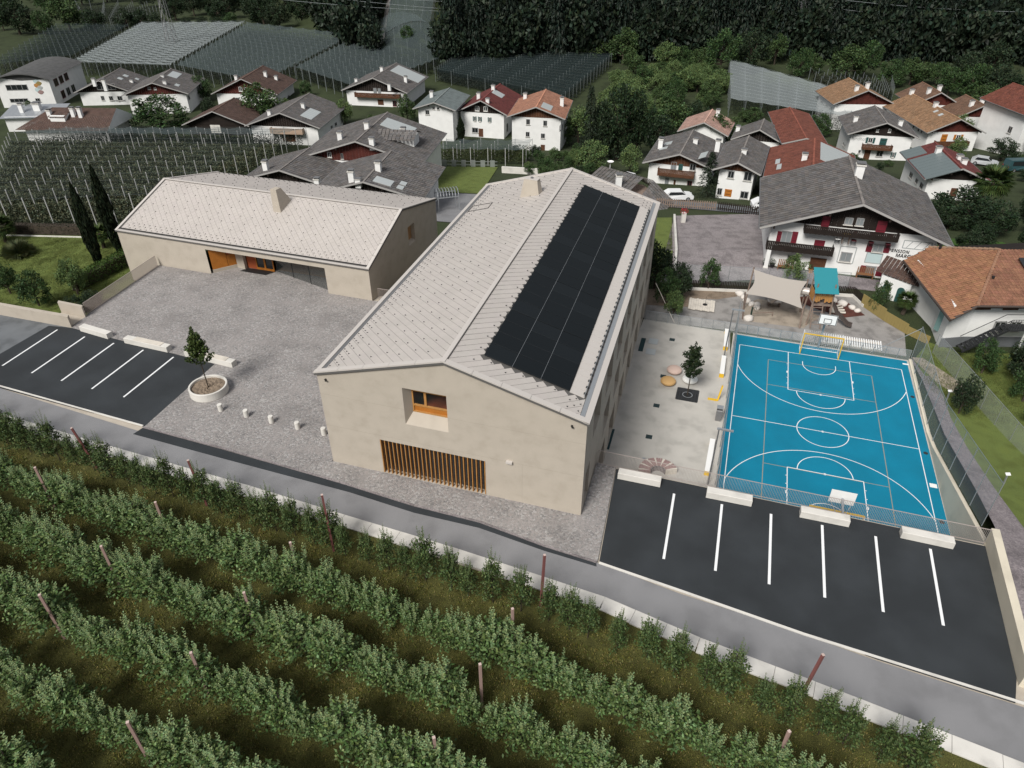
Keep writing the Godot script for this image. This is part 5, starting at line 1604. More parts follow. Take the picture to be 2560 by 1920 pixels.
	["t", Vector3(51.46, -7.91, -127.02), -10.3, 6.07, 19.76, 3.50, 4.57, 1.0, 0.9, "red_rust", "none", "house with broad rusty red tiled roof",
		[],
		[], [], []],
	["u", Vector3(45.11, -9.56, -132.53), -21.7, 7.69, 6.16, 4.00, 6.17, 1.0, 0.9, "grey_slate", "dark_wood", "house with dark slate roof in front of the rusty red roof",
		[],
		[[-4.19, 4.14, 4.26, 1.04]], [], []],
	["v", Vector3(37.60, -11.00, -143.0), -21.5, 8.0, 9.0, 4.0, 6.1, 1.0, 0.9, "pink_tile", "none", "house with pale pink tiled roof among the bushes",
		[],
		[[1.46, 7.29, 4.12, 1.42]], [], []],
	["pens", Vector3(34.04, -0.02, -66.96), -16.4, 15.48, 13.19, 4.44, 7.79, 1.3, 1.2, "grey_slate", "dark_wood", "large white guest house with wide grey roof, two dark balconies and red shutters",
		[["f", -0.70, 5.64, 0.77, 0.74, "c"], ["f", 0.33, 5.68, 0.70, 0.79, "c"], ["f", -2.78, 5.25, 0.74, 1.33, "R"], ["f", 2.37, 5.32, 0.87, 1.38, "R"], ["f", -6.10, 3.22, 1.02, 1.41, "c"], ["f", -6.82, 3.16, 0.42, 1.36, "R"], ["f", -5.32, 3.27, 0.53, 1.37, "R"], ["f", -2.83, 2.90, 0.99, 0.86, "R"], ["f", 2.67, 3.16, 0.96, 0.84, "c"], ["f", 1.86, 3.12, 0.55, 0.90, "R"], ["f", 3.46, 3.18, 0.54, 0.84, "R"], ["f", -0.03, 1.85, 1.07, 1.03, "c"], ["f", 2.57, 0.71, 1.02, 0.98, "c"], ["f", 1.85, 0.68, 0.48, 0.95, "R"], ["f", 3.44, 0.70, 0.60, 1.01, "R"], ["f", -2.51, 0.74, 1.54, 1.33, "d"], ["f", -5.14, 1.07, 0.83, 0.64, "b"]],
		[[0.32, 7.58, 7.67, 1.52]], [], [[-4.68, 3.95, 4.34, 0.82], [-7.92, -1.53, 2.17, 0.95]]],
	["p", Vector3(-18.63, -2.84, -89.55), -8.0, 13.4, 11.2, 3.0, 5.0, 1.0, 0.9, "grey_slate", "dark_wood", "low outbuilding with grey slate roof and skylights right behind the hall",
		[],
		[[0.56, 3.97, 4.07, 1.34], [-1.93, 0.40, 3.97, 1.62], [-0.84, -0.35, 4.17, 0.44]], [["R", 0.9, 3.2, 0.1, 2.0], ["R", 3.9, 4.7, 0.2, 1.3], ["R", 3.9, 4.7, 1.7, 2.8]], []],
	["q", Vector3(-32.38, -4.51, -100.09), -10.0, 10.6, 8.8, 3.0, 4.7, 1.0, 0.9, "grey_slate", "dark_wood", "low outbuilding with grey slate roof, left of the skylit one",
		[],
		[[-3.17, 1.31, 3.68, 1.46], [6.19, -2.57, 3.53, 1.61]], [], []],
]
# ---------------------------------------------------------------- the village
const ROOFS := {"grey_slate": [Color(0.18, 0.168, 0.163), 0.6, 0.40], "brown_tile": [Color(0.125, 0.080, 0.066), 0.36, 0.34], "red_tile": [Color(0.17, 0.050, 0.046), 0.36, 0.34], "orange_tile": [Color(0.43, 0.215, 0.145), 0.36, 0.34], "orange_old": [Color(0.34, 0.205, 0.120), 0.36, 0.34], "red_rust": [Color(0.215, 0.075, 0.052), 0.36, 0.34], "pink_tile": [Color(0.50, 0.32, 0.265), 0.36, 0.34], "brown_orange": [Color(0.21, 0.125, 0.085), 0.36, 0.34], "green_metal": [Color(0.17, 0.20, 0.20), 0.5, 6.0], "dark_metal": [Color(0.05, 0.062, 0.066), 0.5, 6.0]}

# overlapping shingles on a roof plane with corners a (eave, left), b (eave, right), c (ridge, right), d (ridge, left)
func shingles(parent: Node, a: Vector3, b: Vector3, c: Vector3, d: Vector3, key: String, singles := 0, called := "shingle"):
	var tone: Color = ROOFS[key][0]
	var cw: float = ROOFS[key][1]
	var ch: float = ROOFS[key][2]
	var nrm := (b - a).cross(d - a).normalized()
	if nrm.y < 0: nrm = -nrm
	var rows: int = max(1, int(round((d - a).length() / ch)))
	var m := MB.new()
	var r2 := RandomNumberGenerator.new()
	r2.seed = int(absf(a.x * 13 + a.z * 7)) + 5
	var cells := []
	for r in rows:
		var l0 := a.lerp(d, float(r) / rows)
		var r0 := b.lerp(c, float(r) / rows)
		var l1 := a.lerp(d, minf(1.0, float(r + 1.12) / rows))
		var r1 := b.lerp(c, minf(1.0, float(r + 1.12) / rows))
		var cols: int = max(1, int(round((r0 - l0).length() / cw)))
		for k in cols:
			var gap := 0.075 if key == "grey_slate" else 0.035
			var t0 := (k + gap) / cols
			var t1 := (k + 1.0 - gap) / cols
			var f := r2.randf_range(0.80, 1.12)
			var w := r2.randf_range(-0.04, 0.04)
			var col := Color(tone.r * f * (1 + w), tone.g * f, tone.b * f * (1 - w))
			if ch > 3: col = tone
			var lift := nrm * r2.randf_range(0.026, 0.036)
			cells.append([l0.lerp(r0, t0) + lift, l0.lerp(r0, t1) + lift, l1.lerp(r1, t1), l1.lerp(r1, t0), col])
	var eye := Vector3(0, 32.97, 0)
	if singles > 0: cells.sort_custom(func(p, q): return p[0].distance_to(eye) < q[0].distance_to(eye))
	var low := nrm * 0.03
	for i in cells.size():
		var q: Array = cells[i]
		var t := MB.new() if i < singles else m
		t.col = q[4]
		t.quad(q[0], q[1], q[2], q[3])
		t.quad(q[0] - low, q[1] - low, q[1], q[0])
		if ch > 3:
			t.quad(q[1] - low, q[2] - low, q[2], q[1]); t.quad(q[3] - low, q[0] - low, q[0], q[3])
		if i < singles: part(parent, called, t, M.tile_matt)
	if m.v.size(): stuff(parent, called + "s", m, M.tile_matt)

func window(parent: Node, o: Vector3, ux: Vector3, n: Vector3, w: float, h: float, kind: String):
	var p := Node3D.new()
	p.name = {"d": "doorway", "D": "door", "o": "door", "R": "shutter", "t": "shutter", "T": "door", "p": "panel", "G": "glazing"}.get(kind, "window")
	parent.add_child(p, true)
	var bas := Basis(ux, Vector3.UP, n)
	var bx := func(called, x, y, dz, sx, sy, sz, m):
		var b := MB.new()
		b.box(Transform3D(bas, o + ux * x + Vector3.UP * y + n * dz), Vector3(sx, sy, sz))
		part(p, called, b, m)
	var solid = {"d": M.brown_wood, "D": M.brown_wood, "o": M.orange_wood, "R": M.red_shutter, "t": M.green_shutter, "p": M.pale_concrete, "T": M.teal_door}.get(kind)
	if solid:
		bx.call("leaf", 0, 0, 0.03, w, h, 0.06, solid)
		if kind == "R" or kind == "t" or kind == "o" or kind == "D":
			bx.call("leaf_rail", 0, h * 0.25, 0.066, w * 0.7, h * 0.05, 0.012, M.dark_wood if kind != "R" else M.red_dark)
			bx.call("leaf_rail", 0, -h * 0.2, 0.066, w * 0.7, h * 0.05, 0.012, M.dark_wood if kind != "R" else M.red_dark)
		return
	var fr: Material = {"w": M.white_paint, "b": M.frame_grey, "g": M.white_paint, "c": M.frame_grey, "r": M.red_shutter, "O": M.white_paint, "G": M.frame_grey}[kind]
	var gw := w if kind != "g" and kind != "O" else w * 0.5
	var t := clampf(gw * 0.1, 0.04, 0.09)
	bx.call("pane", 0, 0, 0.01, gw, h, 0.02, M.curtain if kind == "c" else M.window_glass)
	for q in [[0, h * 0.5 - t * 0.5, gw, t], [0, -h * 0.5 + t * 0.5, gw, t], [-gw * 0.5 + t * 0.5, 0, t, h], [gw * 0.5 - t * 0.5, 0, t, h], [0, 0, t * 0.7, h]]:
		bx.call("frame", q[0], q[1], 0.035, q[2], q[3], 0.05, fr)
	if kind == "G":
		for k in 3: bx.call("frame", -gw * 0.5 + gw * (k + 1) / 4.0, 0, 0.035, t, h, 0.05, fr)
	else:
		bx.call("sill", 0, -h * 0.5 - 0.04, 0.08, gw + 0.16, 0.06, 0.16, M.pale_concrete)
	if kind == "g" or kind == "O":
		for s in [-1.0, 1.0]: bx.call("shutter", s * (gw * 0.5 + w * 0.13), 0, 0.04, w * 0.24, h, 0.05, M.green_shutter if kind == "g" else M.orange_wood)

func chimney(parent: Node, x: float, zb: float, y: float, h: float, w := 0.6, m: Material = null):
	var b := MB.new()
	b.cbox(Vector3(x, y + h * 0.42 - 0.35, -zb), Vector3(w, h * 0.84 + 0.7, w))
	var c := part(parent, "chimney", b, m if m else M.render_white)
	b = MB.new()
	b.cbox(Vector3(x, y + h * 0.86, -zb), Vector3(w * 1.22, h * 0.06 + 0.03, w * 1.22))
	part(c, "cap_slab", b, M.pale_concrete)
	b = MB.new()
	for s in [-1.0, 1.0]: b.cbox(Vector3(x + s * w * 0.38, y + h * 0.94, -zb), Vector3(w * 0.12, h * 0.12, w * 0.8))
	b.cbox(Vector3(x, y + h * 1.01, -zb), Vector3(w * 1.15, 0.05, w * 1.15))
	part(c, "hood", b, M.gutter)

func house(d: Array, singles := 0) -> Node3D:
	var W: float = d[3]
	var L: float = d[4]
	var he: float = d[5]
	var hr: float = d[6]
	var fo: float = d[7]
	var so: float = d[8]
	var o := thing("guest_house" if d[0] == "pens" else "barn" if d[0] == "h" else "house", d[11], "barn" if d[0] == "h" else "house", d[1], deg_to_rad(d[2]))
	var half := W * 0.5
	var k: float = (hr - he) / (half + so)
	var hw := he + k * so - 0.16      # wall height at the eaves
	var ht := hr - 0.16
	var deep := -2.5
	var b := MB.new()
	var f := [Vector3(-half, deep, 0), Vector3(half, deep, 0), Vector3(half, hw, 0), Vector3(0, ht, 0), Vector3(-half, hw, 0)]
	b.fan(f)
	var back := []
	for p in f: back.append(p + Vector3(0, 0, -L))
	b.quad(f[1], back[1], back[2], f[2])
	b.quad(back[0], f[0], f[4], back[4])
	var bb := back.duplicate()
	bb.reverse()
	b.fan(bb)
	part(o, "walls", b, M.dark_wood if d[0] == "h" else M.render_white)
	if d[10] != "none":
		# boarded gable, one board beside the other
		var y0 := hw - 0.25 if d[0] != "pens" else hw + 0.2
		var gm: Material = M[d[10]]
		var gab := Node3D.new()
		gab.name = "gable"
		o.add_child(gab)
		tag(gab, "boarded wooden gable")
		var reach: float = half - maxf(0.0, (y0 - hw) / k)
		var n := int(reach * 2 / 0.5) + 1
		for i in n:
			var x0 := -reach + reach * 2 * i / n + 0.006
			var x1 := -reach + reach * 2 * (i + 1) / n - 0.006
			var t0 := ht - absf(x0) * k - 0.02
			var t1 := ht - absf(x1) * k - 0.02
			var q := MB.new()
			var dz := 0.05 + 0.006 * (i % 2)
			q.quad(Vector3(x0, y0, dz), Vector3(x1, y0, dz), Vector3(x1, t1, dz), Vector3(x0, t0, dz))
			q.quad(Vector3(x0, y0, 0), Vector3(x1, y0, 0), Vector3(x1, y0, dz), Vector3(x0, y0, dz))
			q.quad(Vector3(x0, y0, 0), Vector3(x0, y0, dz), Vector3(x0, t0, dz), Vector3(x0, t0, 0))
			part(gab, "board", q, gm)
	# roof
	var roof := Node3D.new()
	roof.name = "roof"
	o.add_child(roof)
	var x := half + so
	var z0 := fo
	var z1 := -L - fo
	b = MB.new()
	for s in [-1.0, 1.0]:
		var e0 := Vector3(s * x, he, z0)
		var r0 := Vector3(0, hr, z0)
		var e1 := Vector3(s * x, he, z1)
		var r1 := Vector3(0, hr, z1)
		var dn := Vector3.DOWN * 0.15
		b.quad(e0, r0, r1, e1)
		b.quad(e0 + dn, e1 + dn, r1 + dn, r0 + dn)
		b.quad(e0 + dn, r0 + dn, r0, e0)
		b.quad(e1, r1, r1 + dn, e1 + dn)
		b.quad(e0, e1, e1 + dn, e0 + dn)
	part(roof, "roof_deck", b, M.dark_wood)
	shingles(roof, Vector3(-x, he + 0.01, z1), Vector3(-x, he + 0.01, z0), Vector3(0, hr + 0.01, z0), Vector3(0, hr + 0.01, z1), d[9], singles)
	shingles(roof, Vector3(x, he + 0.01, z0), Vector3(x, he + 0.01, z1), Vector3(0, hr + 0.01, z1), Vector3(0, hr + 0.01, z0), d[9], 0)
	b = MB.new()
	var tone: Color = ROOFS[d[9]][0]
	b.col = Color(tone.r * 1.5, tone.g * 1.45, tone.b * 1.4)
	b.bar(Vector3(0, hr + 0.05, z0), Vector3(0, hr + 0.05, z1), 0.24, 0.07)
	part(roof, "ridge_cap", b, M.tile_matt)
	for s in [-1.0, 1.0]:
		b = MB.new()
		b.bar(Vector3(s * x, he + 0.0, z0 + 0.02), Vector3(0, hr + 0.02, z0 + 0.02), 0.05, 0.2)
		part(roof, "verge_board", b, M.verge)
		b = MB.new()
		b.tube([Vector3(s * (x + 0.05), he - 0.03, z0), Vector3(s * (x + 0.05), he - 0.03, z1)], [0.07, 0.07], 6)
		part(roof, "gutter", b, M.gutter)
		# purlin ends under the verge
		for t in [0.35, 0.98]:
			b = MB.new()
			var px: float = s * half * t
			b.cbox(Vector3(px, hr - absf(px) * k - 0.30, fo * 0.5), Vector3(0.18, 0.24, fo))
			part(roof, "purlin", b, M.dark_wood)
	for w in d[12]:
		var kind: String = w[5]
		if w[0] == "f":
			var up: bool = d[10] != "none" and w[2] > hw - 0.3
			window(o, Vector3(w[1], w[2], 0.06 if up else 0.0), Vector3.RIGHT, Vector3.BACK, w[3], w[4], kind)
		elif w[0] == "l": window(o, Vector3(-half, w[2], w[1]), Vector3.BACK, Vector3.LEFT, minf(w[3], 1.2), w[4], kind)
		else: window(o, Vector3(half, w[2], -w[1]), Vector3.FORWARD, Vector3.RIGHT, minf(w[3], 1.2), w[4], kind)
	for c in d[13]: chimney(o, c[0], c[1], hr - absf(c[0]) * k, clampf(c[3], 0.5, 2.6), 0.7 if d[0] != "pens" else 0.8)
	for s in d[14]:
		var sgn := -1.0 if s[0] == "L" else 1.0
		var n := maxi(1, int(round((s[4] - s[3]) / 1.1)))
		var holder := Node3D.new()
		holder.name = "solar_field" if n > 1 else "skylight"
		o.add_child(holder, true)
		for i in n:
			b = MB.new()
			var za := -lerpf(s[3], s[4], (i + 0.02) / n)
			var zb := -lerpf(s[3], s[4], (i + 0.98) / n)
			var up := 0.12
			var p := [Vector3(s[1], hr - absf(s[1]) * k + up, za), Vector3(s[2], hr - absf(s[2]) * k + up, za), Vector3(s[2], hr - absf(s[2]) * k + up, zb), Vector3(s[1], hr - absf(s[1]) * k + up, zb)]
			b.quad(p[0], p[1], p[2], p[3])
			for q in 4: b.quad(p[q] + Vector3.DOWN * 0.1, p[(q + 1) % 4] + Vector3.DOWN * 0.1, p[(q + 1) % 4], p[q])
			part(holder, "panel" if n > 1 else "pane", b, M.pv_grey if d[0] == "y" else M.solar_white)
	for c in d[15]:
		var bal := Node3D.new()
		bal.name = "balcony"
		o.add_child(bal, true)
		var cm: Material = M.dark_wood if d[0] == "pens" else M.beige_awning if d[0] == "i" else M.brown_wood
		b = MB.new()
		b.cbox(Vector3((c[0] + c[1]) * 0.5, c[2] + 0.06, 0.55), Vector3(c[1] - c[0], 0.12, 1.1))
		part(bal, "floor", b, M.dark_wood)
		b = MB.new()
		var h: float = clampf(c[3], 0.7, 1.15)
		var xx: float = c[0]
		while xx < c[1] - 0.05:
			b.cbox(Vector3(xx + 0.09, c[2] + h * 0.5, 1.1), Vector3(0.155, h - 0.02 - 0.05 * (int(xx * 7) % 2), 0.03))
			xx += 0.17
		for s in [c[0], c[1]]:
			for i in 6: b.cbox(Vector3(s, c[2] + h * 0.5, 0.1 + i * 0.18), Vector3(0.03, h - 0.02, 0.155))
		stuff(bal, "balustrade", b, cm)
		b = MB.new()
		b.cbox(Vector3((c[0] + c[1]) * 0.5, c[2] + h, 1.1), Vector3(c[1] - c[0] + 0.1, 0.06, 0.12))
		part(bal, "rail", b, cm)
	return o

func letters(parent: Node, text: String, at: Vector3, size: float, m: Material, called := "lettering", turn := 0.0, bold := false):
	var t := TextMesh.new()
	var f := SystemFont.new()
	f.font_names = PackedStringArray(["Droid Sans"])
	if bold: f.font_weight = 700
	t.font = f
	t.text = text
	t.font_size = 64
	t.pixel_size = size / 64.0
	t.depth = 0.03
	t.curve_step = 2.0
	var o := MeshInstance3D.new()
	o.name = called
	o.mesh = t
	o.material_override = m
	parent.add_child(o, true)
	o.position = at
	o.rotation.z = turn
	return o

func build_village():
	for d in HOUSES:
		var o := house(d, 300 if d[0] == "pens" else 0)
		if d[0] == "pens": dress_guest_house(o)
		if d[0] == "b": letters(o, "Windegrund", Vector3(2.9, 0.95, 0.03), 0.62, M.dark_paint_text)
		if d[0] == "w": letters(o, "Pfundhof", Vector3(-4.0, 3.6, 0.03), 0.7, M.grey_fresco)
		if d[0] == "o": dormer(o, d)
	barrel_building()
	hip_house()
	tiled_annex()
	carport()
	row_behind()
	edge_house()
	village_things()

func dress_guest_house(o: Node3D):
	letters(o, "PENSION", Vector3(4.6, 3.08, 0.03), 0.44, M.dark_paint_text, "lettering", -0.02, true)
	letters(o, "MARGE", Vector3(5.25, 2.62, 0.03), 0.48, M.dark_paint_text, "lettering", -0.02, true)
	# painted surrounds
	var fr := func(x0, x1, y0, y1, m):
		for r in [[(x0 + x1) * 0.5, y0, x1 - x0, 0.09], [(x0 + x1) * 0.5, y1, x1 - x0, 0.09], [x0, (y0 + y1) * 0.5, 0.09, y1 - y0], [x1, (y0 + y1) * 0.5, 0.09, y1 - y0]]:
			var b := MB.new()
			b.cbox(Vector3(r[0], r[1], 0.006), Vector3(r[2], r[3], 0.012))
			part(o, "painted_frame", b, m)
	var b := MB.new()
	b.cbox(Vector3(2.55, 2.05, 0.005), Vector3(1.45, 1.1, 0.010))
	part(o, "painted_panel", b, M.blue_fresco)
	fr.call(1.82, 3.28, 1.5, 2.6, M.grey_fresco)
	fr.call(-0.75, 0.75, 1.2, 2.95, M.grey_fresco)
	fr.call(4.8, 7.3, 3.45, 4.25, M.grey_fresco)
	for k in 3:
		b = MB.new()
		b.bar(Vector3(5.1 + k * 0.75, 3.45, 0.01), Vector3(5.6 + k * 0.75, 4.25, 0.01), 0.012, 0.07)
		part(o, "painted_frame", b, M.grey_fresco)
	# things in front
	var g := o.global_transform
	for q in [[-5.6, 0.9, "wooden garden bench with cushions at the guest house porch"], [2.1, 0.5, "wooden garden bench by the guest house wall under the painted window"]]:
		var be := thing("garden_bench", q[2], "bench", g * Vector3(q[0], 0, q[1]), o.rotation.y, "wooden benches at the guest house")
		for k in 4:
			b = MB.new()
			b.cbox(Vector3(0, 0.45, -0.2 + k * 0.13), Vector3(1.6, 0.04, 0.11))
			part(be, "seat_slat", b, M.slat_brown)
		for k in 9:
			b = MB.new()
			b.cbox(Vector3(-0.7 + k * 0.175, 0.78, -0.28), Vector3(0.09, 0.6 + 0.08 * cos((k - 4) * 0.35), 0.03))
			part(be, "back_slat", b, M.slat_brown)
		for s in [-1.0, 1.0]:
			b = MB.new()
			b.cbox(Vector3(s * 0.75, 0.3, 0), Vector3(0.07, 0.6, 0.5))
			part(be, "side_frame", b, M.slat_brown)
	var pots := [[-7.6, 0.6, 0.28], [-6.9, 0.5, 0.25], [-3.1, 0.8, 0.22]]
	for i in pots.size():
		var q: Array = pots[i]
		var po := thing("flower_pot", ["dark pot with a clipped plant at the guest house corner", "dark pot with a clipped plant beside the porch bench", "terracotta pot beside the guest house doorway"][i], "pot", g * Vector3(q[0], 0, q[1]), 0, "pots at the guest house")
		b = MB.new()
		b.lathe(Vector3.ZERO, [Vector2(q[2] * 0.7, 0), Vector2(q[2], 0.4), Vector2(q[2] * 0.9, 0.42), Vector2(0, 0.40)], 14)
		part(po, "pot", b, M.slat_wood if i == 2 else M.black)
		part(po, "plant", leaf_ball(Vector3(0, 0.65, 0), Vector3(0.3, 0.32, 0.3), 160, 0.09, Color(0.03, 0.05, 0.02), 3 + i), M.leaf)
	var cols := thing("porch_column", "white pillar at the corner of the guest house porch", "pillar", g * Vector3(-7.55, 0, 0.9), o.rotation.y)
	b = MB.new()
	b.cbox(Vector3(0, 1.3, 0), Vector3(0.4, 2.6, 0.4))
	part(cols, "shaft", b, M.render_white)
	b = MB.new()
	b.cbox(Vector3(0, 0.1, 0), Vector3(0.5, 0.2, 0.5))
	part(cols, "base", b, M.pale_concrete)
	# chairs, table and bag on the upper balcony
	for q in [[-1.35, "white chair with a bag on the upper guest house balcony", "white_paint"], [0.15, "dark red folding chair on the upper balcony, left of the windows", "red_dark"], [1.75, "dark red folding chair on the upper balcony, right of the windows", "red_dark"], [3.3, "dark red folding chair on the upper balcony, at the red shutter", "red_dark"]]:
		var chr := thing("balcony_chair", q[1], "chair", g * Vector3(q[0], balcony_y, 0.62), o.rotation.y, "chairs on the upper balcony")
		b = MB.new()
		b.cbox(Vector3(0, 0.45, 0), Vector3(0.45, 0.05, 0.45))
		part(chr, "seat", b, M[q[2]])
		b = MB.new()
		b.cbox(Vector3(0, 0.95, -0.2), Vector3(0.45, 0.75, 0.05))
		part(chr, "backrest", b, M[q[2]])
		for s in [[-1, -1], [1, -1], [-1, 1], [1, 1]]:
			b = MB.new()
			b.cbox(Vector3(s[0] * 0.19, 0.22, s[1] * 0.19), Vector3(0.04, 0.44, 0.04))
			part(chr, "leg", b, M.dark_steel)
	var tb := thing("balcony_table", "yellow folding table on the upper guest house balcony", "table", g * Vector3(-0.6, balcony_y, 0.6), o.rotation.y)
	b = MB.new()
	b.cbox(Vector3(0, 0.95, 0), Vector3(0.8, 0.06, 0.5))
	part(tb, "table_top", b, M.yellow_paint)
	for s in [-1.0, 1.0]:
		b = MB.new()
		b.cbox(Vector3(s * 0.3, 0.47, 0), Vector3(0.05, 0.94, 0.4))
		part(tb, "leg", b, M.old_wood)

var balcony_y := 3.5

func dormer(o: Node3D, d: Array):
	var he: float = d[5]
	var hr: float = d[6]
	var k: float = (hr - he) / (d[3] * 0.5 + d[8])
	var dm := Node3D.new()
	dm.name = "dormer"
	o.add_child(dm)
	# a long dormer on the right slope with its own darker tiles
	var x0 := 2.2
	var x1 := 7.0
	var yb := hr - x1 * k
	var yt := hr - x0 * k + 0.35
	var b := MB.new()
	b.cbox(Vector3((x0 + x1) * 0.5 + 0.6, yb + 0.5, -6.3), Vector3(x1 - x0 - 0.8, 1.7, 3.0))
	part(dm, "cheek_wall", b, M.render_white)
	shingles(dm, Vector3(x0 - 0.6, yt - 0.7, -3.9), Vector3(x1 + 0.5, yt - 0.7, -3.9), Vector3(x1 + 0.5, yt + 0.25, -6.3), Vector3(x0 - 0.9, yt + 0.25, -6.3), "grey_slate")
	shingles(dm, Vector3(x1 + 0.5, yt - 0.7, -8.7), Vector3(x0 - 0.6, yt - 0.7, -8.7), Vector3(x0 - 0.9, yt + 0.25, -6.3), Vector3(x1 + 0.5, yt + 0.25, -6.3), "grey_slate")

func barrel_building():
	# white modern building with a vaulted roof, far left
	var a := Vector3(-120.6, -12, -180.6)
	var f := Vector3(-113.1, -12, -185.3)
	var o := thing("modern_building", "white modern building with vaulted grey roof and mural, far left", "building", (a + f) * 0.5, -atan2(f.z - a.z, f.x - a.x) + 0.02)
	o.rotation.y = 0.10
	o.position = Vector3(-119.0, -12, -184.5)
	var W := 12.5
	var L := 20.0
	var H := 6.3
	var b := MB.new()
	b.cbox(Vector3(0, H * 0.5 - 1, -L * 0.5), Vector3(W, H + 2, L))
	part(o, "walls", b, M.render_white)
	b = MB.new()
	var n := 10
	for i in n:
		var p := func(t, z): return Vector3((t - 0.5) * (W + 1.0), H + 0.05 + 1.5 * (1.0 - pow(2 * t - 1, 2)), z)
		var t0 := float(i) / n
		var t1 := float(i + 1) / n
		b.quad(p.call(t0, 0.8), p.call(t1, 0.8), p.call(t1, -L - 0.5), p.call(t0, -L - 0.5))
		b.tri(Vector3(0, H - 0.2, 0.02), p.call(t0, 0.02), p.call(t1, 0.02))
		b.quad(p.call(t0, 0.8), p.call(t1, 0.8), p.call(t1, 0.8) + Vector3.DOWN * 0.25, p.call(t0, 0.8) + Vector3.DOWN * 0.25)
		b.col = Color(0.12, 0.118, 0.12)
	part(o, "vault_roof", b, M.tile_matt)
	window(o, Vector3(-1.6, 4.6, 0), Vector3.RIGHT, Vector3.BACK, 5.0, 1.3, "G")
	window(o, Vector3(-2.2, 1.6, 0), Vector3.RIGHT, Vector3.BACK, 4.2, 0.9, "G")
	window(o, Vector3(2.2, 1.6, 0), Vector3.RIGHT, Vector3.BACK, 1.1, 0.8, "b")
	for i in 3:
		window(o, Vector3(W * 0.5, 4.9, -3.4 - i * 3.1), Vector3.FORWARD, Vector3.RIGHT, 2.2, 1.7, "r")
		window(o, Vector3(W * 0.5, 1.7, -5.0 - i * 3.2), Vector3.FORWARD, Vector3.RIGHT, 2.0, 1.8, "r" if i == 0 else "b")
	# mural: overlapping painted patches
	var cols := ["blue_fresco", "ochre_board", "slat_wood", "grey_fresco", "blue_fresco", "brick_pink"]
	for i in 6:
		b = MB.new()
		boulder(b, Vector3.ZERO, 0.75)
		var q := part(o, "mural_patch", b.smooth(), M[cols[i]])
		q.scale = Vector3(0.9, 1.1, 0.02)
		q.position = Vector3(3.3 + 0.5 * (i % 2) - 0.2 * i * 0.3, 5.9 - i * 0.5, 0.012 + 0.004 * i)

func hip_house():
	# brown tiled hip roof with a cut-in terrace, left, above the netted orchard
	var o := thing("house", "house with broad brown tiled hip roof and two white chimneys, left edge of village", "house", Vector3(-94.2, -12, -153.8), -0.06)
	var b := MB.new()
	b.cbox(Vector3(0, 0.2, -5.5), Vector3(17.5, 5.6, 10.0))
	part(o, "walls", b, M.render_white)
	var roof := Node3D.new()
	roof.name = "roof"
	o.add_child(roof)
	var e := [Vector3(-10, 2.9, 0.8), Vector3(10, 2.9, 0.8), Vector3(10, 2.9, -11.8), Vector3(-10, 2.9, -11.8)]
	var r := [Vector3(-4.5, 6.0, -5.5), Vector3(9.6, 6.0, -5.5)]
	shingles(roof, e[0], e[1], r[1], r[0], "brown_tile")
	shingles(roof, e[2], e[3], r[0], r[1], "brown_tile")
	shingles(roof, e[3], e[0], r[0], r[0] + Vector3(0, 0, -0.1), "brown_tile")
	b = MB.new()
	b.tri(e[1], e[2], r[1])
	part(roof, "gable_end", b, M.render_white)
	chimney(o, 1.2, 3.2, 4.8, 1.9, 0.75)
	chimney(o, 2.9, 3.0, 4.8, 2.0, 0.75)
	chimney(o, -3.6, 2.6, 4.2, 2.2, 0.8)
	var dm := Node3D.new()
	dm.name = "roof_terrace"
	o.add_child(dm)
	b = MB.new()
	b.cbox(Vector3(-1.6, 4.6, -2.9), Vector3(3.2, 1.3, 2.6))
	part(dm, "recess", b, M.render_white)
	shingles(dm, Vector3(-3.6, 5.0, -1.4), Vector3(0.4, 5.0, -1.4), Vector3(0.2, 5.9, -4.4), Vector3(-3.2, 5.9, -4.4), "brown_tile")
	# low shed with pale sheet roof beside it
	var s := thing("shed", "low shed with pale sheet metal roof at the left edge of the village", "shed", Vector3(-106.5, -12, -163.5), 0.1)
	b = MB.new()
	b.cbox(Vector3(0, 1.0, -3), Vector3(11, 4.2, 6))
	part(s, "walls", b, M.render_white)
	for i in 12:
		b = MB.new()
		b.box(Transform3D(Basis(Vector3.RIGHT, 0.16), Vector3(-5.75 + i * 1.05, 3.5, -3)), Vector3(1.03, 0.1, 7.4))
		part(s, "roof_sheet", b, M.zinc)
	chimney(s, 0.5, 3.5, 3.7, 1.6, 1.4)
	chimney(s, -2.5, 2.5, 3.5, 1.9, 0.8)

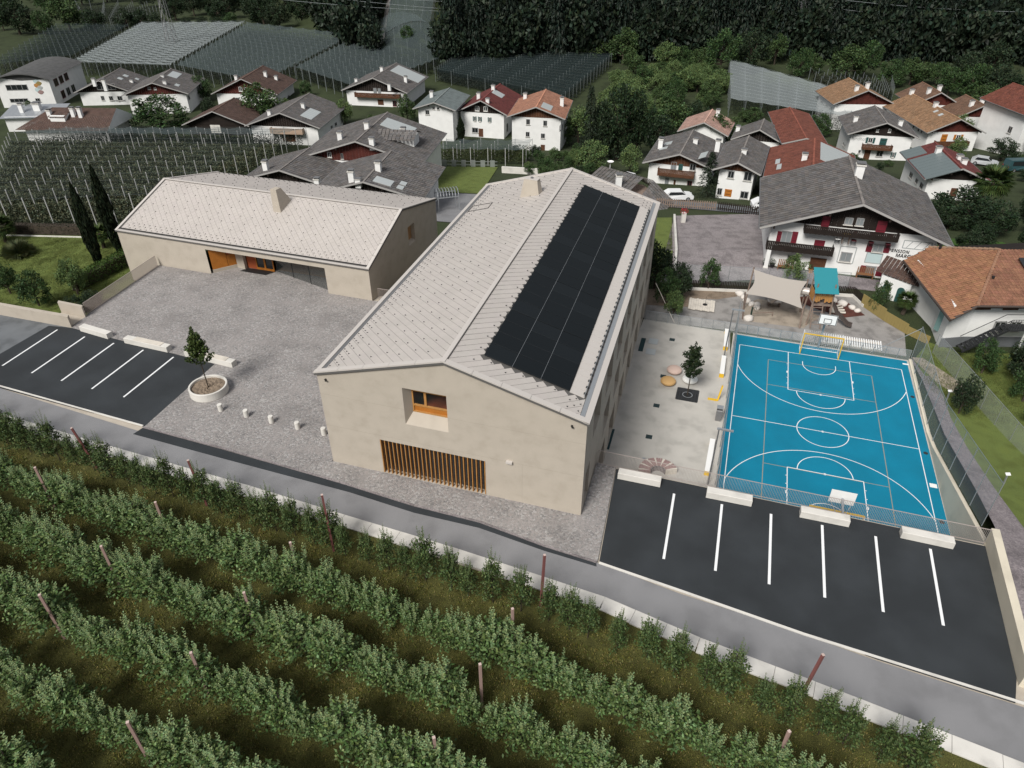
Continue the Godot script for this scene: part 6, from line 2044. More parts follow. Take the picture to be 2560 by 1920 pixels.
func tiled_annex():
	# the house with the orange hip roof on the right: left slope A B C D E, front slope to the right
	var o := thing("tiled_house", "white house with bright orange and red brown tiled hip roof, right edge", "house")
	var A_ := Vector3(37.35, 3.55, -62.5)
	var B_ := Vector3(39.75, 4.55, -63.2)
	var C_ := Vector3(43.3, 6.35, -58.7)
	var D_ := Vector3(38.38, 4.45, -51.9)
	var E_ := Vector3(36.12, 3.55, -51.2)
	var F_ := Vector3(62.0, 4.45, -51.2)
	var G_ := Vector3(62.0, 6.35, -58.2)
	var roof := Node3D.new()
	roof.name = "roof"
	o.add_child(roof)
	var b := MB.new()
	for p in [[A_, E_, D_, C_, B_], [D_, F_, G_, C_], [B_, C_, G_, Vector3(62, 4.4, -66)]]:
		var q := []
		for w in p: q.append(w + Vector3.DOWN * 0.03)
		b.fan(q)
		var u := []
		for w in q: u.append(w + Vector3.DOWN * 0.2)
		u.reverse()
		b.fan(u)
		for i in q.size(): b.quad(q[i] + Vector3.DOWN * 0.2, q[(i + 1) % q.size()] + Vector3.DOWN * 0.2, q[(i + 1) % q.size()], q[i])
	part(roof, "roof_deck", b, M.dark_wood)
	plane_tiles(roof, [A_, E_, D_, C_, B_], E_, (A_ - E_).normalized(), Color(0.34, 0.168, 0.095), 200)
	plane_tiles(roof, [D_, F_, G_, C_], D_, (F_ - D_).normalized(), Color(0.305, 0.15, 0.095), 100)  # browner tiles on this slope, with part of its shade put into the tone
	b = MB.new()
	var n := 22
	for i in n:
		var t := i / float(n)
		var p0 := D_.lerp(C_, t)
		var p1 := D_.lerp(C_, t + 0.95 / n)
		var q := MB.new()
		q.col = Color(0.42, 0.235, 0.15)
		q.tube([p0 + Vector3.UP * 0.06, p1 + Vector3.UP * 0.02], [0.14, 0.11], 8)
		part(roof, "hip_tile", q, M.tile_matt)
	for i in 14:
		var q := MB.new()
		q.col = Color(0.34, 0.22, 0.15)
		q.tube([B_.lerp(C_, i / 14.0) + Vector3.UP * 0.05, B_.lerp(C_, (i + 0.95) / 14.0) + Vector3.UP * 0.02], [0.13, 0.10], 8)
		part(roof, "hip_tile", q, M.tile_matt)
	for e in [[A_, E_], [E_, D_], [D_, F_]]:
		b = MB.new()
		b.tube([e[0] + Vector3(0, -0.06, 0), e[1] + Vector3(0, -0.06, 0)], [0.11, 0.11], 8)
		part(roof, "gutter", b, M.gutter_brown)
	# walls
	b = MB.new()
	var poly := v2([38.1, -61.6, 38.0, -56.0, 37.0, -52.6, 39.0, -52.9, 60, -52.3, 60, -64, 40, -63])
	b.prism(poly, -0.5, 4.0)
	part(o, "walls", b, M.render_white)
	b = MB.new()
	b.prism(v2([36.98, -52.58, 39.0, -52.86, 60.0, -52.26, 60, -52.2, 39.0, -52.80, 36.9, -52.5]), -0.5, 0.9)
	part(o, "plinth", b, M.asphalt_grey)
	for w in [[41.6, 2.0], [42.9, 2.0], [46.5, 2.0]]:
		window(o, Vector3(w[0], w[1], -52.83 + (w[0] - 39.0) * 0.0286), Vector3.RIGHT, Vector3.BACK, 0.95, 0.95, "b")
	for w in [[39.6, 3.75], [41.9, 3.75], [44.5, 3.75]]: window(o, Vector3(w[0], w[1], -52.83 + (w[0] - 39.0) * 0.0286), Vector3.RIGHT, Vector3.BACK, 1.3, 0.35, "d")
	var ln := Vector3(-0.96, 0, 0.28)
	window(o, Vector3(37.45, 1.75, -54.05), Vector3(0.28, 0, 0.96), ln, 1.0, 2.1, "T")
	letters(o, "43", Vector3(37.7, 2.35, -55.2), 0.4, M.dark_paint_text, "house_number").rotation = Vector3(0, -1.29, 0)
	b = MB.new()
	b.box(Transform3D(Basis(Vector3.RIGHT, 0.35), Vector3(44.6, 6.0, -56.6)), Vector3(0.9, 0.08, 1.3))
	part(o, "skylight", b, M.window_glass)
	for p in [Vector3(41.0, 5.2, -55.0), Vector3(40.2, 4.9, -62.2)]:
		b = MB.new()
		b.tube([p + Vector3.DOWN * 0.2, p + Vector3.UP * 0.4], [0.10, 0.12], 8)
		part(o, "roof_vent", b, M.black)
	# outside stair with landing
	var st := thing("outside_stair", "black steel outside stair on the white house at right", "stair")
	var s0 := Vector3(37.6, 0.9, -50.9)
	var s1 := Vector3(41.3, 2.55, -51.6)
	for i in 10:
		b = MB.new()
		var p := s0.lerp(s1, (i + 0.5) / 10.0)
		b.cbox(p, Vector3(0.34, 0.04, 0.9))
		part(st, "step", b, M.dark_steel)
	for z in [-0.45, 0.45]:
		b = MB.new()
		b.bar(s0 + Vector3(0, -0.05, z), s1 + Vector3(0, -0.05, z), 0.05, 0.2)
		part(st, "stringer", b, M.dark_steel)
		b = MB.new()
		b.bar(s0 + Vector3(0, 0.95, z), s1 + Vector3(0, 0.95, z), 0.04, 0.04)
		b.bar(s1 + Vector3(0, 0.95, z), s1 + Vector3(8, 0.95, z + 0.1), 0.04, 0.04)
		part(st, "handrail", b, M.dark_steel)
	b = MB.new()
	for i in 60:
		var t := i / 59.0
		var p := s0.lerp(s1, t / 0.35) if t < 0.35 else s1 + Vector3(8.0 * (t - 0.35) / 0.65, 0, 0)
		b.cbox(p + Vector3(0, 0.47, 0.45), Vector3(0.025, 0.94, 0.025))
	stuff(st, "balusters", b, M.dark_steel)
	b = MB.new()
	b.cbox(s1 + Vector3(4.0, -0.03, 0.0), Vector3(8.0, 0.08, 1.1))
	part(st, "landing", b, M.dark_steel)
	for x in [1.5, 5.0]:
		b = MB.new()
		b.cbox(s1 + Vector3(x, -1.3, 0.45), Vector3(0.12, 2.6, 0.12))
		part(st, "post", b, M.white_paint)
	# low link building with brown roof between it and the guest house
	var lk := thing("link_building", "low white passage with arched openings and brown roof by the guest house", "building")
	b = MB.new()
	b.prism(v2([35.6, -62.2, 37.6, -60.3, 39.4, -62.0, 37.5, -64.0]), -0.3, 2.1)
	part(lk, "walls", b, M.render_white)
	shingles(lk, Vector3(35.1, 2.35, -62.7), Vector3(37.9, 2.15, -59.7), Vector3(39.4, 3.0, -61.5), Vector3(36.8, 3.1, -64.6), "brown_tile")
	for k in 2:
		b = MB.new()
		var c := Vector3(36.1 + k * 0.95, 0, -61.65 + k * 0.92)
		var du := Vector3(0.72, 0, 0.69)
		var q := [c - du * 0.35, c + du * 0.35]
		var pts := [q[0], q[1], q[1] + Vector3.UP * 1.2]
		for i in range(1, 8): pts.append(c + du * 0.35 * cos(PI * i / 8.0) + Vector3.UP * (1.2 + 0.35 * sin(PI * i / 8.0)))
		pts.append(q[0] + Vector3.UP * 1.2)
		for i in pts.size(): pts[i] += Vector3(-0.69, 0, 0.72) * 0.02
		b.fan(pts)
		part(lk, "arch_door", b, M.green_shutter)  # dark green sheet standing in for the shaded inside of the open arch

# barrel tiles on a roof polygon (planar); dir runs along the eave from org
func plane_tiles(roof: Node, poly: Array, org: Vector3, dir: Vector3, tone: Color, singles: int):
	var nrm := Vector3.ZERO
	for i in range(1, poly.size() - 1): nrm += (poly[i] - poly[0]).cross(poly[i + 1] - poly[0])
	nrm = nrm.normalized()
	if nrm.y < 0: nrm = -nrm
	var up := nrm.cross(dir).normalized()
	if up.y < 0: up = -up
	var p2 := PackedVector2Array()
	var box := Rect2()
	for i in poly.size():
		var w: Vector3 = poly[i] - org
		var q := Vector2(w.dot(dir), w.dot(up))
		p2.append(q)
		box = Rect2(q, Vector2.ZERO) if i == 0 else box.expand(q)
	var cw := 0.30
	var ch := 0.36
	var cells := []
	var r2 := RandomNumberGenerator.new()
	r2.seed = 3
	for r in int(box.size.y / ch) + 1:
		for k in int(box.size.x / cw) + 1:
			var c := box.position + Vector2((k + 0.5) * cw, (r + 0.5) * ch)
			if not Geometry2D.is_point_in_polygon(c, p2): continue
			var at := org + dir * c.x + up * c.y
			var f := r2.randf_range(0.82, 1.12)
			cells.append([at, Color(tone.r * f, tone.g * f * r2.randf_range(0.95, 1.05), tone.b * f)])
	var eye := Vector3(0, 32.97, 0)
	cells.sort_custom(func(a, b): return a[0].distance_to(eye) < b[0].distance_to(eye))
	var m := MB.new()
	for i in cells.size():
		var b := MB.new() if i < singles else m
		var at: Vector3 = cells[i][0]
		b.col = cells[i][1]
		# a shallow S across the tile
		var prof := [Vector2(-0.15, 0.02), Vector2(-0.09, 0.065), Vector2(-0.02, 0.065), Vector2(0.04, 0.02), Vector2(0.15, 0.012)]
		for j in 4:
			var a: Vector3 = at + dir * prof[j].x + nrm * (prof[j].y + 0.015) - up * ch * 0.5
			var c: Vector3 = at + dir * prof[j + 1].x + nrm * (prof[j + 1].y + 0.015) - up * ch * 0.5
			var e: Vector3 = at + dir * prof[j + 1].x + nrm * (prof[j + 1].y - 0.01) + up * ch * 0.54
			var g: Vector3 = at + dir * prof[j].x + nrm * (prof[j].y - 0.01) + up * ch * 0.54
			b.quad(a, c, e, g)
			b.quad(a - nrm * 0.03, c - nrm * 0.03, c, a)
		if i < singles: part(roof, "roof_tile", b, M.tile_matt)
	stuff(roof, "roof_tiles", m, M.tile_matt)

func carport():
	var o := thing("carport", "open carport with grey slate roof and gap, behind the far end of the school", "carport")
	var y := -1.6
	# two slopes about a ridge running from front right to back left
	shingles(o, Vector3(8.5, y - 1.6, -99.5), Vector3(14.0, y - 1.6, -94.0), Vector3(19.0, y, -101.0), Vector3(13.5, y, -106.5), "grey_slate")
	shingles(o, Vector3(19.6, y - 2.0, -90.2), Vector3(22.4, y - 1.4, -95.6), Vector3(20.2, y, -100.0), Vector3(17.2, y - 0.6, -94.0), "grey_slate")
	shingles(o, Vector3(22.4, y - 1.4, -95.6), Vector3(17.5, y - 1.4, -108.0), Vector3(14.5, y, -106.5), Vector3(20.2, y, -100.0), "grey_slate")
	var b := MB.new()
	b.prism(v2([10.2, -99.4, 14.2, -95.6, 21.2, -94.8, 19.5, -103, 14, -105.5]), -6.0, y - 1.75)
	part(o, "walls", b, M.old_wood)  # solid timber block in place of the dark open bays
	var d := Node3D.new()
	d.name = "roof_chimney"
	o.add_child(d)
	chimney(d, 15.2, 99.5, y - 0.5, 1.6, 0.8)
	b = MB.new()
	b.lathe(Vector3(14.6, y + 0.8, -105.2), [Vector2(0.0, 0.0), Vector2(0.35, 0.1), Vector2(0.5, 0.25)], 16)
	b.tube([Vector3(14.6, y - 0.3, -105.2), Vector3(14.6, y + 0.85, -105.2)], [0.04, 0.04], 6)
	part(o, "satellite_dish", b, M.white_paint)

func row_behind():
	# stepped orange roofs behind the row house
	var pos := [Vector3(77.0, -11.5, -163.0), Vector3(93.5, -11.5, -164.0), Vector3(99.0, -11.5, -156.0)]
	var lab := ["white row house with weathered orange roof, far left of the stepped row", "row house with red brown roof, middle of the stepped row behind", "row house with red brown roof, right end of the stepped row"]
	for i in 3:
		house(["x2", pos[i], [-2.0, -4.0, -4.0][i], [12.0, 9.0, 8.0][i], [11.0, 9.0, 8.0][i], 5.0 - 0.5 * i, 7.9 - 0.7 * i, 0.8, 0.8, "orange_old" if i == 0 else "brown_orange", "red_wood", lab[i], [], [[1.5, 4.0, 7.0, 1.4], [-1.5, 2.0, 7.0, 1.2]], [], []])

func edge_house():
	house(["z", Vector3(100.5, -9.6, -137.0), 6.0, 10.0, 12.0, 7.5, 10.2, 0.9, 0.9, "red_rust", "none", "tall white house with red tiled roof cut by the right edge", [["f", -2.0, 5.0, 1.0, 1.2, "w"], ["f", 2.5, 3.0, 1.0, 1.2, "w"], ["l", -3.0, 4.0, 1.0, 1.2, "b"]], [[-3.0, 1.0, 8.5, 1.6]], [], []])

func car(called: String, label: String, at: Vector3, yaw: float, m: Material, van := false):
	var o := thing(called, label, "van" if van else "car", at, yaw)
	var prof: Array
	if van: prof = [[-2.4, 0.35], [2.4, 0.35], [2.45, 0.95], [2.05, 1.15], [1.45, 1.95], [-2.3, 2.0], [-2.45, 1.1]]
	else: prof = [[-2.05, 0.3], [2.1, 0.3], [2.15, 0.7], [1.85, 0.88], [1.0, 0.98], [0.45, 1.42], [-1.3, 1.45], [-1.95, 1.0], [-2.1, 0.9]]
	var w := 0.9 if van else 0.84
	var b := MB.new()
	var lf := []
	var rt := []
	for p in prof:
		var inn: float = 0.13 if p[1] > 1.05 else 0.0
		lf.append(Vector3(p[0], p[1], w - inn))
		rt.append(Vector3(p[0], p[1], -w + inn))
	b.fan(lf)
	var rr := rt.duplicate()
	rr.reverse()
	b.fan(rr)
	for i in prof.size():
		var j := (i + 1) % prof.size()
		b.quad(lf[j], lf[i], rt[i], rt[j])
	part(o, "body", b, m)
	var side: Array = [[-1.9, 1.15], [1.6, 1.15], [1.2, 1.8], [-1.85, 1.82]] if van else [[-1.55, 1.0], [0.95, 1.0], [0.42, 1.36], [-1.25, 1.38]]
	for s in [-1.0, 1.0]:
		b = MB.new()
		var q := []
		for p in side: q.append(Vector3(p[0], p[1], s * (w - (0.02 if p[1] < 1.2 else 0.115) + 0.02)))
		b.fan(q)
		part(o, "side_window", b, M.window_glass)
	b = MB.new()
	if van: b.quad(Vector3(2.02, 1.22, 0.72), Vector3(2.02, 1.22, -0.72), Vector3(1.52, 1.92, -0.68), Vector3(1.52, 1.92, 0.68))
	else: b.quad(Vector3(1.0, 1.01, 0.72), Vector3(1.0, 1.01, -0.72), Vector3(0.49, 1.42, -0.64), Vector3(0.49, 1.42, 0.64))
	part(o, "windscreen", b, M.window_glass)
	for x in [-1.3, 1.35]:
		for s in [-1.0, 1.0]:
			b = MB.new()
			b.tube([Vector3(x, 0.32, s * (w - 0.2)), Vector3(x, 0.32, s * (w + 0.01))], [0.32, 0.32], 14)
			var wh := part(o, "wheel", b, M.rubber)
			b = MB.new()
			b.tube([Vector3(x, 0.32, s * (w + 0.012)), Vector3(x, 0.32, s * (w + 0.022))], [0.19, 0.19], 12)
			part(wh, "rim", b, M.zinc)
	for s in [-1.0, 1.0]:
		b = MB.new()
		b.cbox(Vector3(2.12 if not van else 2.43, 0.72 if not van else 0.85, s * 0.6), Vector3(0.06, 0.14, 0.28))
		part(o, "headlight", b, M.solar_white)
		b = MB.new()
		b.cbox(Vector3(-2.06 if not van else -2.42, 0.8 if not van else 0.95, s * 0.68), Vector3(0.06, 0.2, 0.14))
		part(o, "tail_light", b, M.red_plastic)

func village_things():
	# drives and lanes
	drape("drive", Vector2(14.6, -64.4), Vector2(25.8, -65.6), Vector2(33.0, -90.0), Vector2(21.3, -89.0), M.pavers, 20)
	drape("lane", Vector2(15.5, -96.5), Vector2(41.5, -86.0), Vector2(42.5, -90.0), Vector2(17.0, -101.0), M.asphalt_grey)
	sheet("forecourt", [25.5, -69.0, 41.0, -64.2, 40.2, -61.8, 34.5, -63.4, 24.5, -66.2, 23.5, -66.8], 0.025, M.path_pavers, 0.05)
	# lawn strip beside the drive
	drape("lawn_strip", Vector2(13.0, -66.2), Vector2(16.5, -66.6), Vector2(20.7, -88.0), Vector2(15.6, -88.0), M.lawn, 16)
	b_wall([Vector3(16.6, 0, -66.0), Vector3(17.9, 0, -72.0)], 0.5, 0.25, "drive_wall", "low pale wall beside the drive, near end")
	b_wall([Vector3(17.9, 0, -72.0), Vector3(21.0, -2.4, -88.0)], 0.5, 0.25, "drive_wall", "low pale wall between the lawn strip and the drive")
	car("parked_car", "white car behind the picket fence below the balcony house", gp(23.6, -98.6, 0.03), 0.05, M.car_white)
	car("parked_car", "white car half hidden behind the dark fence by the orange door", gp(34.4, -92.6, 0.03), -0.1, M.car_white)
	car("parked_van", "white van parked beside the house with grey green roof", gp(-19.5, -157.0, 0.03), 1.1, M.car_white, true)
	car("parked_car", "silver car parked above the row of palms, right", gp(84.0, -126.5, 0.03), -0.6, M.car_silver)
	car("parked_van", "dark teal van parked on the right by the white house", gp(86.5, -121.0, 0.03), 0.1, M.car_teal, true)
	car("parked_van", "white van parked behind the carport roof", gp(17.5, -107.5, 0.03), 0.9, M.car_white, true)
	car("parked_car", "white car parked at the house with green shutters", gp(74.5, -129.5, 0.03), 0.2, M.car_white)
	# picket fences
	picket("picket_fence", "grey white picket fence in front of the parked white car", gp(19.8, -94.6), gp(27.5, -92.2), M.old_wood)
	picket("picket_fence", "dark picket fence in front of the house with the orange door", gp(27.6, -92.1), gp(36.4, -86.6), M.dark_wood)
	# pillar with red flowers at the drive
	var pi := thing("gate_pillar", "stone gate pillar topped with red flowers", "pillar", gp(21.6, -85.5, 0.0))
	var b := MB.new()
	b.cbox(Vector3(0, 0.6, 0), Vector3(0.5, 1.4, 0.5))
	part(pi, "shaft", b, M.pale_concrete)
	part(pi, "flowers", leaf_ball(Vector3(0, 1.5, 0), Vector3(0.45, 0.35, 0.45), 140, 0.12, Color(0.40, 0.02, 0.04), 9), M.leaf)
	# pergola behind the hall
	var pg := thing("pergola", "arched white metal pergola behind the hall", "pergola", Vector3(-8.9, -3.3, -93.0), 0.3)
	for i in 8:
		b = MB.new()
		var pts := []
		var rs := []
		for k in 11:
			pts.append(Vector3(-1.2 + i * 0.4, 2.2 + 0.9 * sin(PI * k / 10.0), 1.1 * cos(PI * k / 10.0)))
			rs.append(0.05)
		b.tube(pts, rs, 5, false)
		part(pg, "hoop", b, M.zinc)
	for z in [-1.1, 1.1]:
		b = MB.new()
		b.bar(Vector3(-1.3, 2.2, z), Vector3(1.7, 2.2, z), 0.1, 0.1)
		part(pg, "beam", b, M.zinc)
		for x in [-1.2, 1.6]:
			b = MB.new()
			b.cbox(Vector3(x, 1.0, z), Vector3(0.1, 2.4, 0.1))
			part(pg, "post", b, M.zinc)
	# lawn with white fence behind the buildings, and its drive
	drape("back_lawn", Vector2(-12.2, -104.6), Vector2(-4.6, -103.0), Vector2(-2.4, -125.5), Vector2(-13.8, -126.5), M.lawn)
	drape("back_drive", Vector2(-15.0, -88.0), Vector2(-2.0, -84.0), Vector2(-4.2, -102.6), Vector2(-13.0, -104.2), M.asphalt_old)
	picket("garden_fence", "low grey garden fence at the far side of the small lawn", gp(-14.5, -126.8), gp(-2.5, -125.6), M.steel, 1.6)
	b_wall([gp(-1.6, -120.5), gp(4.5, -118.5)], 1.0, 0.4, "garden_wall", "short grey rubble wall at the corner of the small lawn")
	# stepping stones
	for i in 12:
		var r := MB.new()
		boulder(r, Vector3.ZERO, 0.55)
		var sp_ := gp(5.0 + i * 0.62, -114.0 - i * 0.55, 0.05)
		solo("stepping_stone", r.smooth(), M.pale_rock, "flat pale stone of the path edge behind the school", "stone", "pale stones along the path behind the school", sp_, i)
	# ochre board fence between the playground and the house on the right
	var of := thing("board_fence", "ochre board fence between the playground and the tiled house", "fence")
	var l := [Vector3(33.3, 0, -60.2), Vector3(34.2, 0, -57.2), Vector3(35.2, 0, -54.8), Vector3(36.3, 0, -53.0)]
	for i in l.size() - 1:
		for k in 9:
			b = MB.new()
			var p: Vector3 = l[i].lerp(l[i + 1], (k + 0.5) / 9.0)
			b.box(Transform3D(Basis(Vector3.UP, -atan2(l[i + 1].z - l[i].z, l[i + 1].x - l[i].x)), p + Vector3.UP * (0.6 - i * 0.1)), Vector3((l[i + 1] - l[i]).length() / 9.0 - 0.015, 1.2 - i * 0.2, 0.03))
			part(of, "board", b, M.ochre_board)

func b_wall(pts: Array, h: float, w: float, called: String, label: String):
	var o := thing(called, label, "wall")
	var b := MB.new()
	b.bar(pts[0] + Vector3.UP * (h * 0.5 - 0.2), pts[1] + Vector3.UP * (h * 0.5 - 0.2), w, h + 0.4)
	part(o, "wall_body", b, M.pale_concrete)

func picket(called: String, label: String, a: Vector3, c: Vector3, m: Material, step := 0.28):
	var o := thing(called, label, "fence")
	var n := int((c - a).length() / step)
	var yaw := -atan2(c.z - a.z, c.x - a.x)
	for i in n:
		var b := MB.new()
		b.box(Transform3D(Basis(Vector3.UP, yaw), a.lerp(c, (i + 0.5) / n) + Vector3.UP * 0.6), Vector3(step * 0.5, 1.2, 0.03))
		part(o, "picket", b, m)
	for y in [0.35, 0.95]:
		var b := MB.new()
		b.bar(a + Vector3.UP * y, c + Vector3.UP * y, 0.05, 0.09)
		part(o, "rail", b, m)
const EDGE_TREES := [[-181.0, -289.9, 6.8, 12.3, 0], [-165.6, -296.3, 7.0, 13.1, 1], [-154.7, -293.9, 4.0, 8.3, 0], [-141.6, -291.5, 6.9, 8.1, 0], [-137.3, -293.7, 6.6, 7.2, 0], [-131.2, -293.6, 5.3, 7.1, 0], [-171.3, -289.7, 6.5, 7.4, 1], [-192.2, -298.9, 4.0, 5.9, 1], [-107.0, -302.4, 4.5, 5.3, 1], [-117.8, -302.5, 2.7, 4.5, 0], [-111.6, -300.1, 2.7, 4.4, 0], [-123.2, -300.3, 3.4, 4.5, 0], [-97.3, -311.9, 5.6, 10.8, 0], [-88.4, -302.1, 6.2, 9.6, 0], [-82.2, -311.6, 8.4, 9.8, 0], [-72.9, -305.5, 8.3, 9.6, 0], [-61.6, -284.7, 5.2, 9.7, 0], [-66.1, -284.1, 5.9, 8.1, 0], [-52.6, -267.6, 4.3, 8.3, 0], [-48.5, -259.9, 3.6, 5.9, 0], [-31.6, -241.6, 2.0, 5.4, 1], [-21.9, -240.8, 4.8, 5.4, 1], [-15.9, -239.8, 3.4, 7.3, 0], [-7.3, -240.7, 4.5, 4.7, 1], [-7.9, -243.7, 2.9, 3.4, 1], [-2.3, -243.1, 4.9, 4.7, 1], [-1.3, -242.0, 5.1, 4.0, 1], [4.0, -241.8, 6.0, 4.7, 1], [9.1, -242.6, 6.0, 6.1, 1], [15.9, -239.8, 5.7, 7.4, 1], [25.0, -236.6, 5.7, 8.0, 2], [33.9, -233.7, 8.6, 9.2, 1], [40.9, -239.4, 5.7, 7.4, 0], [46.3, -230.6, 4.4, 7.2, 2], [52.3, -233.5, 3.9, 5.3, 1], [55.3, -224.9, 4.9, 6.5, 1], [59.9, -219.4, 10.0, 9.5, 1], [69.4, -222.0, 9.8, 9.7, 0], [66.8, -230.4, 7.1, 6.0, 0], [35.0, -219.6, 2.7, 6.8, 1], [21.2, -244.2, 3.5, 4.1, 1], [79.8, -233.2, 7.2, 6.2, 1], [81.6, -216.5, 6.3, 7.1, 1], [87.4, -221.8, 4.3, 5.3, 1], [97.8, -239.0, 4.5, 5.7, 0], [92.8, -211.3, 7.6, 9.7, 1], [98.9, -213.8, 8.2, 7.2, 1], [108.4, -230.0, 4.6, 4.9, 0], [102.0, -204.0, 4.5, 7.0, 1], [108.5, -206.3, 4.5, 7.1, 1], [113.1, -221.5, 2.7, 4.2, 0], [111.8, -206.3, 3.5, 5.9, 1], [115.6, -206.3, 3.0, 5.9, 1], [122.7, -206.2, 6.2, 8.7, 0], [113.2, -194.9, 3.3, 6.9, 1], [133.8, -213.5, 6.3, 9.8, 0], [117.8, -192.7, 3.8, 8.2, 1], [121.7, -188.5, 4.6, 8.8, 0], [123.5, -184.5, 4.5, 7.4, 0], [112.4, -176.9, 5.3, 7.0, 1], [120.6, -176.9, 3.5, 4.8, 1], [115.7, -175.1, 3.1, 5.9, 0]]
const VILLAGE_TREES := [[-78.2, -164.2, 6.8, 12.4, 1], [-57.3, -170.3, 8.2, 10.1, 1], [-53.2, -195.0, 3.6, 3.4, 1], [14.0, -130.8, 13.9, 4.6, 3], [19.6, -133.8, 12.9, 8.6, 0], [16.4, -132.1, 10.1, 5.3, 0], [23.5, -135.1, 11.5, 6.2, 0], [33.4, -156.9, 7.6, 10.1, 1], [30.1, -150.3, 6.0, 6.9, 0], [13.8, -121.4, 5.1, 5.3, 2], [41.6, -146.3, 6.4, 5.2, 1], [28.3, -100.7, 6.8, 4.0, 3], [81.8, -179.8, 5.6, 4.0, 6], [55.2, -169.4, 3.1, 5.2, 1], [66.7, -158.2, 4.4, 5.0, 1], [90.4, -132.0, 3.8, 5.2, 0], [-26.9, -135.8, 2.0, 3.0, 0], [-28.2, -146.8, 2.0, 3.4, 0], [55.7, -84.4, 4.3, 7.0, 0], [52.5, -84.5, 2.9, 4.0, 0], [55.8, -78.7, 4.1, 5.0, 0], [-69.0, -172.1, 2.6, 3.1, 1]]
# ---------------------------------------------------------------- plants
class LB:
	# leaf builder: four-cornered leaves with shared vertices
	var v := PackedVector3Array()
	var n := PackedVector3Array()
	var c := PackedColorArray()
	var x := PackedInt32Array()
	var r := RandomNumberGenerator.new()
	func leaf(at: Vector3, dir: Vector3, face: Vector3, len: float, wid: float, col: Color):
		var s := dir.cross(face).normalized() * wid * 0.5
		var m := s.cross(dir).normalized()
		var b := v.size()
		var mid := at + dir * len * 0.45 + m * len * 0.08
		v.append(at); v.append(mid + s); v.append(at + dir * len); v.append(mid - s)
		for i in 4:
			n.append(m)
			c.append(col)
		x.append(b); x.append(b + 2); x.append(b + 1); x.append(b); x.append(b + 3); x.append(b + 2)
	func rdir() -> Vector3:
		var z := r.randf_range(-1, 1)
		var t := r.randf() * TAU
		var q := sqrt(1 - z * z)
		return Vector3(q * cos(t), z, q * sin(t))
	func tint(col: Color, spread := 0.45) -> Color:
		var f := 1.0 + r.randf_range(-spread, spread)
		var w := r.randf_range(-0.15, 0.22)
		return Color(col.r * f * (1 + w), col.g * f, col.b * f * (1 - w * 0.5))
	func blob(at: Vector3, rad: Vector3, count: int, size: float, col: Color, shell := 0.35):
		for i in count:
			var d := rdir()
			var p := at + d * rad * pow(r.randf(), shell)
			var dir := (d + rdir() * 0.9 + Vector3.UP * 0.25).normalized()
			leaf(p, dir, rdir(), size * r.randf_range(0.7, 1.35), size * r.randf_range(0.45, 0.75), tint(col))
	func mesh() -> ArrayMesh:
		var a := []
		a.resize(Mesh.ARRAY_MAX)
		a[Mesh.ARRAY_VERTEX] = v
		a[Mesh.ARRAY_NORMAL] = n
		a[Mesh.ARRAY_COLOR] = c
		a[Mesh.ARRAY_INDEX] = x
		var m := ArrayMesh.new()
		m.add_surface_from_arrays(Mesh.PRIMITIVE_TRIANGLES, a)
		return m

func leaf_ball(at: Vector3, rad: Vector3, count: int, size: float, col: Color, seed_: int) -> ArrayMesh:
	var l := LB.new()
	l.r.seed = seed_
	l.blob(at, rad, count, size, col)
	return l.mesh()

# a broad crown of unit height and width: clumps of clumps, with gaps
func broad_crown(seed_: int, col: Color, count: int, size: float, lean := 1.0) -> Array:
	var l := LB.new()
	l.r.seed = seed_
	var limbs := MB.new()
	limbs.tube([Vector3(0, -0.05, 0), Vector3(0.01, 0.2, 0.0), Vector3(-0.01, 0.5, 0.01)], [0.035, 0.028, 0.014], 7)
	var clumps := []
	for i in 15:
		var t := TAU * i * 0.381966
		var h := 0.26 + 0.60 * ((i * 7) % 15) / 15.0 + l.r.randf_range(-0.04, 0.04)
		var prof := sqrt(maxf(0.05, 1.0 - pow((h - 0.48) / 0.56, 2)))
		var rr := 0.31 * prof * l.r.randf_range(0.75, 1.1)
		var c := Vector3(cos(t) * rr, h, sin(t) * rr)
		clumps.append(c)
		limbs.tube([Vector3(0, 0.16 + h * 0.3, 0), c * Vector3(0.5, 0.85, 0.5), c], [0.016, 0.010, 0.004], 5, false)
	clumps.append(Vector3(0, 0.88, 0))
	for c in clumps:
		var big := l.r.randf_range(0.12, 0.185)
		for k in 7:
			var d := l.rdir()
			var q: Vector3 = c + d * big * 0.8
			q.y = maxf(q.y, 0.14)
			var f := l.r.randf_range(0.7, 1.3)
			l.blob(q, Vector3.ONE * big * l.r.randf_range(0.35, 0.6), count / (16 * 7), size, Color(col.r * f, col.g * f, col.b * f))
	return [l.mesh(), limbs.mesh()]

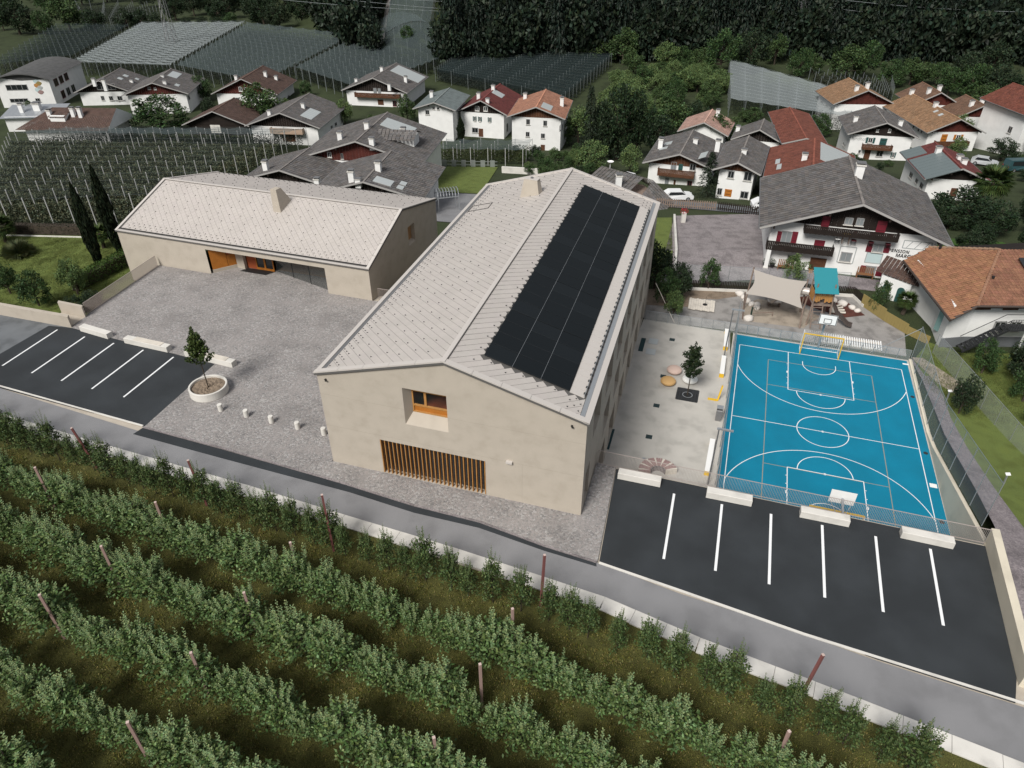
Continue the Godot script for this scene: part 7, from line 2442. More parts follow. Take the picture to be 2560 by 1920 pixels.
func spruce(seed_: int, col: Color, count: int, size: float) -> Array:
	var l := LB.new()
	l.r.seed = seed_
	var limbs := MB.new()
	limbs.tube([Vector3(0, -0.02, 0), Vector3(0, 0.95, 0)], [0.022, 0.004], 7)
	var tiers := 22
	for i in tiers:
		var h := 0.08 + 0.90 * i / tiers
		var rad := 0.5 * pow(1.0 - h, 0.85) + 0.02
		var n := 7 if i < 14 else 5
		for k in n:
			var t := TAU * (k + l.r.randf()) / n + i * 0.7
			var rr := rad * l.r.randf_range(0.75, 1.08)
			var tip := Vector3(cos(t) * rr, h - 0.10 * rr - 0.015, sin(t) * rr)
			var root := Vector3(0, h + 0.02, 0)
			for j in count / (tiers * n):
				var u := pow(l.r.randf(), 0.7)
				var p := root.lerp(tip, u) + Vector3(l.r.randf_range(-1, 1), l.r.randf_range(-0.7, 0.2), l.r.randf_range(-1, 1)) * 0.035 * (1.2 - u * 0.5)
				var dir := (Vector3(cos(t), -0.35, sin(t)) + l.rdir() * 0.6).normalized()
				l.leaf(p, dir, Vector3.UP + l.rdir() * 0.5, size * l.r.randf_range(0.7, 1.3), size * 0.5, l.tint(col, 0.4))
	return [l.mesh(), limbs.mesh()]

func cypress_crown(seed_: int, col: Color, count: int, size: float) -> Array:
	var l := LB.new()
	l.r.seed = seed_
	for i in count:
		var h := l.r.randf()
		var w := 0.5 * pow(sin(PI * minf(0.98, 0.06 + h * 0.94)), 0.7) * (1.0 if h < 0.5 else 1.1 - (h - 0.5) * 0.7)
		var t := l.r.randf() * TAU
		var rr := w * sqrt(l.r.randf_range(0.35, 1.0)) * (1.0 + 0.12 * sin(t * 3 + h * 20))
		var p := Vector3(cos(t) * rr, 0.03 + h * 0.95, sin(t) * rr)
		l.leaf(p, (Vector3(cos(t) * 0.35, 1.0, sin(t) * 0.35) + l.rdir() * 0.35).normalized(), l.rdir(), size * l.r.randf_range(0.7, 1.4), size * 2.2, l.tint(col, 0.35))
	var limbs := MB.new()
	limbs.tube([Vector3(0, -0.02, 0), Vector3(0, 0.5, 0)], [0.05, 0.03], 6)
	return [l.mesh(), limbs.mesh()]

var KINDS := {}
func tree_kinds():
	KINDS[0] = [broad_crown(1, Color(0.019, 0.036, 0.016), 4000, 0.050), broad_crown(2, Color(0.023, 0.039, 0.019), 4000, 0.050)]
	KINDS[1] = [broad_crown(3, Color(0.036, 0.070, 0.024), 4000, 0.048), broad_crown(4, Color(0.046, 0.080, 0.028), 4000, 0.048)]
	KINDS[2] = [broad_crown(5, Color(0.100, 0.150, 0.056), 4000, 0.048), broad_crown(6, Color(0.088, 0.138, 0.050), 4000, 0.048)]
	KINDS[3] = [spruce(7, Color(0.018, 0.030, 0.016), 4200, 0.045)]
	KINDS[4] = [cypress_crown(8, Color(0.014, 0.022, 0.011), 3600, 0.05)]
	KINDS[6] = [spruce(9, Color(0.035, 0.050, 0.050), 4200, 0.045)]

func tree(called: String, label: String, at: Vector3, h: float, w: float, kind: int, group := "", vary := 0, category := "tree") -> Node3D:
	var o := thing(called, label, category, at, vary * 1.3, group)
	var set_: Array = KINDS[kind][vary % KINDS[kind].size()]
	var c := part(o, "crown", set_[0], M.leaf)
	c.scale = Vector3(w, h, w)
	var t := part(o, "trunk", set_[1], M.trunk_bark)
	t.scale = Vector3(w, h, w)
	return o

func palm(label: String, at: Vector3, h: float, w: float):
	var o := thing("palm_tree", label, "palm", at)
	var b := MB.new()
	b.tube([Vector3.ZERO, Vector3(0.08, h * 0.5, 0), Vector3(0, h, 0)], [0.2, 0.17, 0.15], 9)
	part(o, "trunk", b, M.trunk_bark)
	var l := LB.new()
	l.r.seed = int(at.x * 10)
	for i in 34:
		var t := TAU * i * 0.381966
		var el := 1.1 - 1.9 * i / 34.0
		var d := Vector3(cos(t) * cos(el), sin(el), sin(t) * cos(el))
		var hub := Vector3(0, h, 0) + d * w * 0.22
		for k in 13:
			var s := (k - 6) / 6.0 * 1.25
			var side := d.cross(Vector3.UP).normalized()
			var q := (d * cos(s) + side * sin(s)).normalized()
			l.leaf(hub, (q + Vector3.DOWN * 0.18).normalized(), Vector3.UP, w * 0.34, w * 0.035, l.tint(Color(0.045, 0.075, 0.022), 0.35))
	part(o, "fronds", l.mesh(), M.leaf)

func fruit_row_mesh(len: float, count: int, col: Color, seed_: int, h := 2.4, w := 0.7, size := 0.16) -> ArrayMesh:
	var l := LB.new()
	l.r.seed = seed_
	for i in count:
		var x := l.r.randf_range(-len * 0.5, len * 0.5)
		var cl := 0.75 + 0.35 * sin(x * 6.0 + seed_) * sin(x * 2.3)
		var y := l.r.randf()
		var ww := w * cl * (0.5 + 0.5 * sin(PI * minf(1.0, y * 0.9 + 0.1)))
		l.leaf(Vector3(x, 0.3 + y * h * (0.85 + 0.2 * cl), l.r.randf_range(-ww, ww)), (l.rdir() + Vector3.UP * 0.5).normalized(), l.rdir(), size * l.r.randf_range(0.7, 1.4), size * 0.6, l.tint(col))
	return l.mesh()

# an orchard under hail nets: quad of corners a b c d (x, z), rows run from the a-d side to the b-c side
func net_field(label: String, q: Array, rows: int, posts: int, h: float, net: String, dip: float, tree_col: Color, tree_n := 900, post_r := 0.06, with_net := true, cover := 1.0):
	var a: Vector2 = q[0]
	var b: Vector2 = q[1]
	var c: Vector2 = q[2]
	var d: Vector2 = q[3]
	var o := thing("netted_orchard" if with_net else "orchard_trellis", label, "orchard net" if with_net else "orchard")
	var at := func(u, t, y):
		var p := a.lerp(d, t).lerp(b.lerp(c, t), u)
		return Vector3(p.x, ground_y(p.x, p.y) + y, p.y)
	var pm := MB.new()
	pm.tube([Vector3(0, -0.3, 0), Vector3(0, h + 0.15, 0)], [post_r, post_r], 6)
	var pmesh := pm.mesh()
	var net_mb := MB.new()
	var rope := MB.new()
	var seg := posts * 2
	for r in rows + 1:
		var t := float(r) / rows
		for p in posts + 1:
			var i := MeshInstance3D.new()
			i.name = "post"
			i.mesh = pmesh
			i.material_override = M.post_concrete if a.y > -150 else M.post_far
			o.add_child(i, true)
			i.position = at.call(float(p) / posts, t, 0.0)
		for s in posts:
			var p0: Vector3 = at.call(float(s) / posts, t, h)
			var p1: Vector3 = at.call(float(s + 1) / posts, t, h)
			rope.bar(p0, p1, 0.025, 0.025)
		if r < rows and with_net:
			for s in seg:
				var u0 := float(s) / seg
				var u1 := float(s + 1) / seg
				var sag0 := 0.25 * (s % 2)
				var sag1 := 0.25 * ((s + 1) % 2)
				var tm := (r + 0.5 * cover) / rows
				var t1 := float(r + cover) / rows
				var A0: Vector3 = at.call(u0, t, h - sag0)
				var A1: Vector3 = at.call(u1, t, h - sag1)
				var B0: Vector3 = at.call(u0, tm, h - dip)
				var B1: Vector3 = at.call(u1, tm, h - dip)
				var C0: Vector3 = at.call(u0, t1, h - sag0)
				var C1: Vector3 = at.call(u1, t1, h - sag1)
				net_mb.quad(A0, A1, B1, B0)
				net_mb.quad(B0, B1, C1, C0)
	if with_net: part(o, "net", net_mb.smooth(), M[net])
	part(o, "ridge_wires", rope, M.wire_dark if net != "net_pale" else M.wire_grey)
	# tree rows below
	if tree_n > 0:
		var len := 6.0
		var mesh := fruit_row_mesh(len, tree_n, tree_col, int(absf(a.x)) + 3, h * 0.62, 0.75, 0.24)
		var where := []
		for r in rows * 1:
			var t := (r + 0.5) / rows
			var p0: Vector3 = at.call(0.0, t, 0)
			var p1: Vector3 = at.call(1.0, t, 0)
			var n: int = max(1, int(round((p1 - p0).length() / len)))
			for k in n:
				var m0: Vector3 = at.call(float(k) / n, t, 0)
				var m1: Vector3 = at.call(float(k + 1) / n, t, 0)
				var dx := (m1 - m0)
				var bas := Basis(dx / len, Vector3.UP * rf(0.9, 1.1), Vector3(-dx.z, 0, dx.x).normalized() * (1.0 if k % 2 else -1.0))
				where.append(Transform3D(bas, (m0 + m1) * 0.5))
		many(self, "orchard_rows", mesh, M.leaf, where, [], "rows of small fruit trees below the nets", "fruit trees")

func build_fields():
	tree_kinds()
	var V := func(a): 
		var p := []
		for i in range(0, a.size(), 2): p.append(Vector2(a[i], a[i + 1]))
		return p
	var g1 := Color(0.040, 0.050, 0.030)
	var g2 := Color(0.022, 0.030, 0.022)
	net_field("orchard under dark nets with pale posts behind the garden hedge, left", V.call([-63.0, -81.5, -44.5, -85.5, -44.0, -138.0, -98.0, -142.0]), 11, 8, 3.9, "net_thin", 0.35, Color(0.095, 0.112, 0.070), 3600)
	net_field("narrow orchard under dark blue nets below the barn", V.call([-98.0, -144.0, -46.0, -140.0, -42.0, -149.5, -92.0, -151.5]), 3, 11, 4.0, "net_mid", 0.3, g2, 900)
	net_field("orchard under pale striped nets in the far left valley", V.call([-124.9, -219.0, -95.2, -214.0, -97.7, -291.0, -134.7, -289.2]), 24, 8, 4.2, "net_pale", 0.5, g2, 500, 0.08, true, 0.6)
	net_field("orchard under grey green nets beside the pale striped nets", V.call([-93.7, -214.0, -64.0, -194.0, -53.0, -262.0, -96.0, -288.0]), 16, 9, 4.2, "net_mid", 0.7, g2, 600, 0.09)
	net_field("open orchard rows with posts behind the house with brown balcony", V.call([-60.2, -212.8, -38.0, -188.0, -15.5, -237.0, -51.7, -260.0]), 13, 8, 3.8, "net_mid", 0.5, g2, 1000, 0.09)
	net_field("orchard under dark ridged nets behind the red and orange roofs", V.call([-21.0, -211.0, 12.0, -180.0, 30.0, -231.0, -14.5, -237.0]), 15, 7, 3.6, "net_dark", 1.3, Color(0.026, 0.036, 0.030), 1300, 0.06)
	net_field("orchard under pale grey nets in front of the wooded slope, right", V.call([51.0, -174.0, 75.5, -156.5, 85.5, -171.0, 62.2, -219.3]), 11, 8, 4.2, "net_pale", 0.5, g2, 400, 0.05)
	net_field("open dark orchard behind the pale grey nets, right", V.call([82.9, -212.0, 80.4, -178.9, 96.0, -189.0, 101.0, -202.0]), 9, 6, 3.2, "net_dark", 0.2, Color(0.030, 0.036, 0.022), 1200, 0.06, false)
	net_field("small netted orchard on the slope at the edge of the woods", V.call([-39.5, -246.0, -25.0, -243.0, -23.5, -254.0, -37.0, -266.0]), 7, 5, 4.0, "net_mid", 0.5, g2, 400, 0.08)
	net_field("orchard under dark nets at the far left edge", V.call([-147.0, -214.0, -130.5, -229.0, -138.0, -285.0, -165.0, -287.0]), 14, 7, 4.0, "net_dark", 0.6, Color(0.018, 0.024, 0.018), 600, 0.06)
	net_field("distant open orchard beyond the valley trees, left", V.call([-161.4, -302.0, -143.8, -302.0, -150.0, -345.0, -190.5, -352.0]), 9, 6, 4.0, "net_dark", 0.2, Color(0.026, 0.036, 0.024), 700, 0.1, false)
	net_field("little vegetable garden under a dark net below the red roofed house", V.call([-13.5, -128.5, 2.0, -126.5, 4.0, -139.0, -12.5, -139.5]), 3, 5, 3.0, "net_mid", 0.25, Color(0.05, 0.065, 0.025), 900)
	# farm track up to the slope orchard
	var b := MB.new()
	var tr := [Vector2(-47, -226), Vector2(-44, -238), Vector2(-41.5, -246), Vector2(-40.5, -256), Vector2(-37.5, -266)]
	for i in tr.size() - 1:
		var p: Vector2 = tr[i]
		var q: Vector2 = tr[i + 1]
		b.quad(gp(p.x - 0.9, p.y, 0.12), gp(p.x + 0.9, p.y, 0.12), gp(q.x + 0.9, q.y, 0.12), gp(q.x - 0.9, q.y, 0.12))
	struct("farm_track", b, M.gravel)

func build_gardens():
	# private garden left of the plaza, a little below it
	var y := 1.2
	var b := MB.new()
	b.prism(v2([-120, -77.0, -38.3, -52.4, -35.95, -53.0, -33.8, -62.2, -37.2, -63.4, -41.5, -77.0, -44.0, -75.5, -120, -81.5]), -2.0, y)
	struct("garden_lawn", b, M.lawn)
	# dark hedge wall at the far end with a pale kerb
	var hd := thing("garden_hedge", "long black-green clipped hedge at the far end of the garden", "hedge")
	part(hd, "foliage", hedge_mesh(Vector3(-64, y, -75.6), Vector3(-47.0, y, -74.6), 1.3, 1.0, Color(0.016, 0.022, 0.010), 2600, 5), M.leaf)
	b = MB.new()
	b.bar(Vector3(-64, y + 0.55, -75.6), Vector3(-47.0, y + 0.55, -74.6), 0.9, 1.0)
	part(hd, "stems", b, M.trunk_bark)  # solid bark-brown block filling the inside of the hedge
	b = MB.new()
	b.bar(Vector3(-66, y + 0.05, -74.9), Vector3(-42.5, y + 0.05, -73.4), 0.12, 0.16)
	solo("garden_kerb", b, M.pale_concrete, "thin pale kerb along the far edge of the garden lawn", "kerb")
	# green hedge under the railing
	hd = thing("garden_hedge", "bright green hedge running below the plaza railing", "hedge")
	part(hd, "foliage", hedge_mesh(Vector3(-41.6, y, -61.0), Vector3(-38.6, y, -69.3), 1.3, 1.3, Color(0.045, 0.085, 0.018), 5200, 6), M.leaf)
	b = MB.new()
	b.bar(Vector3(-41.6, y + 0.6, -61.0), Vector3(-38.6, y + 0.6, -69.3), 0.8, 1.1)
	part(hd, "stems", b, M.trunk_bark)  # solid bark-brown block inside the green hedge
	tree("cypress_tree", "tall dark column cypress on the garden lawn, left one of the pair", Vector3(-41.4, y, -65.7), 8.8, 1.25, 4, "garden cypresses", 0)
	tree("cypress_tree", "tall dark column cypress close to the hall corner, right one of the pair", Vector3(-41.2, y, -69.5), 9.2, 1.35, 4, "garden cypresses", 1)
	tree("fruit_tree", "small spreading fruit tree behind the low cream wall", Vector3(-43.6, y, -58.2), 3.3, 3.0, 1, "fruit trees in the garden", 0)
	tree("fruit_tree", "bushy light green fruit tree beside the plaza railing", Vector3(-41.1, y, -60.4), 3.6, 2.8, 2, "fruit trees in the garden", 1)
	tree("fruit_tree", "dark leafy tree cut by the left edge of the photo", Vector3(-47.6, y, -60.6), 3.0, 2.4, 1, "fruit trees in the garden", 2)
	tree("garden_shrub", "leafy shrub between the cypress and the hall corner", Vector3(-39.4, y, -70.2), 3.4, 2.2, 1, "", 1, "shrub")
	tree("garden_shrub", "low dark shrub behind the short cream wall", Vector3(-39.4, y, -57.0), 1.5, 2.4, 0, "", 0, "shrub")
	tree("garden_shrub", "low dark shrub below the plaza railing", Vector3(-38.3, y, -57.8), 1.7, 2.2, 0, "", 1, "shrub")
	palm("small fan palm on the garden lawn beside the cypress", Vector3(-43.6, y, -71.0), 1.6, 2.4)
	palm("small fan palm at the left edge of the garden", Vector3(-55.0, y, -72.6), 1.7, 3.0)
	# pampas grass
	var l := LB.new()
	l.r.seed = 4
	for i in 1500:
		var t := l.r.randf() * TAU
		var el := l.r.randf_range(0.25, 1.4)
		var d := Vector3(cos(t) * cos(el), sin(el), sin(t) * cos(el))
		l.leaf(Vector3(cos(t), 0, sin(t)) * l.r.randf() * 0.25 + d * 0.6, (d + Vector3.DOWN * 0.25).normalized(), Vector3.UP, l.r.randf_range(0.7, 1.2), 0.03, l.tint(Color(0.16, 0.19, 0.10), 0.4))
	solo("pampas_grass", l.mesh(), M.leaf, "round clump of pale ornamental grass on the lawn", "ornamental grass", "", Vector3(-51.6, y, -69.2))
	# tree in the planter and the yard tree
	yard_tree("young slender tree growing in the round concrete planter", Vector3(-21.53, S + 0.45, -41.4), 4.95, 2.0, 1.75, Color(0.045, 0.070, 0.018), 12, 0)
	yard_tree("young dark green maple standing in the pale yard", Vector3(13.81, 0, -45.59), 4.85, 1.7, 1.5, Color(0.020, 0.034, 0.014), 13, 1)
	# shrubs at the far end of the school and along the playground
	var ns := 0
	for p in [[14.6, -60.2, 3.6, 2.6, 1], [16.0, -61.6, 3.0, 3.2, 0], [14.2, -63.8, 4.6, 3.6, 0], [13.6, -66.5, 4.2, 2.6, 1], [16.6, -63.8, 2.6, 2.6, 0]]:
		tree("shrub", "dense green shrub at the far corner of the school", Vector3(p[0], 0, p[1]), p[2], p[3], p[4], "shrubs at the far corner of the school", ns, "shrub")
		ns += 1
	tree("young_tree", "young green tree in front of the palisade fence", Vector3(19.4, 0, -63.2), 3.3, 2.2, 1, "", 2)
	tree("young_tree", "slender pale tree in front of the guest house", Vector3(28.0, 0, -64.2), 3.3, 2.6, 2, "", 0)
	tree("young_tree", "thin pale sapling at the far end of the yard", Vector3(14.85, 0, -57.6), 2.9, 2.0, 2, "", 1)
	tree("young_tree", "small leafy tree behind the ochre board fence", Vector3(34.3, 0, -58.9), 3.1, 1.9, 1, "", 3)
	palm("small palm beside the white passage of the guest house", Vector3(36.5, 0, -58.4), 1.5, 1.9)
	# grass on the right with path, signs and trees
	b = MB.new()
	b.prism(v2([33.9, -50.5, 36.5, -53.4, 38.5, -51.6, 70, -50.8, 70, -10, 33.5, -14, 30.6, -31.0, 31.6, -35.0, 32.2, -38.5, 32.9, -42.7, 33.5, -45.5]), -1.0, 0.03)
	struct("meadow", b, M.lawn)
	b = MB.new()
	# the path climbs beside the court from the playground to the street
	var pl := [[33.8, -50.6, 0.02, 34.3, -50.6], [33.3, -47.5, 0.04, 33.9, -45.6], [32.3, -43.5, 0.12, 32.9, -42.4], [31.2, -40.0, 0.5, 32.0, -38.7], [30.2, -36.5, 1.15, 31.1, -35.4], [29.2, -33.0, 1.8, 30.3, -32.6], [27.9, -29.0, 2.6, 29.4, -28.5], [26.4, -26.0, 3.2, 28.3, -24.8], [24.0, -19.0, 3.27, 27.0, -18.5]]
	for i in pl.size() - 1:
		var p: Array = pl[i]
		var q: Array = pl[i + 1]
		b.quad(Vector3(p[0] - 0.1, p[2], p[1]), Vector3(q[0] - 0.1, q[2], q[1]), Vector3(q[3], q[2], q[4]), Vector3(p[3], p[2], p[4]))
	struct("ramp_path", b, M.path_pavers)
	b = MB.new()
	for i in pl.size() - 1:
		var p: Array = pl[i]
		var q: Array = pl[i + 1]
		b.quad(Vector3(p[3], p[2] - 0.01, p[4]), Vector3(q[3], q[2] - 0.01, q[4]), Vector3(q[3] + 5, -0.05 + q[2] * 0.55, q[4] + 0.3), Vector3(p[3] + 5, -0.05 + p[2] * 0.55, p[4] + 0.3))
	struct("grass_bank", b, M.lawn)
	b = MB.new()
	b.prism(v2([33.9, -50.9, 34.2, -47.0, 35.0, -45.4, 36.6, -45.0, 36.0, -47.5, 34.8, -50.8]), 0.0, 0.045)
	struct("gravel_patch", b, M.sand)
	for p in [[33.45, 0.1, -44.3, "far"], [31.6, 1.0, -33.9, "near"]]:
		var sg := thing("info_post", "slanting grey post with small white panel on the grass, " + p[3] + " one", "post", Vector3(p[0], p[1], p[2]), 0, "small posts on the grass")
		b = MB.new()
		b.bar(Vector3.ZERO, Vector3(0.1, 1.0, -0.2), 0.1, 0.06)
		part(sg, "shaft", b, M.steel)
		b = MB.new()
		b.box(Transform3D(Basis(Vector3.RIGHT, 0.4), Vector3(0.1, 1.02, -0.18)), Vector3(0.3, 0.04, 0.2))
		part(sg, "panel", b, M.white_paint)
	tree("young_tree", "young tree with slim trunk on the grass beside the path", Vector3(33.8, 0, -43.0), 3.4, 2.3, 0, "", 1)
	tree("young_tree", "young tree with slim trunk at the right edge of the grass", Vector3(35.2, 0.4, -33.5), 3.2, 2.4, 0, "", 2)
	net_fence("wire_fence", "grey wire mesh fence across the grass on the right", Vector3(36.0, 0, -51.6), Vector3(35.6, 0, -37.6), 1.9, 7)
	var i := 0
	for p in [[38.5, -48.5, 3.0, 2.4, 1], [40.8, -47.2, 3.8, 3.4, 0], [39.6, -44.6, 3.2, 2.6, 1], [42.5, -48.6, 3.4, 3.0, 1], [42.0, -44.4, 4.2, 3.8, 0], [38.4, -41.0, 2.6, 2.4, 1]]:
		tree("bush", "loose green bush on the rough grass beyond the wire fence", Vector3(p[0], 0, p[1]), p[2], p[3], p[4], "bushes beyond the wire fence on the right", i, "bush")
		i += 1
	meadow_grass()

func hedge_mesh(a: Vector3, c: Vector3, h: float, w: float, col: Color, count: int, seed_: int) -> ArrayMesh:
	var l := LB.new()
	l.r.seed = seed_
	var d := (c - a).normalized()
	var side := Vector3(-d.z, 0, d.x)
	for i in count:
		var t := l.r.randf()
		var f := l.r.randi_range(0, 2)
		var y := l.r.randf_range(0.05, 1.0)
		var s := l.r.randf_range(-0.5, 0.5)
		if f == 0: y = 1.0 + l.r.randf_range(-0.06, 0.08)
		elif f == 1: s = 0.5 * (1.0 if l.r.randf() < 0.5 else -1.0) + l.r.randf_range(-0.06, 0.06)
		l.leaf(a.lerp(c, t) + side * s * w + Vector3.UP * y * h, (l.rdir() + Vector3.UP * 0.6).normalized(), l.rdir(), l.r.randf_range(0.10, 0.2), 0.09, l.tint(col))
	return l.mesh()

func yard_tree(label: String, at: Vector3, h: float, clear: float, w: float, col: Color, seed_: int, shape: int):
	var o := thing("young_tree", label, "tree", at)
	var b := MB.new()
	b.tube([Vector3.ZERO, Vector3(-0.02, h * 0.5, 0), Vector3(0, h * 0.9, 0)], [0.045, 0.035, 0.012], 8)
	var l := LB.new()
	l.r.seed = seed_
	var arms := 22
	for i in arms:
		var t := TAU * i * 0.381966
		var u := float(i) / arms
		var y0 := lerpf(clear, h * 0.86, u)
		var reach := w * 0.5 * (1.0 - 0.72 * u) * l.r.randf_range(0.7, 1.1)
		if shape == 1: reach = w * 0.5 * (0.55 + 0.45 * sin(PI * minf(1, u + 0.25))) * l.r.randf_range(0.6, 1.15)
		var tip := Vector3(cos(t) * reach, y0 + reach * 0.9, sin(t) * reach)
		b.tube([Vector3(0, y0 - 0.1, 0), tip], [0.014, 0.004], 5, false)
		for k in 150:
			var s := pow(l.r.randf(), 0.6)
			var p := Vector3(0, y0, 0).lerp(tip, s) + l.rdir() * 0.16
			l.leaf(p, (l.rdir() + Vector3(cos(t), 0.1, sin(t)) * 0.6).normalized(), l.rdir(), l.r.randf_range(0.10, 0.17), 0.11, l.tint(col))
	for k in 160:
		var y := lerpf(h * 0.72, h, pow(l.r.randf(), 1.3))
		l.leaf(Vector3(0, y, 0) + l.rdir() * 0.22 * (1.15 - (y - h * 0.72) / (h * 0.28)), (l.rdir() + Vector3.UP * 0.6).normalized(), l.rdir(), 0.13, 0.10, l.tint(col))
	part(o, "trunk", b, M.trunk_bark)
	part(o, "crown", l.mesh(), M.leaf)

func tuft_mesh(seed_: int, n: int, h: float, spread: float, cols: Array) -> ArrayMesh:
	var l := LB.new()
	l.r.seed = seed_
	for i in n:
		var t := l.r.randf() * TAU
		var p := Vector3(cos(t), 0, sin(t)) * spread * sqrt(l.r.randf())
		var lean := l.rdir() * Vector3(1, 0, 1) * 0.9
		l.leaf(p, (Vector3.UP + lean).normalized(), l.rdir(), h * l.r.randf_range(0.5, 1.3), 0.022, l.tint(cols[i % cols.size()], 0.5))
	return l.mesh()

func meadow_grass():
	var m := tuft_mesh(3, 60, 0.09, 0.55, [Color(0.085, 0.115, 0.028), Color(0.13, 0.14, 0.045), Color(0.065, 0.09, 0.022)])
	var areas := [[PackedVector2Array([Vector2(33.6, -50), Vector2(36.8, -52.4), Vector2(45, -51.2), Vector2(45, -30), Vector2(31.6, -33), Vector2(32.6, -42)]), 0.03, 1800], [PackedVector2Array([Vector2(-64, -60.5), Vector2(-38.5, -53.2), Vector2(-36.3, -54), Vector2(-38.6, -66), Vector2(-41.8, -73), Vector2(-60, -74.6)]), 1.2, 2600]]
	var names := ["rough grass on the meadow at right", "grass of the garden lawn at left"]
	for a in 2:
		var where := []
		var poly: PackedVector2Array = areas[a][0]
		var box := Rect2(poly[0], Vector2.ZERO)
		for p in poly: box = box.expand(p)
		while where.size() < areas[a][2]:
			var p := box.position + Vector2(rng.randf(), rng.randf()) * box.size
			if Geometry2D.is_point_in_polygon(p, poly):
				where.append(Transform3D(Basis(Vector3.UP, rng.randf() * TAU).scaled(Vector3.ONE * rf(0.6, 1.2)), Vector3(p.x, areas[a][1], p.y)))
		many(self, "grass", m, M.leaf, where, [], names[a], "grass")

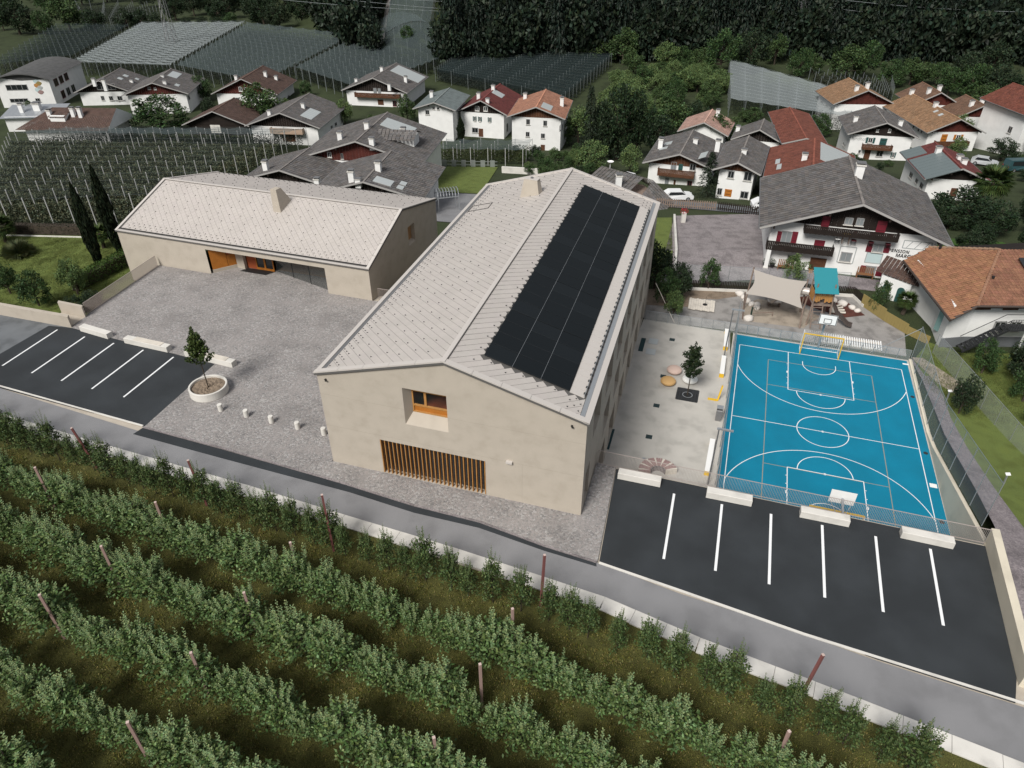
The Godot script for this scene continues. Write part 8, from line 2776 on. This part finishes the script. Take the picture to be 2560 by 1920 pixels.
func build_woods():
	# single trees at the foot of the slope and in the valley
	var i := 0
	for t in EDGE_TREES:
		var w: float = t[3] * 1.15
		var h: float = maxf(t[2] * 1.15, w * 0.8)
		var far_left: bool = t[0] < -45
		var lab: String = ["dark green broadleaf tree", "mid green broadleaf tree", "light green broadleaf tree"][t[4]] + (" in the valley at the far left" if far_left else " at the foot of the black wooded slope")
		tree("broadleaf_tree", lab, gp(t[0], t[1]), h, w, t[4], "trees in the far left valley" if far_left else "trees at the foot of the wooded slope", i)
		i += 1
	var r3 := RandomNumberGenerator.new()
	r3.seed = 77
	for k in 46:
		var x := r3.randf_range(-235, -62)
		var z := r3.randf_range(-388, -305)
		if x < -140 and x > -192 and z > -356: continue
		var w := r3.randf_range(7, 13)
		tree("broadleaf_tree", "dark green broadleaf tree in the valley at the far left", gp(x, z), w * r3.randf_range(0.75, 1.0), w, 0 if k % 3 else 1, "trees in the far left valley", k)
	var labels := ["round green tree in front of the twin white houses", "loose green tree beside the house with the red gable", "small light tree behind the house with the red gable", "tall black-green spruce beside the white house with orange roof", "tall dark tree in the dark clump right of the orange roofed house", "lower dark tree in the dark clump, between spruce and house", "broad dark tree at the right of the dark clump", "round green tree above the balcony house", "dark bush-like tree behind the balcony house", "bright yellow green round tree behind the school roof", "light tree behind the slate roofs by the pink roof", "small spruce in front of the white house with balcony", "blue grey spruce in front of the dark orchard, right", "small green tree left of the rusty red roof", "small green tree right of the rusty red roof", "dark tree by the parked cars at right", "small dark round shrub beside the large slate roofed house", "slim dark shrub beside the annex", "broad dark shrub right of the guest house roof", "dark shrub against the guest house eaves", "dark shrub below the leaning palm", "small tree behind the barn"]
	for k in VILLAGE_TREES.size():
		var t: Array = VILLAGE_TREES[k]
		tree("spruce_tree" if t[4] in [3, 6] else "village_tree", labels[k], gp(t[0], t[1]), t[2], t[3] * 1.1, t[4], "", k)
	tree("cypress_tree", "slim dark cypress in front of the small white annex", gp(-10.6, -153.0), 5.5, 1.6, 4, "", 0)
	palm("tall leaning palm right of the guest house", gp(58.5, -85.0), 5.2, 4.5)
	palm("palm by the parked teal van at the right edge", gp(88.0, -108.5), 3.2, 4.0)
	palm("tall palm at the right edge above the tiled house", gp(67.0, -80.0), 4.5, 4.6)
	# bushy slope with fresh green between the dark orchard and the pale nets
	var poly := v2([28.3, -213, 51.1, -226, 58.0, -210, 54.5, -186, 44.4, -176, 24.0, -160, 22, -180])
	var r2 := RandomNumberGenerator.new()
	r2.seed = 21
	var n := 0
	while n < 62:
		var p := Vector2(r2.randf_range(21, 60), r2.randf_range(-227, -158))
		if Geometry2D.is_point_in_polygon(p, poly):
			var w := r2.randf_range(3.2, 6.5)
			tree("bush", "fresh green bush on the overgrown plot between the orchards", gp(p.x, p.y), w * r2.randf_range(0.65, 0.95), w, 2 if r2.randf() < 0.8 else 1, "fresh green bushes on the overgrown plot", n, "bush")
			n += 1
	# shrubs and vegetables below the orange house, dark plot right of the guest house
	for k in 26:
		var x := r2.randf_range(1.0, 13.0)
		var z := r2.randf_range(-137, -114)
		tree("garden_shrub", "green shrub in the kitchen garden behind the school", gp(x, z), r2.randf_range(1.2, 2.8), r2.randf_range(1.5, 2.8), 1 if k % 3 else 2, "shrubs in the kitchen garden", k, "shrub")
	for k in 30:
		var x := r2.randf_range(47.0, 74.0)
		var z := r2.randf_range(-93, -70) - maxf(0.0, 52 - x)
		tree("garden_shrub", "dark shrub in the shaded garden right of the guest house", gp(x, z), r2.randf_range(1.5, 3.2), r2.randf_range(2.0, 4.0), 0, "dark shrubs right of the guest house", k, "shrub")
	drape("side_lawn", Vector2(41.5, -66.0), Vector2(56.0, -67.5), Vector2(56.0, -76.0), Vector2(43.5, -80.0), M.lawn_bright)
	for k in 16:
		var x := r2.randf_range(76.0, 104.0)
		var z := r2.randf_range(-114, -84)
		tree("garden_shrub", "shrub in the gardens at the right edge of the village", gp(x, z), r2.randf_range(1.5, 3.0), r2.randf_range(2.0, 4.0), k % 2, "shrubs at the right edge of the village", k, "shrub")
	# loose trees and shrubs between the houses
	for q in [[-70, -172, 5], [-38, -168, 6], [-52, -172, 5], [-24, -170, 5], [8, -160, 6], [14, -152, 7], [46, -150, 5], [58, -142, 5], [52, -118, 4], [47, -112, 4], [78, -150, 5], [74, -140, 4], [92, -150, 6], [104, -146, 6], [98, -134, 5], [82, -132, 4], [40, -160, 6], [18, -142, 6], [-110, -170, 5], [-78, -190, 6], [-90, -196, 6], [20, -120, 4], [40, -112, 4], [76, -100, 4], [104, -120, 6]]:
		tree("village_tree", "leafy tree standing in a garden between the village houses", gp(q[0], q[1]), q[2] * r2.randf_range(0.9, 1.15), q[2] * r2.randf_range(0.8, 1.1), r2.randi() % 3, "trees in the village gardens", q[2])
	for k in 90:
		var x := r2.randf_range(-70.0, 104.0)
		var z := r2.randf_range(-176, -104)
		if blocked(x, z): continue
		tree("garden_shrub", "low shrub between the houses in the middle of the village", gp(x, z), r2.randf_range(1.0, 2.2), r2.randf_range(1.5, 3.0), k % 2, "low shrubs in the middle of the village", k, "shrub")
	# the wooded slope: one dark mass of conifers and broadleaf trees
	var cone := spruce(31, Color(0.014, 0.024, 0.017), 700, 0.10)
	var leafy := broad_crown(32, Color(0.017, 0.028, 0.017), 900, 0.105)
	var wc := []
	var wl := []
	for k in 5200:
		var x := r2.randf_range(-260, 330)
		var d := pow(r2.randf(), 1.4) * 130.0 + 2.0
		var z := -hill_from(x) - d
		var sc := r2.randf_range(0.95, 1.5)
		if x > -43 and x < -20 and d < 30: continue
		if r2.randf() < 0.62: wc.append(Transform3D(Basis(Vector3.UP, r2.randf() * TAU).scaled(Vector3(5.5 * sc, 17.0 * sc, 5.5 * sc)), gp(x, z)))
		else: wl.append(Transform3D(Basis(Vector3.UP, r2.randf() * TAU).scaled(Vector3(9.0 * sc, 12.0 * sc, 9.0 * sc)), gp(x, z)))
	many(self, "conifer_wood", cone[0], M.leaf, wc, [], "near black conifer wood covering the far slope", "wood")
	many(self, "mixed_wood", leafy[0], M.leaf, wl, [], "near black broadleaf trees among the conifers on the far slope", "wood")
	# pylons and their wires
	var p1 := pylon("lattice pylon standing in the pale striped nets, far left", gp(-108.2, -249.3), 24.0)
	var p2 := pylon("lattice pylon at the foot of the wooded slope, right", gp(88.7, -243.0), 19.0)
	for k in 3:
		var a := p1 + Vector3(-2.0 + 2.0 * k, 23.0 - 3.0 * (k % 2), 0)
		var c := p2 + Vector3(-2.0 + 2.0 * k, 17.5 - 2.5 * k, 0)
		wire("power_wire", "thin power wire crossing the valley, %s of three between the pylons" % ["uppermost", "middle", "lowest"][k], a, c, 5.0)
		wire("power_wire", "thin power wire running right from the slope pylon, %s of three" % ["uppermost", "middle", "lowest"][k], c, c + Vector3(150, 4.0 - 2.0 * k, 30), 5.0)
		wire("power_wire", "thin power wire running left from the valley pylon, %s of three" % ["uppermost", "middle", "lowest"][k], a, a + Vector3(-120, 6, -40), 5.0)

func blocked(x: float, z: float) -> bool:
	for d in HOUSES:
		var p: Vector3 = d[1]
		var q := Vector2(x - p.x, z - p.z).rotated(deg_to_rad(d[2]))
		if absf(q.x) < d[3] * 0.5 + 2.0 and q.y < 3.0 and q.y > -d[4] - 2.0: return true
	return x > -16 and x < -1 and z > -128 or x > 7 and x < 24 and z > -110

func wire(called: String, label: String, a: Vector3, c: Vector3, sag: float):
	var pts := []
	var rs := []
	for i in 25:
		var t := i / 24.0
		pts.append(a.lerp(c, t) + Vector3.DOWN * sag * 4 * t * (1 - t))
		rs.append(0.035)
	var b := MB.new()
	b.tube(pts, rs, 4, false)
	solo(called, b, M.wire_grey, label, "wire", "power wires over the valley")

func pylon(label: String, at: Vector3, h: float) -> Vector3:
	var o := thing("pylon", label, "pylon", at)
	var n := 9
	for k in 4:
		var sx := -1.0 if k % 2 else 1.0
		var sz := -1.0 if k < 2 else 1.0
		var b := MB.new()
		b.bar(Vector3(sx * 1.6, 0, sz * 1.6), Vector3(sx * 0.3, h, sz * 0.3), 0.12, 0.12)
		part(o, "leg", b, M.gutter)
	var br := MB.new()
	for i in n:
		var y0 := h * i / n
		var y1 := h * (i + 1) / n
		var w0 := lerpf(1.6, 0.3, float(i) / n)
		var w1 := lerpf(1.6, 0.3, float(i + 1) / n)
		for s in [[1, 1, -1, 1], [-1, 1, -1, -1], [-1, -1, 1, -1], [1, -1, 1, 1]]:
			br.bar(Vector3(s[0] * w0, y0, s[1] * w0), Vector3(s[2] * w1, y1, s[3] * w1), 0.06, 0.06)
	part(o, "bracing", br, M.gutter)
	for y in [h - 1.0, h - 3.5]:
		var b := MB.new()
		b.bar(Vector3(-2.6, y, 0), Vector3(2.6, y, 0), 0.14, 0.14)
		part(o, "cross_arm", b, M.zinc)
		for s in [-2.4, 2.4]:
			b = MB.new()
			b.tube([Vector3(s, y, 0), Vector3(s, y - 1.0, 0)], [0.09, 0.09], 6)
			part(o, "insulator", b, M.white_paint)
	return at

# ---------------------------------------------------------------- the apple orchard in front
func apple_tree_mesh(seed_: int, dark: bool) -> Array:
	var l := LB.new()
	l.r.seed = seed_
	var b := MB.new()
	var h := 2.35
	b.tube([Vector3(0, -0.1, 0), Vector3(0.02, 0.8, 0.01), Vector3(0, h, 0)], [0.035, 0.028, 0.008], 6)
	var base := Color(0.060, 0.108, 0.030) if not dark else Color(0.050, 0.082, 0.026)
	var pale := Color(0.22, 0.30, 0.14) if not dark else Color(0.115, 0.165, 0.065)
	for i in 26:
		var t := TAU * i * 0.381966 + l.r.randf()
		var u := float(i) / 26
		var y0 := lerpf(0.35, h * 0.86, u)
		var reach := lerpf(0.78, 0.30, u) * l.r.randf_range(0.75, 1.15)
		var tip := Vector3(cos(t) * reach * 1.05, y0 + reach * l.r.randf_range(0.15, 0.6), sin(t) * reach * 0.85)
		b.tube([Vector3(0, y0 - 0.1, 0), tip], [0.012, 0.004], 4, false)
		for k in 50:
			var s := pow(l.r.randf(), 0.55)
			var p := Vector3(0, y0, 0).lerp(tip, s) + l.rdir() * 0.17
			l.leaf(p, (l.rdir() + Vector3(cos(t), 0.5, sin(t)) * 0.5).normalized(), l.rdir(), l.r.randf_range(0.10, 0.165), 0.075, l.tint(base.lerp(pale, 0.55 * pow(l.r.randf(), 2.0))))
	# upright new shoots with paler leaves
	for i in 13:
		var t := l.r.randf() * TAU
		var rr := l.r.randf_range(0.05, 0.55)
		var y0 := lerpf(h * 0.95, h * 0.6, rr / 0.55)
		var root := Vector3(cos(t) * rr, y0, sin(t) * rr * 0.8)
		var tip := root + Vector3(cos(t) * 0.12, l.r.randf_range(0.4, 0.95), sin(t) * 0.12)
		b.tube([root, tip], [0.007, 0.003], 4, false)
		for k in 20:
			var s := k / 20.0
			var a := k * 2.4
			var d := Vector3(cos(a), 0.55, sin(a)).normalized()
			l.leaf(root.lerp(tip, s), d, Vector3.UP, lerpf(0.12, 0.06, s), 0.045, l.tint(base.lerp(pale, 0.55 + 0.45 * l.r.randf()), 0.3))
	return [l.mesh(), b.mesh()]

func build_orchard():
	var line := [Vector2(-62, -47.6), Vector2(-44, -40.2), Vector2(-34, -36.3), Vector2(-25.5, -33.0), Vector2(-17.8, -29.9), Vector2(-9.7, -26.7), Vector2(1.4, -22.3), Vector2(12.0, -16.9), Vector2(22.0, -11.4), Vector2(34.0, -4.6)]
	var kinds := []
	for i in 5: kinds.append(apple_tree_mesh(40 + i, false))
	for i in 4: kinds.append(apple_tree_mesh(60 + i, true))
	var lens := [0.0]
	for i in line.size() - 1: lens.append(lens[-1] + (line[i + 1] - line[i]).length())
	var at := func(s, off):
		var i := 0
		while i < line.size() - 2 and lens[i + 1] < s: i += 1
		var d: Vector2 = (line[i + 1] - line[i]).normalized()
		var d2: Vector2 = (line[min(i + 2, line.size() - 1)] - line[min(i + 1, line.size() - 2)]).normalized()
		var f: float = (s - lens[i]) / (lens[i + 1] - lens[i])
		var q := d.lerp(d2, clampf(f, 0, 1)).normalized()
		return line[i] + d * (s - lens[i]) + Vector2(-q.y, q.x) * off
	var ordinal := ["row of dark apple trees along the street pavement", "second row from the street", "third row from the street", "fourth row from the street", "fifth row from the street", "sixth row from the street", "row nearest the camera"]
	var r2 := RandomNumberGenerator.new()
	r2.seed = 5
	var rows := [[0.0, 20.0, 86.0], [3.05, 22.0, 83.0], [6.1, 25.5, 78.0], [9.15, 30.0, 74.0], [12.2, 33.0, 70.0], [15.25, 37.0, 67.0], [18.3, 41.0, 62.0]]
	for r in rows.size():
		var s: float = rows[r][1]
		while s < rows[r][2]:
			var p: Vector2 = at.call(s, rows[r][0] + r2.randf_range(-0.15, 0.15))
			var o := thing("apple_tree", "apple tree in the foreground orchard, " + ordinal[r], "apple tree", Vector3(p.x, S, p.y), r2.randf() * TAU, "apple trees of the " + ordinal[r])
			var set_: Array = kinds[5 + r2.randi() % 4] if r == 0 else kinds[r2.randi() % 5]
			var k := r2.randf_range(0.78, 1.26) if r > 0 else r2.randf_range(0.95, 1.4)
			var c := part(o, "crown", set_[0], M.leaf)
			var w := r2.randf_range(1.1, 1.32) if r > 0 else r2.randf_range(0.62, 0.88)
			c.scale = Vector3(k * w, k, k * w)
			var t := part(o, "trunk", set_[1], M.trunk_bark)
			t.scale = c.scale
			s += r2.randf_range(0.95, 1.3) if r > 0 else r2.randf_range(0.95, 1.5)
	# trellis posts
	var pm := MB.new()
	pm.bar(Vector3(0, -0.2, 0), Vector3(0, 1, 0), 0.10, 0.10)
	for q in [[-25.5, -33.1, 3.55, -0.12], [-17.84, -30.15, 3.5, -0.05], [-9.7, -26.6, 4.2, 0.0], [1.41, -22.9, 3.8, 0.03], [12.0, -17.1, 4.3, 0.12], [19.5, -12.6, 3.9, 0.15]]:
		post("trellis_post", "reddish wooden trellis post in the street-side row, %s" % ["farthest left", "second from the left", "in front of the plaza", "in front of the school", "in front of the car park", "at the lower right corner"][[-25.5, -17.84, -9.7, 1.41, 12.0, 19.5].find(q[0])], Vector3(q[0], S, q[1]), q[2], q[3], true)
	var np := 0
	for q in [[-26.49, -29.86], [-18.69, -27.12], [-10.91, -24.3], [0.0, -20.36], [10.54, -14.71], [-20.1, -24.09], [-12.26, -21.28], [-1.35, -17.6], [-21.54, -21.18], [-13.54, -18.17], [-2.99, -14.5], [-14.87, -15.13]]:
		var row: String = "second" if np < 5 else "third" if np < 8 else "fourth" if np < 11 else "fifth"
		post("trellis_post", "pinkish post top standing out of the %s apple row, %s from left" % [row, ["first", "second", "third", "fourth", "fifth"][np if np < 5 else np - 5 if np < 8 else np - 8 if np < 11 else 0]], Vector3(q[0], S, q[1]), 3.2, 0.0, false)
		np += 1
	# mown grass between the rows
	var m := tuft_mesh(8, 90, 0.13, 0.55, [Color(0.135, 0.150, 0.030), Color(0.18, 0.175, 0.05), Color(0.095, 0.120, 0.024), Color(0.26, 0.23, 0.10)])
	var where := []
	for k in 5200:
		var s := r2.randf_range(18, 88)
		var row := r2.randi_range(0, 7)
		var off := (row - 0.5) * 3.05 + r2.randf_range(-1.25, 1.25) + 0.0
		if off < -0.9: continue
		var p: Vector2 = at.call(s, off)
		where.append(Transform3D(Basis(Vector3.UP, r2.randf() * TAU).scaled(Vector3.ONE * r2.randf_range(0.6, 1.25)), Vector3(p.x, S - 0.02, p.y)))
	many(self, "orchard_grass", m, M.leaf, where, [], "olive and straw coloured mown grass between the apple rows", "grass")

func post(called: String, label: String, at: Vector3, h: float, lean: float, red: bool):
	var o := thing(called, label, "post", at, 0.0, "red posts of the street-side row" if red else "posts in the apple rows")
	o.rotation = Vector3(0, 0.35, -lean)
	var b := MB.new()
	b.cbox(Vector3(0, h * 0.5 - 0.1, 0), Vector3(0.11, h + 0.2, 0.11))
	part(o, "shaft", b, M.red_post if red else M.post_wood)
	b = MB.new()
	b.cbox(Vector3(0, h + 0.01, 0), Vector3(0.115, 0.02, 0.115))
	part(o, "top", b, M.post_top)
